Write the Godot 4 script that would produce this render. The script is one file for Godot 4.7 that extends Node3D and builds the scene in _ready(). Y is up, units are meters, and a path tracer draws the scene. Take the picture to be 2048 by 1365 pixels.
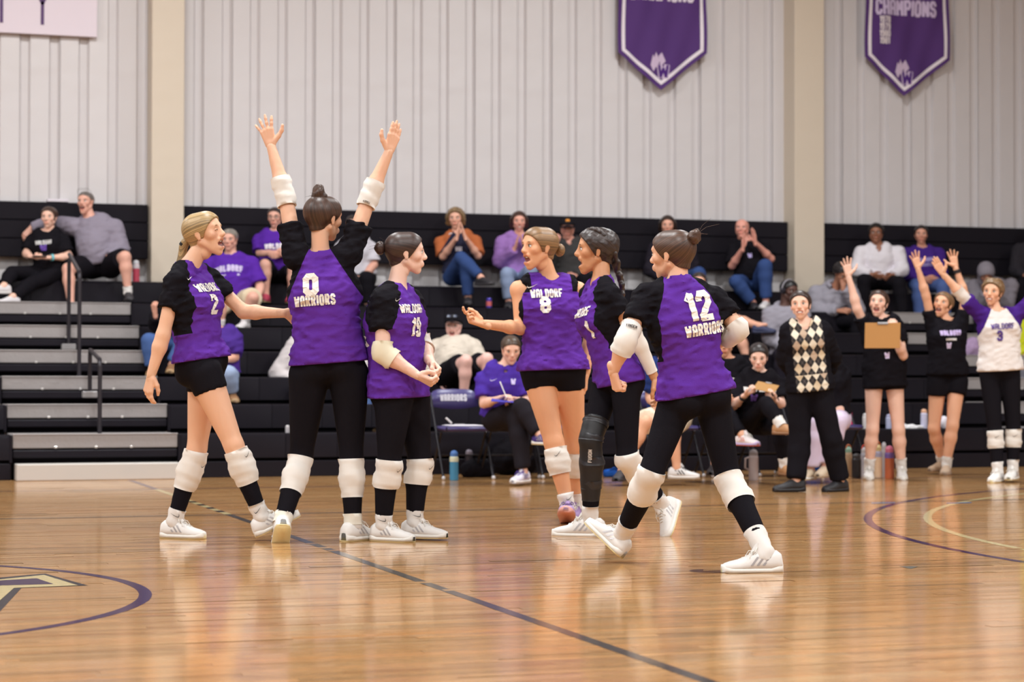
extends Node3D
# A college gym: six volleyball players celebrate on a maple court, bench and spectators behind. Units are metres, y is up; x runs along the court, the origin is centre court.

const FOCAL := 4186.0          # focal length in pixels of the 2048 x 1365 frame
const EYE := Vector3(0.5535, 0.8905, 8.8044)
const YAW := 0.31595
const PITCH := 0.01675
const ROLL := 0.0018
const WALL_Z := -13.6
const ROW_Z := -9.35           # front of the first bench row
const ROW_DEPTH := 0.6
const ROW_H := 0.385           # top of the first bench row
const ROW_RISE := 0.246

var cam: Transform3D
var names := {}
var mats := {}
var rng := RandomNumberGenerator.new()
var cloth_normal: Texture2D
var knit_normal: Texture2D
var fine_noise: Texture2D

# ---------------------------------------------------------------- placing
func at(x: float, y: float, d: float) -> Vector3:          # the point seen at x, y at depth d along the view
	return cam * Vector3((x - 1024.0) / FOCAL * d, -(y - 682.5) / FOCAL * d, -d)

func depth_on_z(x: float, y: float, z: float) -> float:    # depth at which the sight line through x, y meets the plane z
	var d := cam.basis * Vector3((x - 1024.0) / FOCAL, -(y - 682.5) / FOCAL, -1.0)
	return (z - cam.origin.z) / d.z

func on_z(x: float, y: float, z: float) -> Vector3:
	return at(x, y, depth_on_z(x, y, z))

func on_floor(x: float, y: float) -> Vector3:
	var d := cam.basis * Vector3((x - 1024.0) / FOCAL, -(y - 682.5) / FOCAL, -1.0)
	return cam.origin + d * (-cam.origin.y / d.y)

# ---------------------------------------------------------------- nodes
func numbered(called: String) -> String:
	var n: int = names.get(called, 0)
	names[called] = n + 1
	return called if n == 0 else "%s_%03d" % [called, n]

func thing(called: String, label: String, category: String, where := Vector3.ZERO, group := "") -> Node3D:
	var o := Node3D.new()
	o.name = numbered(called)
	add_child(o)
	o.position = where
	tag(o, label, category, group)
	return o

func tag(o: Node, label := "", category := "", group := "", kind := "") -> void:
	if label: o.set_meta("label", label)
	if category: o.set_meta("category", category)
	if group: o.set_meta("group", group)
	if kind: o.set_meta("kind", kind)

func part(parent: Node, called: String, m: Mesh, material: Material, where := Transform3D.IDENTITY) -> MeshInstance3D:
	var o := MeshInstance3D.new()
	o.name = called if parent != self else numbered(called)
	o.mesh = m
	o.material_override = material
	o.transform = where
	parent.add_child(o, true)
	return o

func struct(called: String, m: Mesh, material: Material, where := Transform3D.IDENTITY) -> MeshInstance3D:
	var o := part(self, called, m, material, where)
	tag(o, "", "", "", "structure")
	return o

func mat(c: Color, rough := 0.6, metal := 0.0, normal: Texture2D = null, scale := 1.0, depth := 0.5, shine := 0.5) -> StandardMaterial3D:
	var key := [c, rough, metal, normal, scale, depth, shine]
	if not mats.has(key):
		var m := StandardMaterial3D.new()
		m.albedo_color = c
		m.roughness = rough
		m.metallic = metal
		m.metallic_specular = shine
		if normal:
			m.normal_enabled = true
			m.normal_texture = normal
			m.normal_scale = depth
			m.uv1_triplanar = true
			m.uv1_scale = Vector3.ONE * scale
		mats[key] = m
	return mats[key]

func cloth(c: Color, rough := 0.75) -> StandardMaterial3D:
	return mat(c, rough, 0.0, cloth_normal, 14.0, 0.35, 0.12)

func rgb(r: int, g: int, b: int) -> Color:
	return Color(r / 255.0, g / 255.0, b / 255.0)

# ---------------------------------------------------------------- meshes from plain shapes
class Soup:                                                # triangles with normals, joined into one mesh
	var v := PackedVector3Array()
	var n := PackedVector3Array()
	var uv := PackedVector2Array()
	var c := PackedColorArray()
	func tri(a: Vector3, b: Vector3, d: Vector3, na := Vector3.ZERO, nb := Vector3.ZERO, nd := Vector3.ZERO) -> void:
		var face := (d - a).cross(b - a).normalized()
		v.append(a); v.append(b); v.append(d)
		n.append(na if na != Vector3.ZERO else face); n.append(nb if nb != Vector3.ZERO else face); n.append(nd if nd != Vector3.ZERO else face)
	func quad(a: Vector3, b: Vector3, d: Vector3, e: Vector3) -> void:      # clockwise seen from the front
		tri(a, b, d); tri(a, d, e)
	func box(lo: Vector3, hi: Vector3, bevel := 0.0, t := Transform3D.IDENTITY) -> void:
		var e := minf(bevel, minf(hi.x - lo.x, minf(hi.y - lo.y, hi.z - lo.z)) * 0.45)
		var i := lo + Vector3.ONE * e
		var j := hi - Vector3.ONE * e
		var f := func(a: Vector3, b: Vector3, d: Vector3, g: Vector3): quad(t * a, t * b, t * d, t * g)
		# six faces, set in by the bevel
		f.call(Vector3(i.x, j.y, hi.z), Vector3(j.x, j.y, hi.z), Vector3(j.x, i.y, hi.z), Vector3(i.x, i.y, hi.z))
		f.call(Vector3(j.x, j.y, lo.z), Vector3(i.x, j.y, lo.z), Vector3(i.x, i.y, lo.z), Vector3(j.x, i.y, lo.z))
		f.call(Vector3(hi.x, j.y, j.z), Vector3(hi.x, j.y, i.z), Vector3(hi.x, i.y, i.z), Vector3(hi.x, i.y, j.z))
		f.call(Vector3(lo.x, j.y, i.z), Vector3(lo.x, j.y, j.z), Vector3(lo.x, i.y, j.z), Vector3(lo.x, i.y, i.z))
		f.call(Vector3(i.x, hi.y, i.z), Vector3(j.x, hi.y, i.z), Vector3(j.x, hi.y, j.z), Vector3(i.x, hi.y, j.z))
		f.call(Vector3(i.x, lo.y, j.z), Vector3(j.x, lo.y, j.z), Vector3(j.x, lo.y, i.z), Vector3(i.x, lo.y, i.z))
		if e > 0.0:
			for s in [-1.0, 1.0]:
				var x: float = hi.x if s > 0 else lo.x
				var xi: float = j.x if s > 0 else i.x
				var z: float = hi.z if s > 0 else lo.z
				var zi: float = j.z if s > 0 else i.z
				for r in [-1.0, 1.0]:
					var y: float = hi.y if r > 0 else lo.y
					var yi: float = j.y if r > 0 else i.y
					var z2: float = hi.z if r > 0 else lo.z
					var zi2: float = j.z if r > 0 else i.z
					both(t * Vector3(x, yi, i.z), t * Vector3(x, yi, j.z), t * Vector3(xi, y, j.z), t * Vector3(xi, y, i.z), t * Vector3((lo.x + hi.x) / 2, (lo.y + hi.y) / 2, (lo.z + hi.z) / 2))
					both(t * Vector3(i.x, yi, z), t * Vector3(j.x, yi, z), t * Vector3(j.x, y, zi), t * Vector3(i.x, y, zi), t * Vector3((lo.x + hi.x) / 2, (lo.y + hi.y) / 2, (lo.z + hi.z) / 2))
					both(t * Vector3(x, i.y, zi2), t * Vector3(x, j.y, zi2), t * Vector3(xi, j.y, z2), t * Vector3(xi, i.y, z2), t * Vector3((lo.x + hi.x) / 2, (lo.y + hi.y) / 2, (lo.z + hi.z) / 2))
	func both(a: Vector3, b: Vector3, d: Vector3, e: Vector3, inside: Vector3) -> void:   # a quad turned away from a point inside
		if (d - a).cross(b - a).dot(a - inside) < 0.0:
			quad(e, d, b, a)
		else:
			quad(a, b, d, e)
	func tube(pts: PackedVector3Array, radii: PackedFloat32Array, sides := 10, caps := true) -> void:
		var rings := []
		var ref := Vector3.ZERO
		for i in pts.size():
			var dir := (pts[mini(i + 1, pts.size() - 1)] - pts[maxi(i - 1, 0)]).normalized()
			if ref == Vector3.ZERO:
				ref = dir.cross(Vector3.UP if absf(dir.y) < 0.9 else Vector3.RIGHT).normalized()
			ref = (ref - dir * ref.dot(dir)).normalized()
			var up := dir.cross(ref)
			var ring := PackedVector3Array()
			for k in sides + 1:
				var a := TAU * k / sides
				ring.append(ref * cos(a) + up * sin(a))
			rings.append(ring)
		for i in pts.size() - 1:
			for k in sides:
				var n0: Vector3 = rings[i][k]
				var n1: Vector3 = rings[i][k + 1]
				var m0: Vector3 = rings[i + 1][k]
				var m1: Vector3 = rings[i + 1][k + 1]
				var a: Vector3 = pts[i] + n0 * radii[i]
				var b: Vector3 = pts[i] + n1 * radii[i]
				var d: Vector3 = pts[i + 1] + m1 * radii[i + 1]
				var e: Vector3 = pts[i + 1] + m0 * radii[i + 1]
				tri(a, d, b, n0, m1, n1); tri(a, e, d, n0, m0, m1)
		if caps:
			for end in [0, pts.size() - 1]:
				for k in sides:
					var a: Vector3 = pts[end] + rings[end][k] * radii[end]
					var b: Vector3 = pts[end] + rings[end][k + 1] * radii[end]
					if end == 0: tri(pts[end], a, b)
					else: tri(pts[end], b, a)
	func lathe(profile: PackedVector2Array, sides := 18, t := Transform3D.IDENTITY) -> void:   # x is the radius, y the height; from the bottom up
		for i in profile.size() - 1:
			var a := profile[i]
			var b := profile[i + 1]
			var nn := Vector2(b.y - a.y, a.x - b.x).normalized()
			for k in sides:
				var u := TAU * k / sides
				var w := TAU * (k + 1) / sides
				var du := Vector3(cos(u), 0, sin(u))
				var dw := Vector3(cos(w), 0, sin(w))
				var up := Vector3.UP
				var nu := t.basis * (du * nn.x + up * nn.y)
				var nw := t.basis * (dw * nn.x + up * nn.y)
				var p0 := t * (du * a.x + up * a.y)
				var p1 := t * (dw * a.x + up * a.y)
				var p2 := t * (dw * b.x + up * b.y)
				var p3 := t * (du * b.x + up * b.y)
				tri(p0, p1, p2, nu, nw, nw); tri(p0, p2, p3, nu, nw, nu)
	func add(o: Soup, t := Transform3D.IDENTITY) -> void:
		for i in o.v.size():
			v.append(t * o.v[i]); n.append((t.basis * o.n[i]).normalized())
	func mesh() -> ArrayMesh:
		var m := ArrayMesh.new()
		if v.is_empty():
			return m
		var arr := []
		arr.resize(Mesh.ARRAY_MAX)
		arr[Mesh.ARRAY_VERTEX] = v
		arr[Mesh.ARRAY_NORMAL] = n
		if uv.size() == v.size(): arr[Mesh.ARRAY_TEX_UV] = uv
		if c.size() == v.size(): arr[Mesh.ARRAY_COLOR] = c
		m.add_surface_from_arrays(Mesh.PRIMITIVE_TRIANGLES, arr)
		return m

func box_mesh(size: Vector3, bevel := 0.0) -> ArrayMesh:   # standing on its base centre
	var s := Soup.new()
	s.box(Vector3(-size.x / 2, 0, -size.z / 2), Vector3(size.x / 2, size.y, size.z / 2), bevel)
	return s.mesh()

# ---------------------------------------------------------------- smooth fields and their surface
class Field:
	var a := PackedVector3Array()
	var ba := PackedVector3Array()
	var il := PackedFloat32Array()
	var ra := PackedFloat32Array()
	var rd := PackedFloat32Array()
	var fx := PackedVector3Array()
	var fq := PackedFloat32Array()
	var cn := PackedVector3Array()
	var cd := PackedFloat32Array()
	var k := 0.03
	var neg := []               # fields cut away: [centre a, b - a, radius a, radius b, softness]
	var clips := []             # half-spaces kept: Plane, keeps what lies below it
	var noise: FastNoiseLite
	var amp := 0.0
	var lift := 0.0
	var wd := Vector3.ZERO      # the noise is squeezed along this
	var q_most := 1.0
	func cap(p0: Vector3, p1: Vector3, r0: float, r1 := -1.0, flat_dir := Vector3.ZERO, q := 0.0, cut_n := Vector3.ZERO, cut_d := 0.0) -> void:
		if r1 < 0.0: r1 = r0
		var d := p1 - p0
		d += flat_dir * (d.dot(flat_dir) * q)
		a.append(p0); ba.append(d)
		il.append(1.0 / maxf(d.length_squared(), 1e-8))
		ra.append(r0); rd.append(r1 - r0); fx.append(flat_dir); fq.append(q); cn.append(cut_n); cd.append(cut_d)
		q_most = maxf(q_most, 1.0 + q)
	func one(p: Vector3, i: int) -> float:
		var pa := p - a[i]
		var q := fq[i]
		if q != 0.0:
			pa += fx[i] * (pa.dot(fx[i]) * q)
		var h := clampf(pa.dot(ba[i]) * il[i], 0.0, 1.0)
		var d := (pa - ba[i] * h).length() - ra[i] - rd[i] * h
		if cn[i] != Vector3.ZERO:
			d = maxf(d, cn[i].dot(p) - cd[i])
		return d
	func eval(p: Vector3, ids: PackedInt32Array) -> float:
		var d := 9.0
		for i in ids:
			var pa := p - a[i]
			var q := fq[i]
			if q != 0.0:
				pa += fx[i] * (pa.dot(fx[i]) * q)
			var h := clampf(pa.dot(ba[i]) * il[i], 0.0, 1.0)
			var e := (pa - ba[i] * h).length() - ra[i] - rd[i] * h
			if cn[i] != Vector3.ZERO:
				e = maxf(e, cn[i].dot(p) - cd[i])
			var w := k - absf(d - e)
			d = minf(d, e)
			if w > 0.0:
				d -= w * w / (4.0 * k)
		if amp > 0.0:
			d -= amp * (noise.get_noise_3dv(p + wd * (p.dot(wd) * 1.7)) + lift)
		for g in neg:
			var pa: Vector3 = p - g[0]
			var b: Vector3 = g[1]
			var h := clampf(pa.dot(b) / maxf(b.length_squared(), 1e-8), 0.0, 1.0)
			var e: float = g[2] + (g[3] - g[2]) * h - (pa - b * h).length()
			var kk: float = g[4]
			var w := kk - absf(d - e)
			d = maxf(d, e)
			if w > 0.0:
				d += w * w / (4.0 * kk)
		for c in clips:
			d = maxf(d, c.distance_to(p))
		return d
	func all() -> PackedInt32Array:
		return PackedInt32Array(range(a.size()))
	func surface(cell: float) -> Dictionary:               # surface nets: points, normals, triangles
		var lo := Vector3.ONE * 1e9
		var hi := -lo
		for i in a.size():
			var b := a[i] + ba[i] - fx[i] * (ba[i].dot(fx[i]) * fq[i] / (1.0 + fq[i]))
			var r := Vector3.ONE * (maxf(ra[i], ra[i] + rd[i]) + cell * 2.0 + k * 0.3 + amp)
			lo = lo.min(a[i] - r).min(b - r)
			hi = hi.max(a[i] + r).max(b + r)
		var bs := cell * 4.0
		var nb := Vector3i(((hi - lo) / bs).ceil()) + Vector3i.ONE
		var nx := nb.x * 4
		var ny := nb.y * 4
		var nz := nb.z * 4
		var grid := PackedFloat32Array()
		grid.resize(nx * ny * nz)
		grid.fill(1.0)
		var half := cell * 2.0 * 1.7320508
		var active := []
		var reach := (half + cell) * q_most + amp
		for bz in nb.z:
			for by in nb.y:
				for bx in nb.x:
					var c := lo + (Vector3(bx, by, bz) + Vector3.ONE * 0.5) * bs - Vector3.ONE * cell * 0.5
					var best := 9.0
					var ds := PackedFloat32Array()
					for i in a.size():
						var e := one(c, i)
						ds.append(e)
						best = minf(best, e)
					if best > reach + k * 0.5:
						continue
					var inside := best < -reach - k * 0.5
					if inside:
						for cl in clips:
							if cl.distance_to(c) > -reach: inside = false
						for g in neg:
							if (c - g[0]).length() < g[1].length() + g[2] + g[3] + reach: inside = false
					if inside:
						for z in 4:
							for y in 4:
								for x in 4:
									grid[(bx * 4 + x) + nx * ((by * 4 + y) + ny * (bz * 4 + z))] = -1.0
						continue
					var ids := PackedInt32Array()
					for i in a.size():
						if ds[i] < best + 2.0 * reach + k: ids.append(i)
					active.append(Vector3i(bx, by, bz))
					for z in 4:
						for y in 4:
							for x in 4:
								var g := Vector3(bx * 4 + x, by * 4 + y, bz * 4 + z)
								grid[int(g.x) + nx * (int(g.y) + ny * int(g.z))] = eval(lo + g * cell, ids)
		var pts := PackedVector3Array()
		var index := {}
		var tris := PackedInt32Array()
		var off := [0, 1, nx, nx + 1, nx * ny, nx * ny + 1, nx * ny + nx, nx * ny + nx + 1]
		var edges := [0, 1, 2, 3, 4, 5, 6, 7, 0, 2, 1, 3, 4, 6, 5, 7, 0, 4, 1, 5, 2, 6, 3, 7]
		var corner := [Vector3(0, 0, 0), Vector3(1, 0, 0), Vector3(0, 1, 0), Vector3(1, 1, 0), Vector3(0, 0, 1), Vector3(1, 0, 1), Vector3(0, 1, 1), Vector3(1, 1, 1)]
		var val := PackedFloat32Array()
		val.resize(8)
		for b in active:
			for z in 4:
				var gz: int = b.z * 4 + z
				if gz >= nz - 1: continue
				for y in 4:
					var gy: int = b.y * 4 + y
					if gy >= ny - 1: continue
					for x in 4:
						var gx: int = b.x * 4 + x
						if gx >= nx - 1: continue
						var at0: int = gx + nx * (gy + ny * gz)
						var m := 0
						for i in 8:
							var d := grid[at0 + off[i]]
							val[i] = d
							if d < 0.0: m += 1
						if m == 0 or m == 8: continue
						var s := Vector3.ZERO
						var count := 0
						for e in range(0, 24, 2):
							var i: int = edges[e]
							var j: int = edges[e + 1]
							var di := val[i]
							var dj := val[j]
							if (di < 0.0) != (dj < 0.0):
								s += corner[i].lerp(corner[j], di / (di - dj))
								count += 1
						index[at0] = pts.size()
						pts.append(lo + (Vector3(gx, gy, gz) + s / count) * cell)
		var step := [1, nx, nx * ny]
		for at0 in index:
			var d0 := grid[at0]
			for ax in 3:
				var d1 := grid[at0 + step[ax]]
				if (d0 < 0.0) == (d1 < 0.0): continue
				var u: int = step[(ax + 1) % 3]
				var w: int = step[(ax + 2) % 3]
				var i0: int = index.get(at0, -1)
				var i1: int = index.get(at0 - u, -1)
				var i2: int = index.get(at0 - u - w, -1)
				var i3: int = index.get(at0 - w, -1)
				if i1 < 0 or i2 < 0 or i3 < 0: continue
				if d0 < 0.0:
					tris.append_array(PackedInt32Array([i0, i2, i1, i0, i3, i2]))
				else:
					tris.append_array(PackedInt32Array([i0, i1, i2, i0, i2, i3]))
		var nor := PackedVector3Array()
		nor.resize(pts.size())
		for t in range(0, tris.size(), 3):
			var p0 := pts[tris[t]]
			var f := (pts[tris[t + 2]] - p0).cross(pts[tris[t + 1]] - p0)
			nor[tris[t]] += f
			nor[tris[t + 1]] += f
			nor[tris[t + 2]] += f
		for i in nor.size():
			nor[i] = nor[i].normalized()
		return {"p": pts, "n": nor, "t": tris}

static func arrays_mesh(s: Dictionary, colors := PackedColorArray()) -> ArrayMesh:
	var m := ArrayMesh.new()
	if s.p.is_empty():
		return m
	var arr := []
	arr.resize(Mesh.ARRAY_MAX)
	arr[Mesh.ARRAY_VERTEX] = s.p
	arr[Mesh.ARRAY_NORMAL] = s.n
	arr[Mesh.ARRAY_INDEX] = s.t
	if colors.size(): arr[Mesh.ARRAY_COLOR] = colors
	m.add_surface_from_arrays(Mesh.PRIMITIVE_TRIANGLES, arr)
	return m

static func soup_of(s: Dictionary) -> Soup:
	var o := Soup.new()
	o.v.resize(s.t.size())
	o.n.resize(s.t.size())
	for i in s.t.size():
		o.v[i] = s.p[s.t[i]]
		o.n[i] = s.n[s.t[i]]
	return o

# cuts a soup with convex regions (each a list of planes, inside is below all): returns [rest, region 0, region 1, ...]
static func split(s: Soup, regions: Array) -> Array:
	var rest := s
	var out := []
	for planes in regions:
		var inside := Soup.new()
		var outside := Soup.new()
		for t in range(0, rest.v.size(), 3):
			var poly := [rest.v[t], rest.v[t + 1], rest.v[t + 2]]
			var nor := [rest.n[t], rest.n[t + 1], rest.n[t + 2]]
			for pl in planes:
				var ip := []; var inn := []; var op := []; var on := []
				for i in poly.size():
					var j := (i + 1) % poly.size()
					var di: float = pl.distance_to(poly[i])
					var dj: float = pl.distance_to(poly[j])
					if di <= 0.0: ip.append(poly[i]); inn.append(nor[i])
					else: op.append(poly[i]); on.append(nor[i])
					if (di <= 0.0) != (dj <= 0.0):
						var f := di / (di - dj)
						var pp: Vector3 = poly[i].lerp(poly[j], f)
						var pn: Vector3 = nor[i].lerp(nor[j], f).normalized()
						ip.append(pp); inn.append(pn); op.append(pp); on.append(pn)
				for i in range(1, op.size() - 1):
					outside.tri(op[0], op[i], op[i + 1], on[0], on[i], on[i + 1])
				poly = ip; nor = inn
				if poly.is_empty(): break
			for i in range(1, poly.size() - 1):
				inside.tri(poly[0], poly[i], poly[i + 1], nor[0], nor[i], nor[i + 1])
		out.append(inside)
		rest = outside
	out.push_front(rest)
	return out

# ---------------------------------------------------------------- block lettering made of strokes
const GLYPHS := {
	"A": [[0,0, 0,5, 1,6, 3,6, 4,5, 4,0], [0,2.6, 4,2.6]], "C": [[4,4.5, 4,5, 3,6, 1,6, 0,5, 0,1, 1,0, 3,0, 4,1, 4,1.5]], "D": [[0,0, 0,6, 3,6, 4,5, 4,1, 3,0, 0,0]],
	"E": [[4,0, 0,0, 0,6, 4,6], [0,3, 3,3]], "F": [[0,0, 0,6, 4,6], [0,3, 3,3]], "G": [[4,4.5, 4,5, 3,6, 1,6, 0,5, 0,1, 1,0, 3,0, 4,1, 4,2.8, 2.2,2.8]], "H": [[0,0, 0,6], [4,0, 4,6], [0,3, 4,3]],
	"I": [[0,0, 0,6]], "L": [[0,6, 0,0, 4,0]], "M": [[0,0, 0,6, 2.2,2.5, 4.4,6, 4.4,0]], "N": [[0,0, 0,6, 4,0, 4,6]],
	"O": [[1,0, 0,1, 0,5, 1,6, 3,6, 4,5, 4,1, 3,0, 1,0]], "P": [[0,0, 0,6, 3,6, 4,5, 4,3.8, 3,2.8, 0,2.8]], "R": [[0,0, 0,6, 3,6, 4,5, 4,4, 3,3, 0,3], [2,3, 4,0]],
	"S": [[4,4.6, 4,5, 3,6, 1,6, 0,5, 0,4, 1,3.1, 3,2.9, 4,2, 4,1, 3,0, 1,0, 0,1, 0,1.4]], "T": [[0,6, 4,6], [2,6, 2,0]], "U": [[0,6, 0,1, 1,0, 3,0, 4,1, 4,6]], "V": [[0,6, 2,0, 4,6]],
	"W": [[0,6, 1,0, 2.5,4.5, 4,0, 5,6]], "Y": [[0,6, 2,3, 4,6], [2,3, 2,0]],
	"0": [[1,0, 0,1, 0,5, 1,6, 3,6, 4,5, 4,1, 3,0, 1,0]], "1": [[0,4.8, 1.4,6, 1.4,0]], "2": [[0,4.6, 0,5, 1,6, 3,6, 4,5, 4,3.8, 0,0.6, 0,0, 4,0]],
	"3": [[0,4.8, 1,6, 3,6, 4,5, 4,4, 3,3.1, 1.5,3.1], [3,3.1, 4,2, 4,1, 3,0, 1,0, 0,1.2]], "7": [[0,6, 4,6, 1.4,0]], "8": [[1,0, 0,1, 0,2.2, 1,3.1, 3,3.1, 4,2.2, 4,1, 3,0, 1,0], [1,3.1, 0,4, 0,5, 1,6, 3,6, 4,5, 4,4, 3,3.1]],
	"9": [[0,1.2, 1,0, 3,0, 4,1, 4,5, 3,6, 1,6, 0,5, 0,3.8, 1,2.9, 4,2.9]], " ": []}

static func glyph_width(ch: String) -> float:
	return {"I": 0.0, "1": 1.5, "W": 5.0, "M": 4.4, " ": 1.6}.get(ch, 4.0)

# strokes of a line of text as quads in a plane: calls put(x, y) for each corner; height and stroke in metres, centred
static func strokes(text: String, height: float, stroke: float, wide := 0.75, spare := 0.4, arch := 0.0) -> Array:
	var u := (height - stroke) / 6.0
	var gap := stroke / u + spare
	var total := 0.0
	for ch in text: total += glyph_width(ch) * wide + gap
	total -= gap
	var x0 := -total / 2.0
	var out := []
	for ch in text:
		for line in GLYPHS.get(ch, []):
			for i in range(0, line.size() - 2, 2):
				var a := Vector2((x0 + line[i] * wide) * u, (line[i + 1] - 3.0) * u)
				var b := Vector2((x0 + line[i + 2] * wide) * u, (line[i + 3] - 3.0) * u)
				var d := (b - a).normalized()
				a -= d * stroke * 0.28
				b += d * stroke * 0.28
				var side := Vector2(-d.y, d.x) * stroke * 0.5
				var steps := maxi(1, int(ceil((b - a).length() / 0.011)))
				for s in steps:
					var p := a.lerp(b, float(s) / steps)
					var q := a.lerp(b, float(s + 1) / steps)
					var quad := [p + side, q + side, q - side, p - side]
					if arch != 0.0:
						for m in 4: quad[m].y += arch * (1.0 - pow(quad[m].x / (total * u * 0.5), 2.0))
					out.append(quad)
		x0 += glyph_width(ch) * wide + gap
	return out

# the swoosh-like tick, as a strip of pairs, length 1, pointing right
static func tick_quads(length: float, flip := 1.0) -> Array:
	var up := [Vector2(-0.46, 0.02), Vector2(-0.40, -0.10), Vector2(-0.30, -0.14), Vector2(-0.1, -0.09), Vector2(0.2, 0.03), Vector2(0.5, 0.17)]
	var low := [Vector2(-0.40, 0.20), Vector2(-0.47, -0.10), Vector2(-0.38, -0.22), Vector2(-0.2, -0.2), Vector2(0.15, -0.05), Vector2(0.5, 0.16)]
	var out := []
	for i in 5:
		var q := [up[i], up[i + 1], low[i + 1], low[i]]
		for m in 4: q[m] = Vector2(q[m].x * length * flip, q[m].y * length)
		out.append(q)
	return out

# puts flat quads onto a field: o is the middle, across and upward span the plane, out points off the surface
static func print_on(f: Field, quads: Array, o: Vector3, across: Vector3, upward: Vector3, out: Vector3, lift := 0.005) -> Soup:
	var s := Soup.new()
	var ids := f.all()
	var n := 0
	for q in quads:
		var p := []
		for c in q:
			var x: Vector3 = o + across * c.x + upward * c.y + out * 0.3
			for i in 14:
				var d := f.eval(x, ids)
				if absf(d) < 0.0008: break
				x -= out * d * 0.9
			p.append(x + out * (lift + 0.0001 * (n % 7)))
		n += 1
		var far := false
		for i in 4:
			if (p[i] - p[(i + 1) % 4]).length() > 0.06 or absf((p[i] - o).dot(out)) > 0.2: far = true
		if not far:
			s.both(p[0], p[1], p[2], p[3], o - out * 0.4)
	return s

static func print_flat(quads: Array, t: Transform3D) -> Soup:
	var s := Soup.new()
	for q in quads:
		s.both(t * Vector3(q[0].x, q[0].y, 0), t * Vector3(q[1].x, q[1].y, 0), t * Vector3(q[2].x, q[2].y, 0), t * Vector3(q[3].x, q[3].y, 0), t * Vector3(0, 0, -5))
	return s

# ---------------------------------------------------------------- heads, hands, hair, shoes: each kind meshed once in its own axes
var kit := {}
var strand_tex: Texture2D

func strands() -> Texture2D:
	if strand_tex == null:
		var im := Image.create(256, 64, false, Image.FORMAT_RGB8)
		var r := RandomNumberGenerator.new()
		r.seed = 5
		var col := PackedFloat32Array()
		for x in 256: col.append(r.randf())
		for x in 256:
			for y in 64:
				var t := fposmod(x + 1.5 * sin(y * 0.19 + x * 0.05), 256.0)
				var v := lerpf(col[int(t)], col[(int(t) + 1) % 256], t - floorf(t))
				var g := 0.35 + 0.65 * v
				im.set_pixel(x, y, Color(g, g, g))
		strand_tex = ImageTexture.create_from_image(im)
	return strand_tex

func hair_mat(c: Color) -> StandardMaterial3D:
	var key := ["hair", c]
	if not mats.has(key):
		var m := StandardMaterial3D.new()
		m.albedo_color = c
		m.albedo_texture = strands()
		m.roughness = 0.42
		m.uv1_scale = Vector3(4, 1.5, 1)
		mats[key] = m
	return mats[key]

func skin_mat(c: Color) -> StandardMaterial3D:
	var key := ["skin", c]
	if not mats.has(key):
		var m := StandardMaterial3D.new()
		m.albedo_color = c
		m.roughness = 0.5
		m.vertex_color_use_as_albedo = true
		m.subsurf_scatter_enabled = true
		m.subsurf_scatter_strength = 0.06
		mats[key] = m
	return mats[key]

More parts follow.
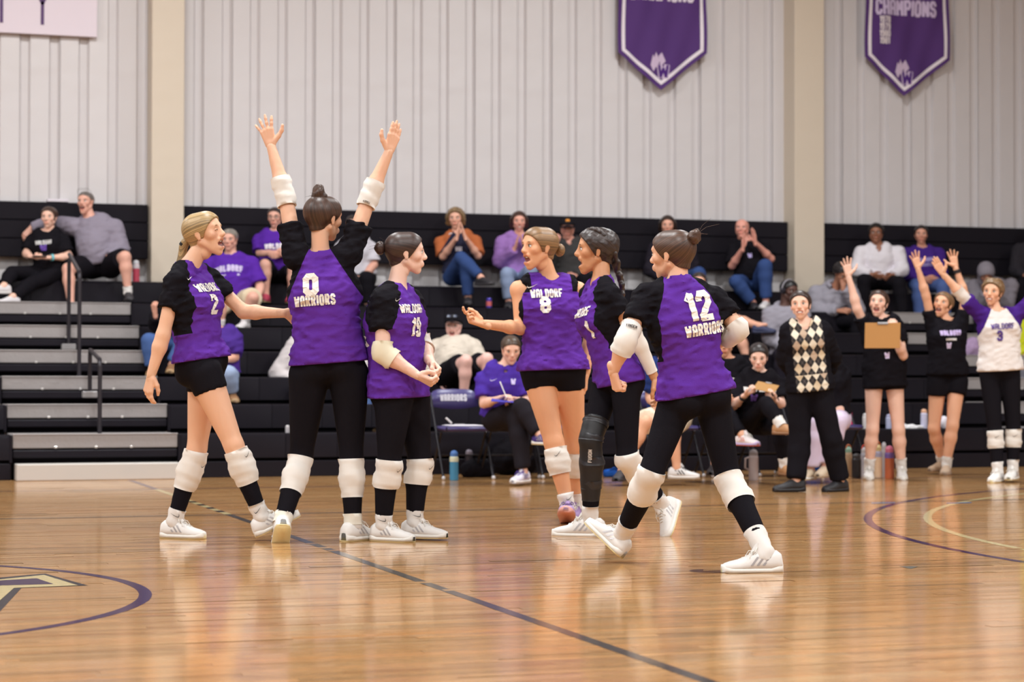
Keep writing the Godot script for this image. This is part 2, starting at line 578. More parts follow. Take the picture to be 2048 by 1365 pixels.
func head_surface(kind: String) -> Dictionary:             # "closed", "open", "smile", each also with "_m" for a man
	if kit.has("head_" + kind): return kit["head_" + kind]
	var man := kind.ends_with("_m")
	var mouth := kind.trim_suffix("_m")
	var f := Field.new()
	f.k = 0.016
	var jd := 0.018 if mouth == "open" else 0.0
	var jw := 0.05 if man else 0.044
	f.cap(Vector3(0, 0.034, -0.032), Vector3(0, 0.036, 0.018), 0.077, 0.073)
	f.cap(Vector3(0, 0.0, 0.036), Vector3(0, -0.058 - jd, 0.044), 0.056, 0.04)
	for s in [-1.0, 1.0]:
		f.cap(Vector3(s * jw, -0.042, -0.008), Vector3(0, -0.092 - jd, 0.058), 0.022 if man else 0.0195, 0.0165 if not man else 0.023)
		f.cap(Vector3(s * 0.041, -0.016, 0.054), Vector3(s * 0.041, -0.016, 0.054), 0.024)
		f.cap(Vector3(s * 0.073, 0.012, -0.014), Vector3(s * 0.071, -0.022, -0.006), 0.018, 0.011, Vector3.RIGHT, 1.4)
		f.cap(Vector3(s * 0.0105, -0.028, 0.098), Vector3(s * 0.0105, -0.028, 0.098), 0.0075)
		f.neg.append([Vector3(s * 0.031, 0.007, 0.099), Vector3.ZERO, 0.0135, 0.0135, 0.014])
		f.neg.append([Vector3(s * 0.086, 0.0, -0.006), Vector3.ZERO, 0.009, 0.009, 0.006])
	f.cap(Vector3(-0.036, 0.027, 0.077), Vector3(0.036, 0.027, 0.077), 0.0115 if not man else 0.014)
	f.cap(Vector3(0, 0.014, 0.086), Vector3(0, -0.022, 0.1065), 0.0075, 0.0098)
	f.cap(Vector3(0, -0.05, -0.026), Vector3(0, -0.092, -0.028), 0.054 if man else 0.043)
	if mouth == "open":
		f.cap(Vector3(-0.019, -0.049, 0.084), Vector3(0.019, -0.049, 0.084), 0.0075)
		f.cap(Vector3(-0.016, -0.092, 0.08), Vector3(0.016, -0.092, 0.08), 0.008)
		f.neg.append([Vector3(-0.011, -0.07, 0.092), Vector3(0.022, 0, 0), 0.0165, 0.0165, 0.005])
	elif mouth == "smile":
		f.cap(Vector3(-0.024, -0.05, 0.083), Vector3(0.024, -0.05, 0.083), 0.0065)
		f.cap(Vector3(-0.02, -0.07, 0.083), Vector3(0.02, -0.07, 0.083), 0.0065)
		f.neg.append([Vector3(-0.02, -0.06, 0.094), Vector3(0.04, 0, 0), 0.008, 0.008, 0.004])
	else:
		f.cap(Vector3(-0.017, -0.053, 0.086), Vector3(0.017, -0.053, 0.086), 0.0072)
		f.cap(Vector3(-0.014, -0.064, 0.085), Vector3(0.014, -0.064, 0.085), 0.0078)
	var s := f.surface(0.0048)
	var col := PackedColorArray()
	for p in s.p:
		var c := Color(1, 1, 1)
		var low := -0.092 if mouth == "open" else -0.07 if mouth == "smile" else -0.064
		var lip := minf(Vector2(maxf(absf(p.x) - 0.018, 0), p.y + 0.05).length(), Vector2(maxf(absf(p.x) - 0.015, 0), p.y - low).length())
		if p.z > 0.07 and lip < 0.0062:
			c = Color(0.86, 0.62, 0.6)
		if mouth == "open" and p.z > 0.055 and Vector2(maxf(absf(p.x) - 0.011, 0), p.y + 0.07).length() < 0.016 and p.z < 0.091:
			c = Color(0.25, 0.08, 0.08)
		if mouth == "smile" and p.z > 0.06 and absf(p.x) < 0.025 and absf(p.y + 0.06) < 0.008:
			c = Color(0.3, 0.12, 0.12)
		var ck := maxf(0.0, 1.0 - (p - Vector3(signf(p.x) * 0.045, -0.022, 0.07)).length() / 0.03)
		c *= Color(1, 1.0 - 0.08 * ck, 1.0 - 0.07 * ck)
		col.append(c)
	s["c"] = col
	kit["head_" + kind] = s
	return s

func hand_surface(pose: String) -> Dictionary:             # a right hand: wrist at the origin, fingers along y, palm towards z, thumb towards x
	if kit.has("hand_" + pose): return kit["hand_" + pose]
	var f := Field.new()
	f.k = 0.007
	var kx := [0.027, 0.009, -0.009, -0.026]
	var len := [0.068, 0.077, 0.071, 0.055]
	var curl := [10.0, 10.0, 10.0, 12.0]
	var splay := [4.0, 1.0, -3.0, -8.0]
	var thumb := [Vector3(0.02, 0.018, 0.006), Vector3(0.043, 0.045, 0.014), Vector3(0.054, 0.072, 0.018), Vector3(0.058, 0.094, 0.018)]
	match pose:
		"splay":
			curl = [6.0, 4.0, 5.0, 6.0]
			splay = [14.0, 2.0, -12.0, -28.0]
			thumb = [Vector3(0.02, 0.018, 0.004), Vector3(0.052, 0.04, 0.008), Vector3(0.076, 0.062, 0.008), Vector3(0.088, 0.086, 0.006)]
		"flat":
			curl = [2.0, 2.0, 2.0, 4.0]
			splay = [1.0, 0.0, -1.0, -3.0]
			thumb = [Vector3(0.02, 0.018, 0.006), Vector3(0.05, 0.042, 0.01), Vector3(0.068, 0.066, 0.01), Vector3(0.074, 0.09, 0.01)]
		"relax":
			curl = [22.0, 28.0, 33.0, 38.0]
			splay = [3.0, 0.0, -3.0, -6.0]
			thumb = [Vector3(0.02, 0.018, 0.008), Vector3(0.038, 0.045, 0.022), Vector3(0.04, 0.07, 0.034), Vector3(0.036, 0.092, 0.04)]
		"fist":
			curl = [82.0, 84.0, 84.0, 84.0]
			splay = [0.0, 0.0, 0.0, 0.0]
			thumb = [Vector3(0.02, 0.02, 0.012), Vector3(0.042, 0.05, 0.026), Vector3(0.032, 0.072, 0.042), Vector3(0.008, 0.074, 0.05)]
		"point":
			curl = [20.0, 62.0, 76.0, 80.0]
			splay = [3.0, 0.0, 0.0, 0.0]
			thumb = [Vector3(0.02, 0.02, 0.012), Vector3(0.044, 0.05, 0.02), Vector3(0.048, 0.08, 0.026), Vector3(0.044, 0.1, 0.03)]
		"grip":
			curl = [55.0, 58.0, 60.0, 62.0]
			splay = [2.0, 0.0, -1.0, -2.0]
			thumb = [Vector3(0.02, 0.02, 0.01), Vector3(0.046, 0.05, 0.02), Vector3(0.05, 0.078, 0.03), Vector3(0.042, 0.1, 0.036)]
	f.cap(Vector3(0, -0.03, 0), Vector3(0, 0.012, 0), 0.026, 0.024, Vector3.BACK, 0.35)
	for i in 4:
		var base := Vector3(kx[i], 0.088 - absf(i - 1.2) * 0.005, 0)
		f.cap(Vector3(kx[i] * 0.55, 0.012, 0.001), base, 0.0145, 0.0115)
		var r := 0.0088 - i * 0.0005
		var p := base
		var a := 0.0
		var side := deg_to_rad(splay[i])
		for seg in 3:
			a += deg_to_rad(curl[i]) * (1.0 if seg else 0.75)
			var l: float = len[i] * [0.45, 0.31, 0.24][seg]
			var dir := Vector3(sin(side) * cos(a), cos(side) * cos(a), sin(a))
			var q := p + dir * l
			f.cap(p, q, r, r * 0.92)
			p = q
			r *= 0.92
	f.cap(thumb[0], thumb[1], 0.0165, 0.0125)
	f.cap(thumb[1], thumb[2], 0.0118, 0.0102)
	f.cap(thumb[2], thumb[3], 0.0102, 0.008)
	var s := f.surface(0.0042)
	var col := PackedColorArray()
	col.resize(s.p.size())
	col.fill(Color(1, 1, 1))
	s["c"] = col
	kit["hand_" + pose] = s
	return s

func hair_mesh(style: String) -> ArrayMesh:
	if kit.has("hair_" + style): return kit["hair_" + style]
	var f := Field.new()
	f.k = 0.014
	var tie := Vector3(0, 0.05, -0.11)
	var line := Vector3(0, 0.066, 0.083)                      # the hairline over the forehead
	var slope := Vector3(0, 0.62, -0.78).normalized()
	var grow := 0.009
	var nape := -0.06
	var ears := true
	var soft := 0.0
	match style:
		"bun_top": tie = Vector3(0, 0.115, -0.045)
		"bun_low": tie = Vector3(0, -0.005, -0.13)
		"bun_mid": tie = Vector3(0, 0.035, -0.13)
		"messy": tie = Vector3(0, 0.075, -0.115)
		"pony": tie = Vector3(0, -0.02, -0.118)
		"braid": tie = Vector3(0, -0.06, -0.1); grow = 0.016; soft = 0.006
		"back": tie = Vector3(0, -0.03, -0.1)
		"long": tie = Vector3(0, 0.12, -0.01); grow = 0.014; nape = -0.12; ears = false
		"curly": tie = Vector3(0, 0.12, -0.01); grow = 0.022; nape = -0.08; ears = false; soft = 0.014
		"short": tie = Vector3(0, 0.11, -0.05); grow = 0.007; nape = -0.035; slope = Vector3(0, 0.75, -0.66).normalized()
		"thick": tie = Vector3(0, 0.11, -0.05); grow = 0.02; nape = -0.03; soft = 0.012; slope = Vector3(0, 0.75, -0.66).normalized()
		"buzz": tie = Vector3(0, 0.11, -0.05); grow = 0.0035; nape = -0.03; slope = Vector3(0, 0.8, -0.6).normalized()
	f.cap(Vector3(0, 0.034, -0.034), Vector3(0, 0.037, 0.018), 0.077 + grow, 0.073 + grow)
	if style in ["long", "curly"]: f.cap(Vector3(0, 0.0, -0.035), Vector3(0, -0.045, -0.04), 0.062 + grow, 0.05 + grow)
	else: f.cap(Vector3(0, 0.0, -0.044), Vector3(0, -0.045, -0.05), 0.058 + grow * 0.6, 0.038 + grow * 0.6)
	if style in ["long", "curly"]:
		for s in [-1.0, 1.0]:
			f.cap(Vector3(s * 0.07, 0.03, -0.005), Vector3(s * 0.085, -0.1, -0.005), 0.02 + grow, 0.026)
			if style == "long": f.cap(Vector3(s * 0.085, -0.1, -0.005), Vector3(s * 0.08, -0.24, 0.02), 0.026, 0.022)
	if soft > 0.0:
		f.noise = FastNoiseLite.new()
		f.noise.frequency = 28.0
		f.noise.seed = 3
		f.amp = soft
	f.clips.append(Plane(-slope, -slope.dot(line)))
	if style not in ["long"]:
		f.clips.append(Plane(Vector3(0, -1, 0.25).normalized(), Vector3(0, -1, 0.25).normalized().dot(Vector3(0, nape, -0.06))))
	f.neg.append([Vector3(0, -0.02, 0.075), Vector3(0, -0.06, 0), 0.062, 0.055, 0.006])
	if ears:
		for s in [-1.0, 1.0]:
			f.neg.append([Vector3(s * 0.094, -0.008, -0.004), Vector3(0, -0.03, 0), 0.022, 0.026, 0.006])
			f.neg.append([Vector3(s * 0.08, -0.052, -0.004), Vector3(-s * 0.012, -0.05, 0), 0.034, 0.036, 0.006])
	var base := f.surface(0.005)
	var all := soup_of(base)
	var g := Field.new()
	g.k = 0.012
	match style:
		"bun_top":
			g.cap(Vector3(0, 0.105, -0.04), Vector3(0, 0.12, -0.043), 0.036, 0.03)
			for i in 6:
				var u := TAU * i / 6.0
				g.cap(Vector3(cos(u) * 0.02, 0.138 + sin(u) * 0.016, -0.045 + sin(u + 0.7) * 0.012), Vector3(cos(u + 1.3) * 0.022, 0.148 + sin(u + 1.3) * 0.018, -0.04), 0.016, 0.014)
			g.cap(Vector3(0.026, 0.112, -0.04), Vector3(-0.026, 0.114, -0.03), 0.02)
		"bun_low", "bun_mid":
			var c := tie + Vector3(0, 0, -0.008)
			for i in 7:
				var u := TAU * i / 7.0
				g.cap(c + Vector3(cos(u), sin(u), 0) * 0.02, c + Vector3(cos(u + 1.2), sin(u + 1.2), -0.5) * 0.02, 0.017, 0.013)
			g.cap(c, c + Vector3(0, 0, -0.02), 0.02, 0.016)
		"messy":
			for i in 6:
				var u := TAU * i / 6.0
				g.cap(tie + Vector3(cos(u), sin(u) + 0.3, 0.2 * sin(u * 2)) * 0.02, tie + Vector3(cos(u + 1.6), sin(u + 1.6) + 0.5, -0.6) * 0.024, 0.015, 0.012)
			g.cap(tie + Vector3(0, -0.005, 0.03), tie + Vector3(0, 0.02, -0.008), 0.024, 0.018)
		"pony":
			g.cap(tie, Vector3(0, -0.04, -0.135), 0.024, 0.02)
			g.cap(Vector3(0, -0.04, -0.135), Vector3(0, -0.12, -0.165), 0.022, 0.027)
			g.cap(Vector3(0, -0.12, -0.165), Vector3(0, -0.25, -0.185), 0.026, 0.008)
		"braid":
			for s in [-1.0, 1.0]:
				var prev := Vector3(s * 0.035, 0.1, 0.03)
				for i in 8:
					var t := i / 7.0
					var q := Vector3(s * (0.035 + 0.035 * sin(t * PI) - 0.01 * t), 0.11 - 0.17 * t * t, 0.03 - 0.15 * t)
					g.cap(prev, q, 0.011)
					g.cap(q, q + Vector3(s * 0.007, 0.004, 0), 0.012)
					prev = q
			for i in 11:
				var t := i / 10.0
				var q := Vector3(0.012 * (1 if i % 2 else -1), -0.05 - 0.25 * t, -0.105 - 0.05 * sin(t * 2.2))
				g.cap(q, q + Vector3(-0.012 * (1 if i % 2 else -1), -0.022, 0), 0.02 - 0.008 * t, 0.016 - 0.007 * t)
		"back":
			g.cap(tie, Vector3(0, -0.06, -0.12), 0.024, 0.02)
			g.cap(Vector3(0, -0.06, -0.12), Vector3(0.01, -0.16, -0.115), 0.022, 0.012)
	if g.a.size():
		all.add(soup_of(g.surface(0.005)))
	if style in ["messy", "bun_top", "bun_mid"]:               # loose wisps
		var r := RandomNumberGenerator.new()
		r.seed = 17
		for i in 14:
			var a := tie + Vector3(r.randf_range(-0.03, 0.03), r.randf_range(-0.02, 0.02), 0.01)
			var d := Vector3(r.randf_range(-1, 1), r.randf_range(-0.2, 1), r.randf_range(-1.2, 0.3)).normalized()
			var l := r.randf_range(0.03, 0.07) if i > 1 or style != "messy" else 0.13
			all.tube(PackedVector3Array([a, a + d * l * 0.6 + Vector3(0, 0.012, 0), a + d * l + Vector3(0, 0.002, -0.015)]), PackedFloat32Array([0.0009, 0.0008, 0.0005]), 4, false)
	var axis := tie.normalized()
	var e1 := axis.cross(Vector3.RIGHT).normalized()
	var e2 := axis.cross(e1)
	for t in range(0, all.v.size(), 3):                      # strands run towards the knot
		var us := []
		for i in 3:
			var p := all.v[t + i] - Vector3(0, 0.02, -0.01)
			us.append(Vector2(atan2(p.dot(e1), p.dot(e2)) / TAU, p.normalized().angle_to(axis) / PI))
		for i in 3:
			var d: float = us[i].x - us[0].x
			all.uv.append(Vector2(us[i].x - roundf(d), us[i].y))
	kit["hair_" + style] = all.mesh()
	return kit["hair_" + style]

func sphere_mesh(key: String, r: Vector3) -> ArrayMesh:
	if not kit.has(key):
		var s := Soup.new()
		var prof := PackedVector2Array()
		for i in 9: prof.append(Vector2(sin(PI * i / 8.0), -cos(PI * i / 8.0)))
		s.lathe(prof, 14, Transform3D(Basis.from_scale(r), Vector3.ZERO))
		for i in s.n.size(): s.n[i] = (s.v[i] / (r * r)).normalized()
		kit[key] = s.mesh()
	return kit[key]

func shoe_kit() -> Dictionary:                              # ankle above the origin, toe towards z, sole on y = 0
	if kit.has("shoe"): return kit["shoe"]
	var zs := [-0.078, -0.07, -0.05, -0.02, 0.02, 0.05, 0.085, 0.12, 0.155, 0.18, 0.194]
	var hs := [0.05, 0.085, 0.1, 0.094, 0.1, 0.092, 0.074, 0.06, 0.052, 0.044, 0.03]
	var ws := [0.016, 0.033, 0.041, 0.043, 0.043, 0.044, 0.047, 0.049, 0.046, 0.035, 0.015]
	var up := Soup.new()
	var mid := Soup.new()
	var out := Soup.new()
	var ring := func(i: int, lowy: float, grow: float, top: float) -> PackedVector3Array:
		var r := PackedVector3Array()
		for j in 13:
			var a := PI * j / 12.0
			var x: float = (ws[i] + grow) * signf(cos(a)) * pow(absf(cos(a)), 0.75)
			r.append(Vector3(x, lowy + (top - lowy) * pow(sin(a), 0.62), zs[i]))
		return r
	var loft := func(s: Soup, lowy: float, grow: float, top: Callable) -> void:
		var prev := PackedVector3Array()
		for i in zs.size():
			var r: PackedVector3Array = ring.call(i, lowy, grow, top.call(i))
			if i:
				for j in 12:
					var c := Vector3(0, lowy, (zs[i] + zs[i - 1]) / 2)
					s.both(prev[j], prev[j + 1], r[j + 1], r[j], c)
				s.both(prev[0], prev[12], r[12], r[0], Vector3(0, 1, zs[i]))
			else:
				for j in range(1, 12): s.tri(r[0], r[j], r[j + 1])
			prev = r
		for j in range(1, 12): s.tri(prev[0], prev[j + 1], prev[j])
	loft.call(up, 0.016, 0.0, func(i): return hs[i])
	loft.call(mid, 0.006, 0.004, func(i): return 0.034 + (0.012 if i < 3 else 0.006 if i > 8 else 0.0))
	loft.call(out, 0.0, 0.0025, func(i): return 0.012 + (0.014 if i > 8 else 0.01 if i < 2 else 0.0))
	smooth(up); smooth(mid); smooth(out)
	var lace := Soup.new()
	for i in 5:
		var z := 0.03 + i * 0.016
		var y := 0.1 - i * 0.0085
		lace.tube(PackedVector3Array([Vector3(-0.024, y - 0.012, z), Vector3(-0.01, y + 0.002, z + 0.006), Vector3(0.012, y + 0.002, z + 0.01), Vector3(0.025, y - 0.013, z + 0.014)]), PackedFloat32Array([0.003, 0.003, 0.003, 0.003]), 6)
	for s in [-1.0, 1.0]:
		lace.tube(PackedVector3Array([Vector3(0, 0.1, 0.036), Vector3(s * 0.018, 0.112, 0.04), Vector3(s * 0.035, 0.098, 0.05), Vector3(s * 0.03, 0.086, 0.06), Vector3(s * 0.012, 0.094, 0.044)]), PackedFloat32Array([0.0028, 0.0028, 0.0028, 0.0028, 0.0028]), 6)
		lace.tube(PackedVector3Array([Vector3(0, 0.1, 0.036), Vector3(s * 0.03, 0.096, 0.066), Vector3(s * 0.043, 0.07, 0.078)]), PackedFloat32Array([0.0024, 0.0024, 0.0024]), 6)
	var stripes := []
	for i in 3:
		for s in [-1.0, 1.0]:
			var st := Soup.new()
			var q := []
			for m in [[0.0, 0.036], [0.012, 0.036], [-0.018, 0.074], [-0.03, 0.074]]:
				var z: float = 0.062 - i * 0.026 + m[0]
				var w := 0.0
				var h := 0.0
				for n in zs.size() - 1:
					if z >= zs[n] and z <= zs[n + 1]:
						var f: float = (z - zs[n]) / (zs[n + 1] - zs[n])
						w = lerpf(ws[n], ws[n + 1], f)
						h = lerpf(hs[n], hs[n + 1], f)
				var sy := clampf(((m[1] as float) - 0.016) / (h - 0.016), 0.0, 0.97)
				var a := asin(pow(sy, 1.0 / 0.62))
				q.append(Vector3(s * (w * pow(cos(a), 0.75) + 0.0016), m[1], z))
			st.both(q[0], q[1], q[2], q[3], Vector3(0, 0.05, q[0].z))
			stripes.append(st.mesh())
	var tongue := Soup.new()
	tongue.tube(PackedVector3Array([Vector3(0, 0.085, 0.05), Vector3(0, 0.112, 0.033), Vector3(0, 0.13, 0.026)]), PackedFloat32Array([0.016, 0.018, 0.012]), 10)
	kit["shoe"] = {"upper": up.mesh(), "midsole": mid.mesh(), "outsole": out.mesh(), "laces": lace.mesh(), "stripes": stripes, "tongue": tongue.mesh()}
	return kit["shoe"]

static func smooth(s: Soup) -> void:                       # shares normals between equal points
	var sum := {}
	for i in s.v.size():
		var k := Vector3i((s.v[i] * 5000.0).round())
		sum[k] = sum.get(k, Vector3.ZERO) + s.n[i]
	for i in s.v.size():
		var m: Vector3 = sum[Vector3i((s.v[i] * 5000.0).round())].normalized()
		if m.dot(s.n[i]) > 0.5: s.n[i] = m

func put_shoe(person: Node3D, ankle: Vector3, toe: Vector3, scale: float, look: Dictionary) -> void:
	var z := (toe - ankle).normalized()
	var up: Vector3 = (cam.basis * look.up).normalized() if look.has("up") else Vector3.UP
	z = (z - up * z.dot(up)).normalized()
	var x := up.cross(z).normalized()
	var y := z.cross(x).normalized()
	var t := Transform3D(Basis(x, y, z).scaled_local(Vector3.ONE * scale), ankle - y * 0.085 * scale)
	var kit2 := shoe_kit()
	var c: Color = look.get("c", rgb(228, 224, 220))
	var o := part(person, "shoe", kit2.upper, mat(c, 0.6, 0.0, knit_normal, 30.0, 0.3), t)
	part(o, "midsole", kit2.midsole, mat(look.get("mid", rgb(232, 229, 222)), 0.55))
	part(o, "outsole", kit2.outsole, mat(look.get("sole", rgb(226, 206, 150)), 0.5))
	if look.get("plain", false): return
	part(o, "laces", kit2.laces, mat(look.get("lace", rgb(225, 220, 212)), 0.8))
	part(o, "tongue", kit2.tongue, mat(c, 0.7))
	if look.get("stripes", true):
		for m in kit2.stripes: part(o, "stripe", m, mat(look.get("stripe", rgb(176, 170, 170)), 0.35, 0.3))

# ---------------------------------------------------------------- a person
# joints: 0 head 1 neck 2 chest 3 pelvis 4 shoulderL 5 elbowL 6 wristL 7 shoulderR 8 elbowR 9 wristR 10 hipL 11 kneeL 12 ankleL 13 hipR 14 kneeR 15 ankleR 16 toeL 17 toeR; each [x, y, metres behind the person's depth]
func person(s: Dictionary) -> Node3D:
	var D: float = s.D
	var j := PackedVector3Array()
	if not s.get("seated", false):                              # stand on the floor: slide along the sight lines
		for it in 3:
			var foot: float = 9.0
			for q in s.get("plant", [12, 15]): foot = minf(foot, at(s.j[q][0], s.j[q][1], D + s.j[q][2]).y - 0.083 * s.get("scale", 1.0))
			D *= EYE.y / (EYE.y - foot)
		s["D"] = D
	for q in s.j: j.append(at(q[0], q[1], D + q[2]))
	var ground: Vector3 = (j[12] + j[15]) * 0.5
	var low := minf(j[12].y, j[15].y) - 0.085
	var base := Vector3(j[3].x, low, j[3].z) if s.get("seated", false) else Vector3(ground.x, 0.0, ground.z)
	for i in j.size(): j[i] -= base
	var o := thing("person", s.label, "person", base)
	var g: float = s.get("g", 1.0)
	var man: bool = s.get("man", false)
	var cell: float = s.get("cell", 0.014)
	var sc: float = s.get("scale", 1.0)                      # size of head, hands and feet
	var up := (j[1] - j[3]).normalized()
	var lat := j[4] - j[7]
	lat = (lat - up * lat.dot(up)).normalized()
	var front := lat.cross(up).normalized()
	var P := j[3]; var C := j[2]; var N := j[1]
	var seated: bool = s.get("seated", false)
	# --- body
	var f := Field.new()
	f.k = 0.028
	f.cap(P - lat * 0.066 * g, P + lat * 0.066 * g, 0.102 * g)
	f.cap(P + up * 0.05, C - up * 0.02, 0.118 * g, 0.128 * g, front, 0.32)
	f.cap(C - lat * 0.05 * g, C + lat * 0.05 * g, 0.108 * g)
	f.cap(C + up * 0.1 - lat * 0.06, C + up * 0.1 + lat * 0.06, 0.08 * g)
	var hd := j[0]
	var hb := head_basis(s.face) if not s.has("headless") else Basis.IDENTITY
	var hs: float = 1.0 * sc
	for q in [4, 7]: f.cap(N - up * 0.05, j[q] - up * 0.006, 0.046, 0.043 * g)
	f.cap(N - up * 0.05, hd + hb * Vector3(0, -0.06, -0.034) * hs, 0.062 if man else 0.053, 0.056 if man else 0.045)
	if not man:
		for q in [-1.0, 1.0]:
			f.cap(C + front * 0.062 + lat * q * 0.066 + up * 0.005, C + front * 0.062 + lat * q * 0.066 + up * 0.005, 0.056)
	if not seated:
		for q in [-1.0, 1.0]:
			f.cap(P - front * 0.036 + lat * q * 0.066 - up * 0.05, P - front * 0.036 + lat * q * 0.066 - up * 0.05, 0.084 * g)
	var legs := [Field.new(), Field.new()]
	var arms := [Field.new(), Field.new()]
	var tr: float = s.get("thigh", 0.082) * g
	for q in 2:
		var L: Field = legs[q]
		var h := 10 + q * 3
		L.k = 0.02
		var calf := j[h + 1].lerp(j[h + 2], 0.3) - front * (0.008 if not seated else 0.0)
		L.cap(j[h], j[h + 1], tr, 0.053 * lerpf(1.0, g, 0.6))
		L.cap(j[h + 1], calf, 0.05 * lerpf(1.0, g, 0.5), 0.055 * lerpf(1.0, g, 0.5))
		L.cap(calf, j[h + 2], 0.055 * lerpf(1.0, g, 0.5), 0.033)
		L.cap(j[h + 2], j[h + 2] + (j[16 + q] - j[h + 2]).normalized() * 0.05 + (j[h + 2] - j[h + 1]).normalized() * 0.035, 0.031, 0.022)
		var A: Field = arms[q]
		var e := 4 + q * 3
		A.k = 0.02
		var ag: float = s.get("arm", lerpf(1.0, g, 0.8))
		A.cap(j[e], j[e + 1], 0.044 * ag, 0.037 * ag)
		A.cap(j[e + 1], j[e + 1].lerp(j[e + 2], 0.28), 0.036 * ag, 0.038 * ag)
		A.cap(j[e + 1].lerp(j[e + 2], 0.28), j[e + 2], 0.038 * ag, 0.0245 * sc)
		for src in [L, A]:
			for i in src.a.size(): f.cap(src.a[i], src.a[i] + src.ba[i], src.ra[i], src.ra[i] + src.rd[i])
	var body := f.surface(cell)
	var st := {"p": body.p, "n": body.n, "t": body.t, "c": PackedColorArray()}
	st.c.resize(body.p.size())
	st.c.fill(Color(1, 1, 1))
	var head_t := Transform3D(hb.scaled_local(Vector3.ONE * hs), hd)
	if not s.has("headless"):
		append(st, head_surface(s.get("mouth", "closed") + ("_m" if man else "")), head_t)
	for q in 2:
		var hspec: Array = s.hands[q] if s.has("hands") else ["relax"]
		if hspec.is_empty(): continue
		var w := j[6 + q * 3]
		var fore := (w - j[5 + q * 3]).normalized()
		var y := fore
		if hspec.size() > 3: y = (at(hspec[1], hspec[2], D + hspec[3]) - base - w).normalized()
		var pv: Vector3 = cam.basis * hspec[4] if hspec.size() > 4 else (lat * (-1.0 if q == 0 else 1.0) + front * 0.3)
		var z := (pv - y * pv.dot(y)).normalized()
		var x := y.cross(z)
		if q == 0: x = -x
		append(st, hand_surface(hspec[0]), Transform3D(Basis(x, y, z).scaled_local(Vector3.ONE * sc * s.get("hand", 1.0)), w))
	var bm := arrays_mesh(st, st.c)
	part(o, "body", bm, skin_mat(s.skin))
	# --- face and hair
	var hair: Color = s.get("hair", rgb(60, 42, 34))
	if not s.has("headless"):
		for q in [-1.0, 1.0]:
			if not s.get("eyes_shut", false):
				var e := part(o, "eye", sphere_mesh("eye", Vector3.ONE * 0.0118), mat(rgb(226, 220, 216), 0.25), head_t * Transform3D(Basis.IDENTITY, Vector3(q * 0.031, 0.005, 0.0765)))
				part(e, "iris", sphere_mesh("iris", Vector3(0.0058, 0.0058, 0.002)), mat(s.get("iris", rgb(52, 40, 36)), 0.2), Transform3D(Basis.IDENTITY, Vector3(0, 0, 0.0108)))
			else:
				part(o, "eyelid", sphere_mesh("eye", Vector3.ONE * 0.0118), mat(s.skin, 0.5), head_t * Transform3D(Basis.IDENTITY, Vector3(q * 0.031, 0.005, 0.077)))
			if not kit.has("brow"):
				var b := Soup.new()
				b.tube(PackedVector3Array([Vector3(-0.015, -0.003, 0.0), Vector3(-0.004, 0.002, 0.005), Vector3(0.008, 0.001, 0.003), Vector3(0.016, -0.004, -0.006)]), PackedFloat32Array([0.0022, 0.003, 0.0026, 0.0012]), 6)
				kit["brow"] = b.mesh()
				var l := Soup.new()
				l.tube(PackedVector3Array([Vector3(-0.012, -0.002, 0.002), Vector3(0, 0.004, 0.006), Vector3(0.013, -0.001, -0.002)]), PackedFloat32Array([0.0012, 0.0018, 0.0014]), 5)
				kit["lash"] = l.mesh()
			part(o, "eyebrow", kit["brow"], mat(hair.lerp(rgb(40, 28, 22), 0.35), 0.8), head_t * Transform3D(Basis.from_scale(Vector3(q, 1, 1)), Vector3(q * 0.031, 0.0265, 0.0855)))
			part(o, "eyelash", kit["lash"], mat(rgb(38, 28, 26), 0.8), head_t * Transform3D(Basis.from_scale(Vector3(q, 1, 1)), Vector3(q * 0.031, 0.011 if not s.get("eyes_shut", false) else 0.002, 0.0835)))
		if s.get("mouth", "closed") in ["open", "smile"]:
			if not kit.has("teeth"):
				var b := Soup.new()
				b.tube(PackedVector3Array([Vector3(-0.015, 0, -0.006), Vector3(-0.007, 0, 0.0), Vector3(0.007, 0, 0.0), Vector3(0.015, 0, -0.006)]), PackedFloat32Array([0.004, 0.005, 0.005, 0.004]), 8)
				kit["teeth"] = b.mesh()
			part(o, "teeth", kit["teeth"], mat(rgb(232, 226, 214), 0.3), head_t * Transform3D(Basis.from_scale(Vector3(1.2, 1.1, 1) if s.mouth == "smile" else Vector3.ONE), Vector3(0, -0.0565 if s.mouth == "open" else -0.0605, 0.079 if s.mouth == "open" else 0.0855)))
		var style: String = s.get("style", "back")
		if style != "bald":
			part(o, "hair", hair_mesh(style), hair_mat(hair), head_t)
		if style == "pony" or s.has("band"):
			var b := Soup.new()
			b.tube(PackedVector3Array([Vector3(0, -0.025, -0.125), Vector3(0, -0.036, -0.137)]), PackedFloat32Array([0.024, 0.024]), 12)
			part(o, "hair_tie", b.mesh(), mat(rgb(24, 22, 26), 0.8), head_t)
	# --- clothes
	if s.has("bottom"): wear_bottom(o, s, j, g, up, lat, front, P, cell, tr, seated)
	if s.has("shirt"): wear_shirt(o, s, j, g, up, lat, front, P, C, N, cell, man, seated)
	for b in s.get("bands", []):                              # [name, limb 0 legL 1 legR 2 armL 3 armR, from, to, thickness, colour, bulge]
		var limb: int = b[1]
		var fl: Field = legs[limb] if limb < 2 else arms[limb - 2]
		var at3: int = 10 + limb * 3 if limb < 2 else 4 + (limb - 2) * 3
		var tube := band(fl, j[at3], j[at3 + 1], j[at3 + 2], b[2], b[3], b[4], front if limb < 2 else -front, b[6] if b.size() > 6 else 0.0)
		var m := part(o, b[0], tube.mesh(), b[5] if b[5] is Material else mat(b[5], 0.85, 0.0, knit_normal, 26.0, 0.4))
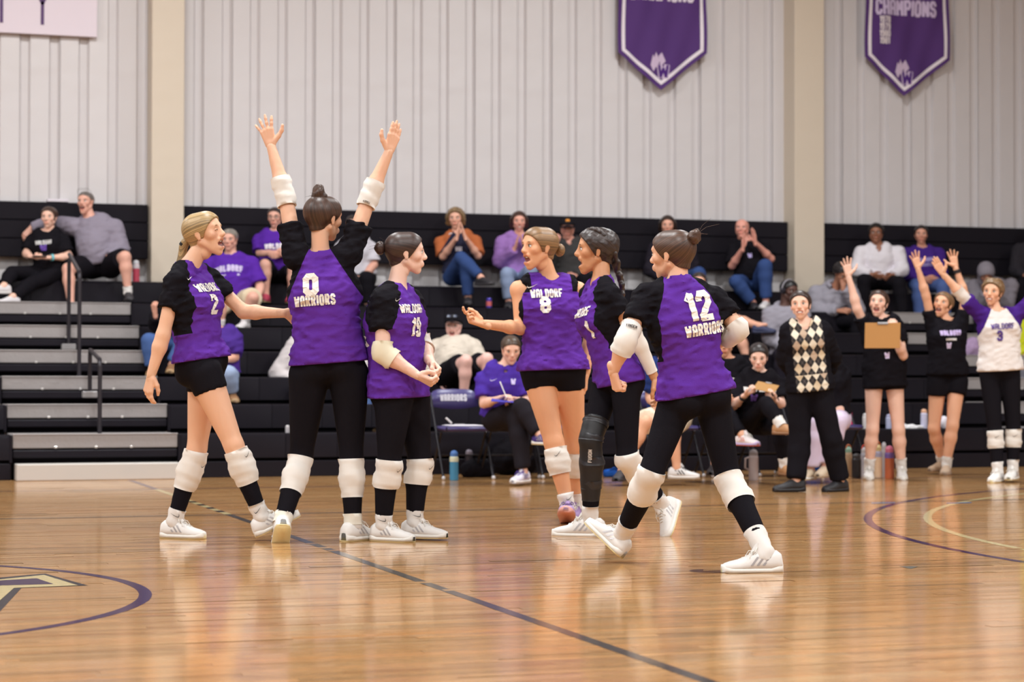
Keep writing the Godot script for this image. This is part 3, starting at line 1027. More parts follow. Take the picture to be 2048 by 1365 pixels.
		for mk in b[7] if b.size() > 7 else []:               # marks: [quads, along 0..1 from, direction in view, tilt, colour]
			var tt: float = lerpf(b[2], b[3], mk[1])
			var c := limb_at(j[at3], j[at3 + 1], j[at3 + 2], tt)
			var ahead := limb_at(j[at3], j[at3 + 1], j[at3 + 2], tt - 0.05)
			var out: Vector3 = cam.basis * mk[2]
			var upw: Vector3 = (ahead - c).normalized()
			out = (out - upw * out.dot(upw)).normalized()
			var acr := upw.cross(out)
			var rot := Basis(out, mk[3])
			var thick := Field.new()
			thick.k = fl.k
			for i in fl.a.size(): thick.cap(fl.a[i], fl.a[i] + fl.ba[i], fl.ra[i] + b[4] + 0.003, fl.ra[i] + fl.rd[i] + b[4] + 0.003)
			part(m, "printed_mark", print_on(thick, mk[0], c, rot * acr, rot * upw, out, 0.004 + (b[6] if b.size() > 6 else 0.0)).mesh(), mat(mk[4], 0.7))
	var sh: Array = s.get("shoes", [{}, {}])
	for q in 2:
		if sh[q] is Dictionary and not sh[q].has("none"): put_shoe(o, j[12 + q * 3], j[16 + q], sc * sh[q].get("size", 0.97), sh[q])
	o.set_meta("_base", base)
	s["base"] = base; s["joints"] = j; s["front"] = front; s["lat"] = lat; s["up"] = up; s["head_t"] = head_t
	return o

static func append(st: Dictionary, s: Dictionary, t: Transform3D) -> void:
	var k: int = st.p.size()
	st.p.append_array(t * (s.p as PackedVector3Array))
	var b := Transform3D(t.basis.orthonormalized(), Vector3.ZERO)
	if t.basis.determinant() < 0.0: b = Transform3D(t.basis, Vector3.ZERO)
	var nn: PackedVector3Array = b * (s.n as PackedVector3Array)
	st.n.append_array(nn)
	st.c.append_array(s.c)
	var tr: PackedInt32Array = s.t.duplicate()
	for i in tr.size(): tr[i] += k
	if t.basis.determinant() < 0.0:
		for i in range(0, tr.size(), 3):
			var x := tr[i + 1]
			tr[i + 1] = tr[i + 2]
			tr[i + 2] = x
	st.t.append_array(tr)

func head_basis(face: Array) -> Basis:                      # yaw 0 looks at the camera, positive to the right of the picture; pitch up; roll
	var y := deg_to_rad(face[0])
	var p := deg_to_rad(face[1])
	return cam.basis * Basis(Vector3.UP, y) * Basis(Vector3.RIGHT, -p) * Basis(Vector3.BACK, deg_to_rad(face[2] if face.size() > 2 else 0.0))

static func limb_at(a: Vector3, b: Vector3, c: Vector3, t: float) -> Vector3:
	if t < 0.8: return a.lerp(b, t)
	if t > 1.2: return b.lerp(c, t - 1.0)
	var u := (t - 0.8) / 0.4
	var p := a.lerp(b, 0.8)
	var q := b.lerp(c, 0.2)
	return p.lerp(b, u).lerp(b.lerp(q, u), u)

static func band(f: Field, a: Vector3, b: Vector3, c: Vector3, t0: float, t1: float, off: float, front: Vector3, bulge: float) -> Soup:
	var ids := f.all()
	var span := limb_at(a, b, c, t0).distance_to(limb_at(a, b, c, t1))
	var rings := maxi(3, int(span / 0.016)) + 1
	var sides := 20
	var rows := []
	var s := Soup.new()
	for i in rings:
		var t := lerpf(t0, t1, float(i) / (rings - 1))
		var o := limb_at(a, b, c, t)
		var dir := (limb_at(a, b, c, t + 0.04) - limb_at(a, b, c, t - 0.04)).normalized()
		var e := (front - dir * front.dot(dir)).normalized()
		var g := dir.cross(e)
		var row := PackedVector3Array()
		for q in sides:
			var u := TAU * q / sides
			var d := e * cos(u) + g * sin(u)
			var r := 0.02
			for it in 6: r = clampf(r - f.eval(o + d * r, ids), 0.01, 0.16)
			var w := sin(PI * i / (rings - 1))
			r += off + bulge * maxf(cos(u), 0.0) * smoothstep(0.0, 0.5, w) + (0.0022 * sin(i * 1.7 + 2.0 * sin(u) + t * 9.0) + 0.0016 * sin(u * 3.0 + i * 0.9)) * (1.0 if off > 0.009 else 0.25)
			row.append(o + d * r)
		rows.append(row)
	for end in [0, rings - 1]:                               # a lip that turns inwards
		var o := limb_at(a, b, c, t0 if end == 0 else t1)
		var row := PackedVector3Array()
		for q in sides: row.append(rows[end][q].lerp(o, 0.16))
		if end == 0: rows.push_front(row)
		else: rows.push_back(row)
		if end == 0: rings += 1
	for i in rows.size() - 1:
		var o: Vector3 = Vector3.ZERO
		for q in sides: o += (rows[i][q] + rows[i + 1][q]) / (2.0 * sides)
		for q in sides:
			var n := (q + 1) % sides
			s.both(rows[i][q], rows[i][n], rows[i + 1][n], rows[i + 1][q], o)
	smooth(s)
	return s

func wear_bottom(o: Node3D, s: Dictionary, j: PackedVector3Array, g: float, up: Vector3, lat: Vector3, front: Vector3, P: Vector3, cell: float, tr: float, seated: bool) -> void:
	var b: Array = s.bottom                                   # [name, material, how far down the leg 0..2, looseness]
	var to: float = b[2]
	var off: float = b[3]
	var f := Field.new()
	f.k = 0.024
	var wn := up
	var wt := up.dot(P + up * 0.05)
	var snug := minf(off, 0.01)
	f.cap(P - lat * 0.066 * g, P + lat * 0.066 * g, 0.102 * g + snug, -1.0, Vector3.ZERO, 0.0, wn, wt)
	if not seated:
		for q in [-1.0, 1.0]:
			f.cap(P - front * 0.036 + lat * q * 0.066 - up * 0.05, P - front * 0.036 + lat * q * 0.066 - up * 0.05, 0.084 * g + snug)
	for q in 2:
		var h := 10 + q * 3
		var d1 := (j[h + 1] - j[h]).normalized()
		var kr := 0.053 * lerpf(1.0, g, 0.6) + off
		if to <= 1.0:
			var cut := j[h].lerp(j[h + 1], to)
			var n: Vector3 = (d1 - up * b[4]).normalized() if b.size() > 4 and b[4] is float else d1
			f.cap(j[h], j[h + 1], tr + off, kr + off * 0.6, Vector3.ZERO, 0.0, n, n.dot(cut))
		else:
			var calf := j[h + 1].lerp(j[h + 2], 0.3) - front * (0.008 if not seated else 0.0)
			var cut := j[h + 1].lerp(j[h + 2], to - 1.0)
			var n := (j[h + 2] - j[h + 1]).normalized()
			var cr := 0.055 * lerpf(1.0, g, 0.5) + off
			f.cap(j[h], j[h + 1], tr + minf(off, 0.016), kr)
			f.cap(j[h + 1], calf, kr, cr)
			f.cap(calf, j[h + 2] + n * 0.05, cr, 0.036 + off * (1.3 if off > 0.01 else 1.0), Vector3.ZERO, 0.0, n, n.dot(cut))
	if off > 0.008:
		f.noise = FastNoiseLite.new()
		f.noise.frequency = 5.0
		f.amp = 0.008
	part(o, b[0], arrays_mesh(f.surface(cell)), b[1])

func wear_shirt(o: Node3D, s: Dictionary, j: PackedVector3Array, g: float, up: Vector3, lat: Vector3, front: Vector3, P: Vector3, C: Vector3, N: Vector3, cell: float, man: bool, seated: bool) -> void:
	var w: Dictionary = s.shirt
	var sleeve: float = w.get("sleeve", 0.55)
	var off: float = w.get("loose", 0.016)
	var hem: float = w.get("hem", 0.0)
	var H := P - up * hem
	var f := Field.new()
	f.k = 0.03
	var hemr: float = w.get("hemr", 0.155)
	f.cap(H - up * 0.02, C, hemr * g + off * 0.5, 0.135 * g + off, front, w.get("flat", 0.3))
	f.cap(H - up * 0.02 - lat * 0.062 * g, H - up * 0.02 + lat * 0.062 * g, 0.105 * g + off * 0.7)
	var su := minf(off, 0.01)
	f.cap(P + up * 0.05, C - up * 0.02, 0.118 * g + su, 0.128 * g + su, front, 0.32)
	if hem > -0.04: f.cap(P - lat * 0.066 * g, P + lat * 0.066 * g, 0.102 * g + off * 0.6)
	f.cap(C - lat * 0.05 * g, C + lat * 0.05 * g, 0.109 * g + off * 0.8)
	f.cap(C + up * 0.1 - lat * 0.06, C + up * 0.1 + lat * 0.06, 0.08 * g + off * 0.6)
	if w.get("belly", 0.0) > 0.0: f.cap(P + up * 0.12 + front * w.belly * 0.5, P + up * 0.2 + front * w.belly * 0.5, 0.13 * g + w.belly * 0.4)
	if not man:
		for q in [-1.0, 1.0]:
			f.cap(C + front * 0.062 + lat * q * 0.062 + up * 0.005, C + front * 0.062 + lat * q * 0.062 + up * 0.005, 0.057 + off * 0.8)
	for q in 2:
		var e := 4 + q * 3
		var ag := lerpf(1.0, g, 0.8)
		if sleeve > 0.0:
			f.cap(N - up * 0.035, j[e] - up * 0.008, 0.05 + off * 0.3, 0.045 * g + off * 0.25)
			var d := (j[e + 1] - j[e]).normalized()
			var cut := j[e].lerp(j[e + 1], minf(sleeve, 1.0))
			if sleeve <= 1.0:
				f.cap(j[e] - up * 0.006, j[e + 1], 0.044 * ag + off * 0.35, 0.041 * ag + off * 1.15, Vector3.ZERO, 0.0, d, d.dot(cut))
			else:
				var d2 := (j[e + 2] - j[e + 1]).normalized()
				cut = j[e + 1].lerp(j[e + 2], sleeve - 1.0)
				f.cap(j[e], j[e + 1], 0.05 * ag + off, 0.04 * ag + off)
				f.cap(j[e + 1], j[e + 2], 0.04 * ag + off, 0.03 + off * 0.7, Vector3.ZERO, 0.0, d2, d2.dot(cut))
		else:
			f.cap(N - up * 0.05 + (lat if q == 0 else -lat) * 0.04, N.lerp(j[e], 0.62), 0.045 + off, 0.044 + off)
			var d3 := (j[e] - N).normalized()
			f.neg.append([j[e] + d3 * 0.03, -up * 0.12, 0.062, 0.05, 0.01])
	f.clips.append(Plane(-up, (-up).dot(H)) if not w.has("tilt") else Plane((-up + lat * w.tilt[0] + front * w.tilt[1]).normalized(), H))
	var nr: float = w.get("neck", 0.07)
	f.neg.append([N + up * 0.018 + front * 0.012, up * 0.2, nr, nr + 0.03, 0.01])
	if w.get("vee", 0.0) > 0.0: f.neg.append([N + front * 0.06, -up * w.vee + front * 0.06, 0.045, 0.012, 0.01])
	f.noise = FastNoiseLite.new()
	f.noise.seed = s.get("seed", 1)
	f.noise.frequency = w.get("freq", 5.5)
	f.noise.fractal_octaves = 3
	f.wd = up
	f.noise.fractal_type = FastNoiseLite.FRACTAL_RIDGED
	f.lift = 0.3
	f.amp = w.get("folds", 0.012)
	var cutters: Array = []
	var called: Array = []
	var scheme: String = w.get("scheme", "")
	if scheme in ["raglan", "raglan_side"]:
		for q in 2:
			var sd := lat if q == 0 else -lat
			var top := N + sd * 0.062 + up * 0.02
			var pit: Vector3 = C + sd * (w.get("pit", 0.145) * g) + up * w.get("pit_up", 0.035)
			var arm: Vector3 = j[4 + q * 3]
			var n := (pit - top).cross(front).normalized()
			if n.dot(arm - top) < 0.0: n = -n
			cutters.append([Plane(-n, (-n).dot(top))])
			called.append("sleeve")
		if scheme == "raglan_side":
			for q in 2:
				var sd := lat if q == 0 else -lat
				var lo := P.lerp(C, w.get("side_low", 0.45))
				cutters.append([Plane(-sd, (-sd).dot(C + sd * (w.get("panel", 0.132) * g))), Plane(-up, (-up).dot(lo))])
				called.append("side_panel")
	elif scheme == "tank":
		for q in 2:
			var sd := lat if q == 0 else -lat
			cutters.append([Plane(-sd, (-sd).dot(C + sd * (w.get("panel", 0.128) * g))), Plane(-up, (-up).dot(P.lerp(C, 0.5)))])
			called.append("side_panel")
			cutters.append([Plane(-sd, (-sd).dot(C + sd * 0.104 * g)), Plane(-up, (-up).dot(C + up * 0.11))])
			called.append("shoulder_strap")
	elif scheme == "argyle":
		cutters.append([Plane(-front, (-front).dot(C + front * 0.02)), Plane(-lat, (-lat).dot(C - lat * 0.125)), Plane(lat, lat.dot(C + lat * 0.125))])
		called.append("argyle_front")
	var net := f.surface(w.get("cell", cell * 0.8))
	var top_node: MeshInstance3D
	if cutters.is_empty():
		top_node = part(o, w.get("name", "shirt"), arrays_mesh(net), w.m)
	else:
		var bits := split(soup_of(net), cutters)
		top_node = part(o, w.get("name", "jersey"), bits[0].mesh(), w.m)
		for i in called.size():
			if scheme == "argyle":
				for v in bits[i + 1].v: bits[i + 1].uv.append(Vector2((v - C).dot(lat) / 0.25 + 0.5, 0.5 - (v - C).dot(up) / 0.5))
			part(top_node, called[i], bits[i + 1].mesh(), w.m2)
	for t in w.get("prints", []):                             # [quads, along the lateral, above the chest, side 1 front -1 back, colour, turn]
		var out: Vector3 = front * t[3]
		var acr: Vector3 = lat * t[3]
		if t.size() > 5:
			out = out.rotated(up, t[5]); acr = acr.rotated(up, t[5])
		var m: Vector3 = C + acr * t[1] + up * t[2]
		part(top_node, t[6] if t.size() > 6 else "lettering", print_on(f, t[0], m, acr, up, out).mesh(), mat(t[4], 0.6))
	s["shirt_field"] = f
	if w.get("hood", false):
		var h := Soup.new()
		var hp := PackedVector3Array()
		var hr := PackedFloat32Array()
		for i in 13:
			var a := -2.4 + 4.8 * i / 12.0
			hp.append(N + lat * sin(a) * 0.095 - front * cos(a) * 0.075 + up * (0.015 + 0.025 * cos(a)) + front * 0.01)
			hr.append(0.034 * (0.45 + 0.55 * cos(a * 0.5)))
		h.tube(hp, hr, 10)
		part(top_node, "hood", h.mesh(), w.m)
	if w.get("collar", false):
		var h := Soup.new()
		var hp := PackedVector3Array()
		var hr := PackedFloat32Array()
		for i in 13:
			var a := -2.7 + 5.4 * i / 12.0
			hp.append(N + lat * sin(a) * 0.075 - front * cos(a) * 0.068 + up * (0.012 + 0.02 * cos(a)) + front * 0.012)
			hr.append(0.016)
		h.tube(hp, hr, 8)
		part(top_node, "collar", h.mesh(), w.m)

# ---------------------------------------------------------------- the scene
func _ready() -> void:
	rng.seed = 11
	# camera
	cam = Transform3D(Basis(Vector3.UP, -YAW) * Basis(Vector3.RIGHT, PITCH) * Basis(Vector3.BACK, ROLL), EYE)
	var camera := Camera3D.new()
	camera.name = "camera"
	add_child(camera)
	camera.transform = cam
	camera.near = 0.1
	camera.far = 120.0
	var lens := CameraAttributesPhysical.new()
	lens.frustum_focal_length = 35.0 * FOCAL / 1365.0
	lens.frustum_focus_distance = 10.1
	lens.exposure_aperture = 4.6
	lens.frustum_near = 0.1
	lens.frustum_far = 120.0
	camera.attributes = lens
	camera.fov = rad_to_deg(2.0 * atan(682.5 / FOCAL))
	camera.current = true
	# environment: a closed hall, no sky
	var world := WorldEnvironment.new()
	world.name = "environment"
	var env := Environment.new()
	env.background_mode = Environment.BG_COLOR
	env.background_color = Color(0.0, 0.0, 0.0)
	env.tonemap_mode = Environment.TONE_MAPPER_LINEAR
	env.tonemap_exposure = 1.0
	env.sdfgi_enabled = true
	env.ssao_enabled = true
	env.ssil_enabled = true
	world.environment = env
	add_child(world)
	cloth_normal = noise_texture(0.035, 4, true, 256, 2)
	knit_normal = noise_texture(0.12, 2, true, 256, 7)
	fine_noise = noise_texture(0.02, 4, false, 256, 3)
	build_lights()
	build_room()
	build_floor()
	build_bleachers()
	build_banners()
	build_people()
	build_props()

func noise_texture(freq: float, octaves: int, as_normal: bool, size: int, sd: int) -> NoiseTexture2D:
	var t := NoiseTexture2D.new()
	var n := FastNoiseLite.new()
	n.seed = sd
	n.frequency = freq
	n.fractal_octaves = octaves
	t.noise = n
	t.width = size
	t.height = size
	t.seamless = true
	t.as_normal_map = as_normal
	if as_normal: t.bump_strength = 6.0
	return t

const LAMP_ENERGY := 30.0
func build_lights() -> void:
	var glow := StandardMaterial3D.new()
	glow.albedo_color = Color(0.9, 0.9, 0.88)
	glow.emission_enabled = true
	glow.emission = Color(0.97, 0.982, 0.985)
	glow.emission_energy_multiplier = 6.0
	var shell := mat(rgb(205, 205, 205), 0.5)
	var n := 0
	for z in [9.5, 3.5, -2.5, -8.5]:
		for x in [-9.0, -3.0, 3.0, 9.0, 15.0]:
			if x > 10.0 and z < -5.0: continue
			var t := thing("ceiling_light", "long white high bay light hanging under the gym ceiling, out of the picture", "light", Vector3(x, 7.35, z), "high bay lights under the ceiling")
			part(t, "housing", box_mesh(Vector3(1.3, 0.1, 0.5), 0.02), shell, Transform3D(Basis.IDENTITY, Vector3(0, 0.03, 0)))
			part(t, "lamp_panel", box_mesh(Vector3(1.2, 0.02, 0.42), 0.005), glow, Transform3D(Basis.IDENTITY, Vector3(0, 0.012, 0)))
			var l := AreaLight3D.new()
			l.name = "lamp"
			l.area_size = Vector2(1.2, 0.42)
			l.light_energy = LAMP_ENERGY
			l.light_color = Color(0.97, 0.982, 0.985)
			if "area_range" in l: l.area_range = 60.0
			l.shadow_enabled = true
			t.add_child(l)
			l.rotation.x = -PI / 2.0
			n += 1

func build_room() -> void:
	# steel liner panels: flat pans between ribs that stand back, 0.305 m apart, in sheets of three
	var wall := mat(rgb(208, 203, 204), 0.42, 0.0, fine_normal(), 0.6, 0.12)
	var prof := [[0.0, 0.0], [0.185, 0.0], [0.205, -0.045], [0.28, -0.045], [0.3, 0.0], [0.305, 0.0]]
	var sheet := Soup.new()
	for k in 3:
		for i in prof.size() - 1:
			var a := Vector3(k * 0.305 + prof[i][0], 0, prof[i][1])
			var b := Vector3(k * 0.305 + prof[i + 1][0], 0, prof[i + 1][1])
			if k == 2 and i == prof.size() - 2: b.z -= 0.006
			sheet.quad(a + Vector3.UP * 8.4, b + Vector3.UP * 8.4, b, a)
	var sheet_mesh := sheet.mesh()
	var screw := Soup.new()
	var holder := Soup.new()
	holder.box(Vector3(-18.2, 0, WALL_Z - 0.3), Vector3(20.2, 8.6, WALL_Z - 0.06))
	var back := struct("wall_back", holder.mesh(), wall)
	for i in range(-20, 22):
		part(back, "steel_panel", sheet_mesh, wall, Transform3D(Basis.IDENTITY, Vector3(i * 0.915 + 0.12, 0, WALL_Z)))
	# two boxed columns
	var beige := mat(rgb(208, 194, 176), 0.5, 0.0, fine_normal(), 0.8, 0.1)
	for x in [[3.78, 4.125], [11.24, 11.62]]:
		var c := Soup.new()
		c.box(Vector3(x[0], 0, WALL_Z - 0.05), Vector3(x[1], 8.5, WALL_Z + 0.3), 0.006)
		struct("trim_%d" % (1 if x[0] < 5 else 2), c.mesh(), beige)
	var plain := mat(rgb(150, 144, 140), 0.7)
	for w in [["wall_left", Vector3(-18.3, 0, -14), Vector3(-18, 8.6, 15)], ["wall_right", Vector3(20, 0, -14), Vector3(20.3, 8.6, 15)], ["wall_front", Vector3(-18.3, 0, 14.5), Vector3(20.3, 8.6, 14.8)]]:
		var s := Soup.new()
		s.box(w[1], w[2])
		struct(w[0], s.mesh(), plain)
	var top := Soup.new()
	top.box(Vector3(-18.3, 8.45, -14), Vector3(20.3, 8.75, 15))
	struct("ceiling", top.mesh(), mat(rgb(138, 134, 132), 0.8))

var _fn: Texture2D
func fine_normal() -> Texture2D:
	if _fn == null: _fn = noise_texture(0.012, 3, true, 256, 9)
	return _fn

func wood_material(c: Color, vertex: bool) -> StandardMaterial3D:
	var m := StandardMaterial3D.new()
	m.albedo_color = c
	m.vertex_color_use_as_albedo = vertex
	var t := NoiseTexture2D.new()
	var n := FastNoiseLite.new()
	n.seed = 21
	n.frequency = 0.03
	n.fractal_octaves = 5
	t.noise = n
	t.width = 512
	t.height = 512
	t.seamless = true
	var ramp := Gradient.new()
	ramp.set_color(0, Color(0.74, 0.70, 0.66))
	ramp.set_color(1, Color(1, 1, 1))
	t.color_ramp = ramp
	m.albedo_texture = t
	m.uv1_triplanar = true
	m.uv1_world_triplanar = true
	m.uv1_scale = Vector3(0.55, 1.0, 9.0)
	m.roughness = 0.13
	m.metallic_specular = 0.5
	return m

func build_floor() -> void:
	var slab := Soup.new()
	slab.box(Vector3(-18.2, -0.2, -14), Vector3(20.2, -0.004, 14.8))
	var floor_node := struct("floor", slab.mesh(), mat(rgb(150, 104, 62), 0.5))
	# maple strips, each laid a touch out of true
	var s := Soup.new()
	var w := 0.0572
	var z := -13.6
	var base := Color(0.62, 0.345, 0.145)
	while z < 14.4:
		var x := -18.0 - rng.randf() * 1.2
		while x < 20.0:
			var l := rng.randf_range(0.35, 1.5)
			var x1 := minf(x + l, 20.0)
			var tilt := rng.randfn(0.0, 0.0016) * w
			var pitch := rng.randfn(0.0, 0.00035) * l
			var k := rng.randfn(1.0, 0.085)
			var warm := rng.randfn(0.0, 0.04)
			if rng.randf() < 0.05: k *= 0.8
			var c := Color(base.r * k, base.g * k * (1.0 - warm), base.b * k * (1.0 - 2.0 * warm))
			var g := 0.00015
			s.quad(Vector3(x + g, pitch - tilt, z + g), Vector3(x1 - g, -pitch - tilt, z + g), Vector3(x1 - g, -pitch + tilt, z + w - g), Vector3(x + g, pitch + tilt, z + w - g))
			for q in 6: s.c.append(c)
			x = x1
		z += w
	var planks := part(floor_node, "maple_strips", s.mesh(), wood_material(Color(1, 1, 1), true))
	tag(planks, "glossy maple floor strips", "", "", "stuff")
	# painted lines under the same varnish
	var purple := paint(rgb(66, 34, 84))
	var cream := paint(rgb(232, 214, 160))
	var grey := paint(rgb(92, 88, 84))
	var black := paint(rgb(38, 34, 44))
	line(floor_node, "attack_line", [Vector2(2.975, 8.0), Vector2(3.025, 8.0), Vector2(3.025, -4.5), Vector2(2.975, -4.5)], grey)
	line(floor_node, "attack_line", [Vector2(2.975, -4.5), Vector2(3.025, -4.5), Vector2(3.025, -7.6), Vector2(2.975, -7.6)], cream)
	line(floor_node, "attack_line", [Vector2(2.975, -7.65), Vector2(3.025, -7.65), Vector2(3.025, -9.1), Vector2(2.975, -9.1)], purple)
	for i in 5:
		var z0 := -4.75 - i * 0.36
		line(floor_node, "attack_line_dash", [Vector2(2.974, z0), Vector2(3.026, z0), Vector2(3.026, z0 - 0.15), Vector2(2.974, z0 - 0.15)], black, 0.0011)
	line(floor_node, "volleyball_side_line", [Vector2(-9, -4.475), Vector2(9.0, -4.475), Vector2(9.0, -4.525), Vector2(-9, -4.525)], grey)
	line(floor_node, "side_line", [Vector2(-14.3, -7.6), Vector2(14.3, -7.6), Vector2(14.3, -7.65), Vector2(-14.3, -7.65)], purple)
	line(floor_node, "volleyball_end_line", [Vector2(8.975, 4.5), Vector2(9.025, 4.5), Vector2(9.025, -4.5), Vector2(8.975, -4.5)], grey)
	arc(floor_node, "centre_circle", Vector2.ZERO, 1.83, 0.052, 0.0, TAU, purple)
	arc(floor_node, "three_point_line", Vector2(12.5, 0), 6.5, 0.052, PI * 0.5, PI * 1.5, purple)
	arc(floor_node, "three_point_line", Vector2(12.5, 0), 6.13, 0.052, PI * 0.5, PI * 1.5, cream)
	# the letter painted in the middle of the circle
	var outline := floor_poly([[-60, 1162], [0, 1156], [90, 1148], [176, 1172], [43, 1177], [0, 1224], [-60, 1290]])
	var field := floor_poly([[-60, 1167], [0, 1160], [88, 1151], [156, 1172], [28, 1177], [0, 1202], [-60, 1262]])
	var inner := floor_poly([[-60, 1166.5], [0, 1162.5], [73, 1158], [107, 1169.5], [0, 1172.5], [-60, 1174.5]])
	line(floor_node, "court_letter", outline, black, 0.0006)
	line(floor_node, "court_letter", field, cream, 0.0012)
	line(floor_node, "court_letter", inner, purple, 0.0018)
	# cover plate of the net post, a scuffed sticker, blue tape
	var disc := []
	var c := on_floor(1420, 1143)
	for i in 24: disc.append(Vector2(c.x + 0.095 * cos(TAU * i / 24), c.z + 0.095 * sin(TAU * i / 24)))
	line(floor_node, "post_cover_plate", disc, paint(rgb(112, 78, 56)))
	line(floor_node, "sticker", floor_poly([[1797, 1133], [1822, 1139], [1836, 1134], [1826, 1133.5]]), paint(rgb(130, 132, 124)))
	for q in [[1743, 1790], [1893, 1943]]:
		line(floor_node, "blue_tape", floor_poly([[q[0], 1006.3], [q[1], 1005.3], [q[1], 1007.3], [q[0], 1008.3]]), paint(rgb(120, 150, 190)), 0.0012)

func paint(c: Color) -> StandardMaterial3D:
	var m := wood_material(c, false)
	m.uv1_scale = Vector3(1.1, 1.0, 12.0)
	m.roughness = 0.14
	return m

func floor_poly(px: Array) -> Array:
	var out := []
	for p in px:
		var q := on_floor(p[0], p[1])
		out.append(Vector2(q.x, q.z))
	return out

func line(parent: Node, called: String, poly: Array, m: Material, y := 0.0006) -> void:
	var s := Soup.new()
	var idx := Geometry2D.triangulate_polygon(PackedVector2Array(poly))
	for i in range(0, idx.size(), 3):
		var a := Vector3(poly[idx[i]].x, y, poly[idx[i]].y)
		var b := Vector3(poly[idx[i + 1]].x, y, poly[idx[i + 1]].y)
		var d := Vector3(poly[idx[i + 2]].x, y, poly[idx[i + 2]].y)
		if (d - a).cross(b - a).y > 0: s.tri(a, b, d)
		else: s.tri(a, d, b)
	part(parent, called, s.mesh(), m)

func arc(parent: Node, called: String, o: Vector2, r: float, w: float, a0: float, a1: float, m: Material) -> void:
	var s := Soup.new()
	var n := 96
	for i in n:
		var u := lerpf(a0, a1, float(i) / n)
		var v := lerpf(a0, a1, float(i + 1) / n)
		var p := func(a: float, rr: float) -> Vector3: return Vector3(o.x + cos(a) * rr, 0.0006, o.y + sin(a) * rr)
		s.both(p.call(u, r), p.call(v, r), p.call(v, r - w), p.call(u, r - w), Vector3(o.x, -5, o.y))
	part(parent, called, s.mesh(), m)

func seat_h(n: int) -> float: return ROW_H + ROW_RISE * n
func seat_z(n: int) -> float: return ROW_Z - ROW_DEPTH * n

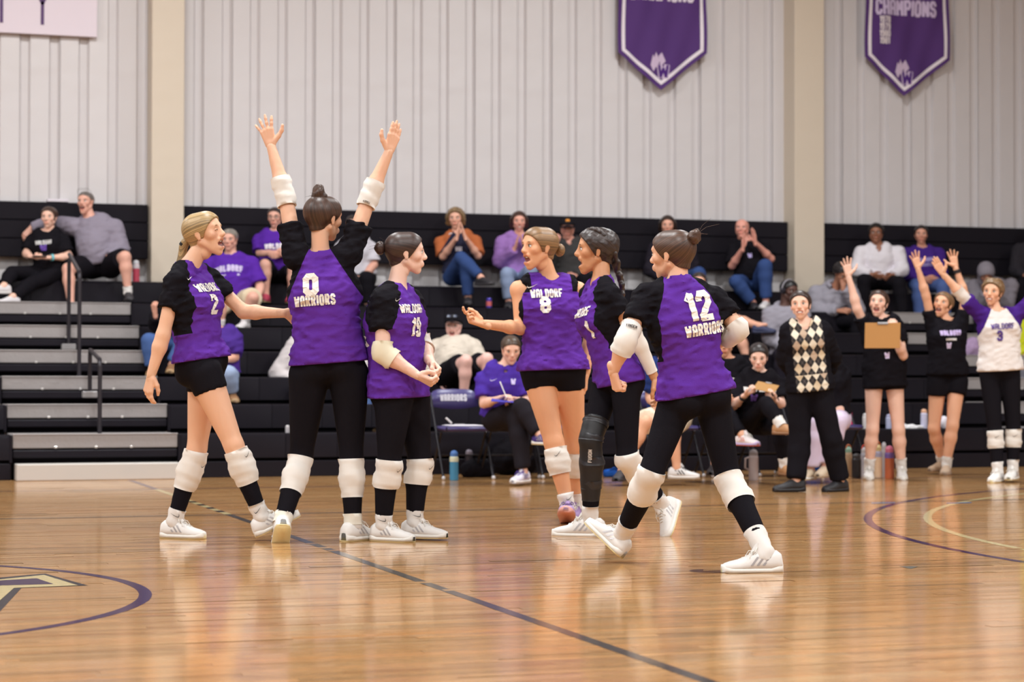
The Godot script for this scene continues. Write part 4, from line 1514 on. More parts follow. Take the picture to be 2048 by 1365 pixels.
func build_bleachers() -> void:
	var plastic := mat(rgb(30, 27, 33), 0.42, 0.0, knit_normal, 20.0, 0.15, 0.22)
	var dark := mat(rgb(22, 20, 25), 0.6, 0.0, null, 1.0, 0.5, 0.15)
	var alu := mat(rgb(150, 144, 143), 0.5, 0.2, fine_normal(), 3.0, 0.2)
	var module := 0.457
	var seat := Soup.new()                                   # one seat module: a moulded box with a rolled front edge
	var pr := [[0.0, -0.215], [0.0, -0.03], [-0.006, -0.01], [-0.022, 0.0], [-0.06, -0.004], [-0.17, -0.012], [-0.27, -0.004], [-0.285, -0.02], [-0.285, -0.12]]
	for i in pr.size() - 1:
		var a := Vector3(0.002, pr[i][1], pr[i][0])
		var b := Vector3(0.002, pr[i + 1][1], pr[i + 1][0])
		var x := Vector3(module - 0.004, 0, 0)
		seat.quad(b, b + x, a + x, a)
	for e in [0.002, module - 0.002]:
		for i in range(1, pr.size() - 1):
			seat.tri(Vector3(e, pr[0][1], pr[0][0]), Vector3(e, pr[i][1], pr[i][0]), Vector3(e, pr[i + 1][1], pr[i + 1][0]))
	smooth(seat)
	var seat_mesh := seat.mesh()
	var sections := [[-1.16, 2.03, "black plastic bleacher rows left of the grey aisle steps"], [3.46, 11.85, "long black plastic bleacher rows behind the team bench"], [13.28, 16.93, "black plastic bleacher rows right of the second aisle"]]
	for sec in sections:
		var o := thing("bleachers", sec[2], "bleacher", Vector3(sec[0], 0, ROW_Z), "telescopic bleachers along the wall")
		var length: float = sec[1] - sec[0]
		var count := int(round(length / module))
		for n in 7:
			for k in count:
				part(o, "seat_module", seat_mesh, plastic, Transform3D(Basis.from_scale(Vector3(length / count / module, 1, 1)), Vector3(k * length / count, seat_h(n), -ROW_DEPTH * n)))
			var d := Soup.new()
			d.box(Vector3(0, seat_h(n) - 0.17, -ROW_DEPTH * (n + 1) + 0.02), Vector3(length, seat_h(n) - 0.14, -ROW_DEPTH * n - 0.05), 0.004)
			part(o, "deck", d.mesh(), dark)
			var r := Soup.new()
			r.box(Vector3(0, seat_h(n) - (ROW_RISE + 0.17 if n else seat_h(0) - 0.02), -ROW_DEPTH * n - 0.1), Vector3(length, seat_h(n) - 0.2, -ROW_DEPTH * n - 0.06))
			part(o, "riser", r.mesh(), dark)
		var kick := Soup.new()
		kick.box(Vector3(0, 0.0, -0.03), Vector3(length, 0.14, 0.0), 0.004)
		part(o, "kick_board", kick.mesh(), plastic)
		for e in [0.0, length]:
			for n in 7:
				var cap := Soup.new()
				cap.box(Vector3(e - 0.012, seat_h(n) - 0.24, -ROW_DEPTH * n - 0.3), Vector3(e + 0.012, seat_h(n) - 0.004, -ROW_DEPTH * n + 0.004), 0.005)
				part(o, "end_cap", cap.mesh(), plastic)
	var k := 0
	for a in [[2.045, 3.445, "grey aluminium aisle steps with handrail between black bleachers at the left"], [11.865, 13.265, "grey aluminium aisle steps behind the cheering bench players"]]:
		var o := thing("aisle_steps", a[2], "stairs", Vector3(a[0], 0, ROW_Z))
		var wd: float = a[1] - a[0]
		for n in 6:
			var st := Soup.new()
			st.box(Vector3(0, seat_h(n) - 0.118, -ROW_DEPTH * n - 0.59), Vector3(wd, seat_h(n), -ROW_DEPTH * n - 0.02), 0.006)
			part(o, "step", st.mesh(), alu)
			var lip := Soup.new()
			lip.box(Vector3(0, seat_h(n) - 0.006, -ROW_DEPTH * n - 0.05), Vector3(wd, seat_h(n) + 0.006, -ROW_DEPTH * n - 0.012), 0.003)
			part(o, "nosing", lip.mesh(), alu)
			var rr := Soup.new()
			rr.box(Vector3(0, seat_h(n) - 0.2, -ROW_DEPTH * n - 0.06), Vector3(wd, seat_h(n) - 0.13, -ROW_DEPTH * n - 0.015), 0.01)
			part(o, "rail", rr.mesh(), plastic)
			var rs := Soup.new()
			rs.box(Vector3(0, seat_h(n) - 0.26, -ROW_DEPTH * n - 0.12), Vector3(wd, seat_h(n) - 0.1, -ROW_DEPTH * n - 0.1))
			part(o, "riser", rs.mesh(), dark)
			for bx in [0.36, 0.7, 1.0]:
				var bolt := Soup.new()
				bolt.box(Vector3(bx - 0.012, seat_h(n) - 0.12, -ROW_DEPTH * n - 0.022), Vector3(bx + 0.012, seat_h(n) - 0.1, -ROW_DEPTH * n - 0.014), 0.003)
				part(o, "bolt", bolt.mesh(), mat(rgb(215, 212, 210), 0.3, 0.6))
		for k2 in 3:                                            # the top row of seats runs on above the aisle
			part(o, "seat_module", seat_mesh, plastic, Transform3D(Basis.from_scale(Vector3(wd / 3.0 / module, 1, 1)), Vector3(k2 * wd / 3.0, seat_h(6), -ROW_DEPTH * 6)))
		var tr := Soup.new()
		tr.box(Vector3(0, seat_h(6) - ROW_RISE - 0.05, -ROW_DEPTH * 6 - 0.1), Vector3(wd, seat_h(6) - 0.14, -ROW_DEPTH * 6 - 0.06))
		part(o, "riser", tr.mesh(), dark)
		var td := Soup.new()
		td.box(Vector3(0, seat_h(6) - 0.17, -ROW_DEPTH * 7 + 0.02), Vector3(wd, seat_h(6) - 0.14, -ROW_DEPTH * 6 - 0.05), 0.004)
		part(o, "deck", td.mesh(), dark)
		var bs := Soup.new()
		bs.box(Vector3(0.02, 0.0, -0.1), Vector3(wd - 0.005, 0.14, 0.16), 0.006)
		part(o, "bottom_step", bs.mesh(), mat(rgb(196, 190, 184), 0.55))
		var kb := Soup.new()
		kb.box(Vector3(0, 0.0, -0.16), Vector3(wd, 0.24, -0.11))
		part(o, "kick_board", kb.mesh(), dark)
	# two handrails in the left aisle
	for h in [[199, 905, 720, -9.62, 188, 785, 700, -10.35, "short dark handrail low in the left aisle"], [158, 792, 545, -10.85, 142, 690, 508, -11.75, "taller dark handrail higher up in the left aisle"]]:
		var p0 := on_z(h[0], h[1], h[3])
		var o := thing("handrail", h[8], "handrail", p0)
		var a := on_z(h[0], h[2], h[3]) - p0
		var b := on_z(h[4], h[6], h[7]) - p0
		var c := on_z(h[4], h[5], h[7]) - p0
		a = Vector3(0, a.y, 0)
		b.x = 0.0; c.x = 0.0
		var t := Soup.new()
		var pts := PackedVector3Array([Vector3.ZERO, a - Vector3(0, 0.06, 0), a + (b - a).normalized() * 0.03, b - (b - a).normalized() * 0.03, b - Vector3(0, 0.06, 0), c])
		t.tube(pts, PackedFloat32Array([0.019, 0.019, 0.019, 0.019, 0.019, 0.019]), 12)
		part(o, "rail", t.mesh(), mat(rgb(46, 42, 48), 0.4, 0.3))
		for q in [Vector3.ZERO, c]:
			var br := Soup.new()
			br.box(q + Vector3(-0.07, -0.05, -0.03), q + Vector3(0.07, 0.01, 0.03), 0.008)
			part(o, "bracket", br.mesh(), mat(rgb(150, 146, 146), 0.4, 0.4))
	# black boards along the wall behind the top row
	for s in [[-1.5, 3.77], [4.135, 11.23], [11.63, 17.2]]:
		var o := thing("wall_guard", ["black board guard on the wall left of the beige column", "black board guard on the wall between the two columns", "black board guard on the wall right of the second column"][k], "wall guard", Vector3(s[0], 2.125, WALL_Z + 0.1), "black boards on the wall above the bleachers")
		k += 1
		for i in 3:
			var b := Soup.new()
			b.box(Vector3(0, i * 0.194, -0.09), Vector3(s[1] - s[0], i * 0.194 + 0.188, 0.03), 0.006)
			part(o, "board", b.mesh(), mat(rgb(29, 26, 32), 0.55, 0.0, knit_normal, 20.0, 0.15, 0.2))

func pennant(label: String, px: Array, z: float) -> Node3D:     # px: left, right, shoulder left y, shoulder right y, tip x, tip y, top y
	var a := on_z(px[0], px[6], z)
	var b := on_z(px[1], px[6], z)
	var c := on_z(px[1], px[3], z)
	var d := on_z(px[4], px[5], z)
	var e := on_z(px[0], px[2], z)
	var o := thing("pennant", label, "banner", Vector3(d.x, d.y, z))
	var poly := PackedVector2Array()
	for p in [a, b, c, d, e]: poly.append(Vector2(p.x - d.x, p.y - d.y))
	var wave := func(x: float, y: float) -> float: return 0.016 * sin(x * 9.0 + y * 4.5) + 0.008 * sin(x * 21.0 - y * 6.0)
	var sheet := func(pl: PackedVector2Array, back: float) -> Soup:
		var s := Soup.new()
		var n := 26
		var lo := Vector2(1e9, 1e9)
		var hi := -lo
		for p in pl:
			lo = lo.min(p)
			hi = hi.max(p)
		for iy in n * 2:
			for ix in n:
				var cell := PackedVector2Array()
				for q in [[0, 0], [1, 0], [1, 1], [0, 1]]: cell.append(lo + (hi - lo) * Vector2(float(ix + q[0]) / n, float(iy + q[1]) / (n * 2)))
				for r in Geometry2D.intersect_polygons(cell, pl):
					for m in range(1, r.size() - 1):
						var tri := []
						for w in [r[0], r[m], r[m + 1]]: tri.append(Vector3(w.x, w.y, wave.call(w.x, w.y) - back))
						if (tri[2] - tri[0]).cross(tri[1] - tri[0]).z > 0: s.tri(tri[0], tri[1], tri[2])
						else: s.tri(tri[0], tri[2], tri[1])
		smooth(s)
		return s
	var front: Soup = sheet.call(poly, 0.0)
	front.add(sheet.call(poly, 0.004))
	part(o, "cloth", front.mesh(), cloth(rgb(88, 60, 118), 0.6))
	# the white border set in from the edge
	var insets := Geometry2D.offset_polygon(poly, -0.045, Geometry2D.JOIN_MITER)
	var inner := Geometry2D.offset_polygon(poly, -0.085, Geometry2D.JOIN_MITER)
	var bord := Soup.new()
	for pr in Geometry2D.clip_polygons(insets[0], inner[0]):
		if Geometry2D.is_polygon_clockwise(pr) and false: pass
	var A: PackedVector2Array = insets[0]
	var B: PackedVector2Array = inner[0]
	for i in A.size():
		var best := 0
		for m in B.size():
			if B[m].distance_to(A[i]) < B[best].distance_to(A[i]): best = m
		var i2 := (i + 1) % A.size()
		var best2 := 0
		for m in B.size():
			if B[m].distance_to(A[i2]) < B[best2].distance_to(A[i2]): best2 = m
		for sstep in 24:
			var q := []
			for w in [A[i].lerp(A[i2], sstep / 24.0), A[i].lerp(A[i2], (sstep + 1) / 24.0), B[best].lerp(B[best2], (sstep + 1) / 24.0), B[best].lerp(B[best2], sstep / 24.0)]:
				q.append(Vector3(w.x, w.y, wave.call(w.x, w.y) + 0.004))
			bord.both(q[0], q[1], q[2], q[3], Vector3(0, 0.4, -5))
	part(o, "border", bord.mesh(), cloth(rgb(232, 224, 232)))
	o.set_meta("_wave", 0)
	return o

func pennant_print(o: Node3D, quads: Array, at2: Vector2, c: Color, lift := 0.006, called := "lettering") -> void:
	var s := Soup.new()
	for q in quads:
		var p := []
		for w in q:
			var x: float = w.x + at2.x
			var y: float = w.y + at2.y
			p.append(Vector3(x, y, 0.016 * sin(x * 9.0 + y * 4.5) + 0.008 * sin(x * 21.0 - y * 6.0) + lift))
		s.both(p[0], p[1], p[2], p[3], p[0] - Vector3(0, 0, 5))
	part(o, called, s.mesh(), cloth(c))

func emblem(o: Node3D, at2: Vector2, k: float) -> void:          # a W with a plumed head
	var pale := rgb(206, 186, 212)
	var quads := []
	for w in [[Vector2(-0.06, 0.09), Vector2(-0.16, 0.25), Vector2(-0.2, 0.06), Vector2(-0.14, -0.06)], [Vector2(-0.13, 0.2), Vector2(-0.1, 0.3), Vector2(-0.02, 0.14), Vector2(-0.08, 0.0)], [Vector2(-0.05, 0.22), Vector2(0.02, 0.3), Vector2(0.1, 0.14), Vector2(0.0, 0.04)]]:
		var q := []
		for p in w: q.append(p * k)
		quads.append(q)
	pennant_print(o, quads, at2, pale, 0.006, "emblem")
	var thick := strokes("W", 0.3 * k, 0.105 * k, 0.85)
	pennant_print(o, thick, at2 + Vector2(0.05, -0.05) * k, pale, 0.008, "emblem")
	pennant_print(o, strokes("W", 0.255 * k, 0.05 * k, 0.95), at2 + Vector2(0.05, -0.05) * k, rgb(78, 46, 118), 0.01, "emblem")

func build_banners() -> void:
	var z := WALL_Z + 0.12
	var a := pennant("purple pennant banner with white border and emblem, near the top centre right", [1237, 1413, 104, 107, 1322, 180, -160], z)
	emblem(a, Vector2(-0.01, 0.245), 0.62)
	pennant_print(a, strokes("CHAMPIONS", 0.2, 0.034, 0.5, 0.2), Vector2(0.0, 1.12), rgb(224, 212, 228))
	var b := pennant("purple pennant banner listing CHAMPIONS and four years, at the upper right", [1731, 1899, 113, 121, 1808, 192, -160], z)
	emblem(b, Vector2(0.0, 0.245), 0.62)
	pennant_print(b, strokes("CHAMPIONS", 0.2, 0.036, 0.5, 0.2), Vector2(0.02, 1.055), rgb(206, 190, 222))
	for i in 4:
		pennant_print(b, strokes(["1978", "1979", "1980", "1981"][i], 0.08, 0.014, 0.55, 0.3), Vector2(-0.26, 0.905 - i * 0.084), rgb(236, 226, 230))
	# the painted sign at the upper left
	var lo := on_z(-330, 64, WALL_Z + 0.06)
	var hi := on_z(195, -130, WALL_Z + 0.06)
	lo.y = on_z(195, 75, WALL_Z + 0.06).y
	var o := thing("wall_sign", "white wall sign with thin purple capital letters, cut off at the upper left corner", "sign", Vector3(lo.x, lo.y, WALL_Z + 0.03))
	var s := Soup.new()
	s.box(Vector3.ZERO, Vector3(hi.x - lo.x, hi.y - lo.y, 0.04), 0.004)
	part(o, "board", s.mesh(), mat(rgb(222, 210, 220), 0.6))
	var y := on_z(85, 12, WALL_Z + 0.075)
	var t := on_z(3, 12, WALL_Z + 0.075)
	var y0 := on_z(85, 51, WALL_Z + 0.075).y
	for q in [["Y", y.x], ["T", t.x]]:
		part(o, "letter", print_flat(strokes(q[0], 0.46, 0.034, 0.66), Transform3D(Basis.IDENTITY, Vector3(q[1] - lo.x, y0 + 0.23 - lo.y, 0.045))).mesh(), mat(rgb(84, 52, 104), 0.6))
	var paper := Soup.new()
	var pa := on_z(94, 404, WALL_Z + 0.08)
	paper.box(Vector3.ZERO, Vector3(0.22, 0.03, 0.1), 0.003)
	var po := thing("paper_stack", "small white papers lying on top of the black board guard", "paper", Vector3(pa.x, 2.708, WALL_Z + 0.02))
	part(po, "sheets", paper.mesh(), mat(rgb(222, 214, 222), 0.8))

const PURPLE := Color(0.365, 0.19, 0.585)
const BLACK := Color(0.1, 0.092, 0.11)
const PAD := Color(0.885, 0.86, 0.83)

func tights() -> StandardMaterial3D: return cloth(BLACK, 0.7)

func sock_bands(q: int, t0: float, mark := Vector3.ZERO, flip := 1.0) -> Array:
	var b := ["sock", q, t0, 2.1, 0.0095, rgb(226, 221, 216), 0.0, []]
	if mark != Vector3.ZERO: b[7] = [[tick_quads(0.05, flip), 0.25, mark, 0.2, rgb(26, 24, 28)]]
	return b

func build_people() -> void:
	var white := rgb(236, 230, 222)
	var tick := rgb(24, 22, 26)
	var jersey := cloth(PURPLE, 0.55)
	var black := cloth(BLACK, 0.7)
	var F := Vector3(0, 0, 1)                                  # towards the camera
	# ---- the six players
	person({"label": "player number 2 with blonde ponytail laughing in profile, black shorts, left of the group", "D": 10.9, "seed": 3, "skin": rgb(228, 178, 146), "hair": rgb(232, 194, 136), "style": "pony", "mouth": "open", "eyes_shut": true, "face": [74, 12, 4], "g": 0.97, "scale": 1.02, "thigh": 0.098, "cell": 0.0125,
		"j": [[409, 468, 0], [374, 519, 0], [385, 612, 0], [404, 722, 0], [418, 557, 0.14], [487, 624, 0.16], [570, 627, 0.1], [352, 560, -0.13], [326, 672, -0.17], [302, 752, -0.18], [410, 748, 0.075], [394, 898, 0.08], [348, 1046, 0.08], [408, 748, -0.075], [468, 892, -0.1], [524, 1036, -0.06], [420, 1088, 0.0], [596, 1022, -0.02]],
		"hands": [["flat", 592, 628, 0.1, Vector3(0, 0.3, -1)], ["relax", 291, 812, -0.18, Vector3(0.6, 0, -0.6)]],
		"bottom": ["shorts", black, 0.25, 0.007, 0.35], "shirt": {"m": jersey, "m2": black, "scheme": "raglan_side", "side_low": 0.5, "sleeve": 0.5, "loose": 0.02, "hem": -0.005, "hemr": 0.125, "vee": 0.09, "folds": 0.014, "freq": 6.5, "cell": 0.0095,
			"prints": [[strokes("WALDORF", 0.05, 0.009, 0.55), 0.0, 0.085, 1.0, white], [strokes("2", 0.11, 0.022, 0.75), 0.0, -0.01, 1.0, white], [tick_quads(0.05), -0.08, 0.145, 1.0, white, -0.3, "swoosh"]]},
		"bands": [["knee_pad", 0, 1.03, 1.55, 0.012, PAD, 0.011, [[tick_quads(0.045), 0.28, Vector3(1, 0, 0.5), 0.3, tick]]], ["knee_pad", 1, 1.06, 1.52, 0.012, PAD, 0.016, [[tick_quads(0.045), 0.2, Vector3(0.8, 0, 0.7), 0.3, tick]]], ["calf_sleeve", 0, 1.45, 1.84, 0.004, black], ["calf_sleeve", 1, 1.45, 1.84, 0.004, black], sock_bands(0, 1.82, F, -1.0), sock_bands(1, 1.8, F)],
		"shoes": [{}, {"up": Vector3(-0.42, 0.9, 0.05)}]})
	person({"label": "player number 0 seen from behind, both arms raised high, dark hair in a top bun", "D": 9.9, "seed": 7, "skin": rgb(226, 176, 146), "hair": rgb(96, 66, 52), "style": "bun_top", "face": [142, 0, 0], "g": 1.12, "scale": 1.05, "thigh": 0.096,
		"j": [[648, 438, 0.02], [641, 510, 0], [650, 590, 0], [657, 716, 0], [592, 512, -0.02], [571, 394, 0.06], [542, 292, 0.1], [698, 508, -0.02], [738, 396, 0.06], [778, 303, 0.08], [618, 752, 0], [603, 912, 0.06], [563, 1050, -0.14], [698, 752, 0], [703, 915, 0], [706, 1050, -0.04], [553, 1125, -0.02], [760, 1098, 0.15]],
		"hands": [["splay", 525, 232, 0.1, Vector3(0.15, 0.1, -1)], ["flat", 801, 232, 0.1, Vector3(-0.55, 0.1, -0.8)]],
		"bottom": ["leggings", black, 1.9, 0.004], "shirt": {"m": jersey, "m2": black, "scheme": "raglan", "pit": 0.175, "pit_up": -0.01, "sleeve": 0.5, "loose": 0.02, "hem": 0.03, "hemr": 0.158, "flat": 0.25, "folds": 0.014, "freq": 6.0, "cell": 0.0095, "neck": 0.062,
			"prints": [[strokes("0", 0.125, 0.034, 0.85), -0.06, 0.055, -1.0, white], [strokes("WARRIORS", 0.06, 0.0115, 0.47), -0.045, -0.03, -1.0, white]]},
		"bands": [["knee_pad", 0, 1.02, 1.55, 0.012, PAD, 0.01], ["knee_pad", 1, 1.03, 1.6, 0.012, PAD, 0.01], sock_bands(0, 1.84), sock_bands(1, 1.84), ["ankle_brace", 0, 1.86, 2.0, 0.013, rgb(226, 220, 206)], ["ankle_brace", 1, 1.84, 2.0, 0.013, rgb(226, 220, 206)], ["elbow_pad", 2, 0.84, 1.38, 0.012, PAD, 0.004], ["elbow_pad", 3, 0.84, 1.36, 0.012, PAD, 0.006, [[strokes("TANDEM", 0.012, 0.002, 0.6), 0.06, Vector3(0, 0, 1), 0.0, rgb(90, 70, 50)]]]],
		"shoes": [{"up": Vector3(-0.1, 0.62, -0.78)}, {}]})
	person({"label": "player number 19 with dark low bun and clenched fists, turned to the right", "D": 10.73, "seed": 12, "skin": rgb(233, 192, 172), "hair": rgb(88, 62, 54), "style": "bun_mid", "face": [100, 2, 0], "g": 1.1, "scale": 1.0, "thigh": 0.094,
		"j": [[812, 508, 0.02], [791, 564, 0], [790, 645, 0], [797, 768, 0], [822, 600, 0.15], [846, 695, 0.16], [862, 726, -0.1], [768, 602, -0.14], [765, 705, -0.18], [836, 752, -0.2], [822, 800, 0.075], [840, 922, 0.06], [829, 1046, 0.05], [788, 800, -0.075], [778, 925, -0.09], [767, 1052, -0.06], [885, 1088, 0.0], [832, 1090, -0.15]],
		"hands": [["fist", 877, 746, -0.15, Vector3(-0.3, -0.4, 0.6)], ["fist", 862, 765, -0.22, Vector3(0.1, 0.7, -0.5)]],
		"bottom": ["leggings", black, 1.85, 0.004], "shirt": {"m": jersey, "m2": black, "scheme": "raglan", "sleeve": 0.55, "loose": 0.022, "hem": 0.075, "hemr": 0.145, "flat": 0.2, "vee": 0.07, "folds": 0.012, "freq": 6.5, "cell": 0.0095,
			"prints": [[strokes("WALDORF", 0.05, 0.009, 0.55), -0.015, 0.07, 1.0, white, -0.25], [strokes("19", 0.105, 0.02, 0.55), -0.01, -0.03, 1.0, white, -0.25], [tick_quads(0.05), -0.09, 0.12, 1.0, white, -0.4, "swoosh"], [strokes("WARRIORS", 0.06, 0.012, 0.55), 0.02, -0.1, -1.0, white]]},
		"bands": [["knee_pad", 0, 0.97, 1.38, 0.012, PAD, 0.011, [[tick_quads(0.045), 0.3, Vector3(0.8, 0, 0.6), 0.4, tick]]], ["knee_pad", 1, 0.96, 1.4, 0.012, PAD, 0.011, [[tick_quads(0.045), 0.28, Vector3(0.8, 0, 0.7), 0.4, tick]]], sock_bands(0, 1.8, Vector3(0.2, 0, 1), -1.0), sock_bands(1, 1.82, Vector3(-0.2, 0, 1), -1.0), ["elbow_pad", 3, 0.8, 1.34, 0.013, rgb(226, 216, 190), 0.006], ["elbow_pad", 2, 0.75, 1.2, 0.012, PAD]],
		"shoes": [{}, {}]})
	person({"label": "player number 8 in sleeveless jersey with blonde low bun, shouting towards the left", "D": 11.8, "seed": 21, "skin": rgb(226, 166, 126), "hair": rgb(190, 146, 100), "style": "bun_low", "mouth": "open", "face": [-58, 2, 0], "g": 1.2, "arm": 1.0, "scale": 1.07, "thigh": 0.078,
		"j": [[1078, 496, -0.02], [1100, 549, 0.02], [1100, 622, 0.02], [1106, 735, 0], [1156, 580, 0.06], [1180, 672, 0.14], [1172, 748, 0.05], [1037, 578, 0.0], [1041, 657, -0.04], [965, 648, -0.3], [1138, 762, 0.02], [1150, 892, 0.1], [1150, 1012, 0.2], [1078, 762, 0.0], [1108, 886, -0.06], [1136, 1016, -0.1], [1140, 1050, -0.2], [1130, 1030, -0.4]],
		"hands": [["relax", 1170, 790, 0.05, Vector3(-1, 0, 0)], ["point", 930, 634, -0.34, Vector3(-0.2, 0.75, 0.6)]],
		"bottom": ["shorts", black, 0.13, 0.006, 0.2], "shirt": {"m": jersey, "m2": black, "scheme": "tank", "panel": 0.15, "sleeve": 0.0, "loose": 0.013, "hem": 0.02, "hemr": 0.132, "vee": 0.03, "neck": 0.068, "folds": 0.014, "freq": 6.5, "cell": 0.0095,
			"prints": [[strokes("WALDORF", 0.055, 0.01, 0.48), -0.04, 0.1, 1.0, white], [strokes("8", 0.1, 0.024, 0.8), -0.055, 0.03, 1.0, white], [tick_quads(0.06), -0.12, 0.15, 1.0, white, 0.0, "swoosh"]]},
		"bands": [["knee_pad", 0, 1.1, 1.5, 0.012, PAD, 0.011], ["knee_pad", 1, 1.08, 1.48, 0.012, PAD, 0.011, [[tick_quads(0.05), 0.25, Vector3(0.1, 0, 1), 0.3, tick]]], sock_bands(0, 1.78), sock_bands(1, 1.78, Vector3(0.5, 0, 1))],
		"shoes": [{"c": rgb(150, 120, 170)}, {"c": rgb(168, 140, 186), "mid": rgb(206, 150, 140), "sole": rgb(196, 128, 110), "lace": rgb(110, 84, 130), "stripes": false, "up": Vector3(0.05, 0.93, -0.36)}]})
	person({"label": "player number 1 with braided dark hair, black knee brace and white arm sleeve", "D": 10.6, "seed": 30, "skin": rgb(204, 146, 106), "hair": rgb(78, 62, 58), "style": "braid", "mouth": "open", "face": [-88, 3, 0], "g": 0.98, "scale": 1.04,
		"j": [[1192, 502, 0.05], [1199, 552, 0.02], [1208, 640, 0], [1236, 752, 0], [1220, 590, -0.13], [1268, 665, -0.16], [1310, 758, -0.1], [1180, 588, 0.15], [1205, 690, 0.2], [1212, 760, 0.25], [1252, 775, -0.07], [1254, 915, -0.12], [1326, 1014, 0.1], [1212, 775, 0.07], [1182, 880, -0.06], [1180, 1042, -0.02], [1322, 1090, -0.05], [1100, 1090, 0.05]],
		"hands": [["relax", 1320, 800, -0.08, Vector3(-1, 0, 0)], ["relax"]],
		"bottom": ["leggings", black, 1.84, 0.004], "shirt": {"m": jersey, "m2": black, "scheme": "raglan_side", "side_low": 0.48, "sleeve": 0.5, "loose": 0.018, "hem": 0.05, "hemr": 0.13, "vee": 0.07, "folds": 0.012, "freq": 6.5, "cell": 0.0095,
			"prints": [[strokes("WALDORF", 0.05, 0.009, 0.55), -0.02, 0.06, 1.0, white, 0.25], [strokes("1", 0.11, 0.022, 0.75), 0.03, -0.045, 1.0, white, 0.35]]},
		"bands": [["knee_pad", 0, 0.94, 1.42, 0.012, PAD, 0.011], sock_bands(0, 1.78), sock_bands(1, 1.82), ["arm_sleeve", 2, 0.66, 1.86, 0.004, rgb(226, 218, 210)], ["knee_brace", 1, 0.62, 1.75, 0.009, mat(rgb(22, 20, 23), 0.55, 0.0, knit_normal, 26.0, 0.4), 0.006, [[strokes("FUSION", 0.022, 0.004, 0.7), 0.5, Vector3(-0.1, 0, 1), PI / 2, rgb(200, 190, 180)]]], ["brace_strap", 1, 0.66, 0.74, 0.0135, mat(rgb(38, 36, 40), 0.45)], ["brace_strap", 1, 0.92, 1.0, 0.0135, mat(rgb(38, 36, 40), 0.45)], ["brace_strap", 1, 1.2, 1.3, 0.0135, mat(rgb(38, 36, 40), 0.45)], ["brace_strap", 1, 1.5, 1.6, 0.0135, mat(rgb(38, 36, 40), 0.45)]],
		"shoes": [{"up": Vector3(-0.85, 0.47, 0.15)}, {"size": 1.08}]})
	person({"label": "player number 12 striding left seen from behind, messy brown bun, white elbow pads", "D": 9.42, "seed": 44, "skin": rgb(230, 178, 148), "hair": rgb(112, 78, 60), "style": "messy", "face": [-122, 0, 0], "g": 0.99, "scale": 1.0,
		"j": [[1344, 511, 0.02], [1352, 556, 0], [1370, 650, 0], [1390, 778, 0], [1292, 592, -0.02], [1251, 682, -0.14], [1226, 745, -0.1], [1430, 598, 0.06], [1478, 660, 0.02], [1412, 700, 0.2], [1352, 806, 0.0], [1302, 948, -0.1], [1244, 1072, 0.2], [1424, 806, 0.02], [1456, 955, 0.0], [1530, 1108, -0.28], [1178, 1040, 0.3], [1450, 1142, -0.3]],
		"hands": [["fist", 1235, 780, -0.08, Vector3(0.8, 0, -0.4)], ["relax"]],
		"bottom": ["leggings", black, 1.79, 0.004], "shirt": {"m": jersey, "m2": black, "scheme": "raglan_side", "side_low": 0.5, "panel": 0.15, "pit": 0.16, "sleeve": 0.55, "loose": 0.018, "hem": 0.03, "hemr": 0.128, "folds": 0.014, "freq": 6.0, "cell": 0.0095, "neck": 0.062,
			"prints": [[strokes("12", 0.145, 0.03, 0.6), 0.045, 0.075, -1.0, white], [strokes("WARRIORS", 0.058, 0.011, 0.47), 0.06, -0.035, -1.0, white]]},
		"bands": [["knee_pad", 0, 0.94, 1.36, 0.012, PAD, 0.011], ["knee_pad", 1, 0.96, 1.36, 0.012, PAD, 0.011], sock_bands(0, 1.76), sock_bands(1, 1.72), ["elbow_pad", 2, 0.66, 1.4, 0.012, PAD, 0.006, [[strokes("TANDEM", 0.016, 0.003, 0.6), 0.2, Vector3(-0.1, 0, 1), 0.2, rgb(60, 50, 50)]]], ["elbow_pad", 3, 0.78, 1.45, 0.012, PAD, 0.006]],
		"shoes": [{"up": Vector3(0.66, 0.75, 0.05)}, {"size": 1.04}]})
	build_bench()
	build_crowd()

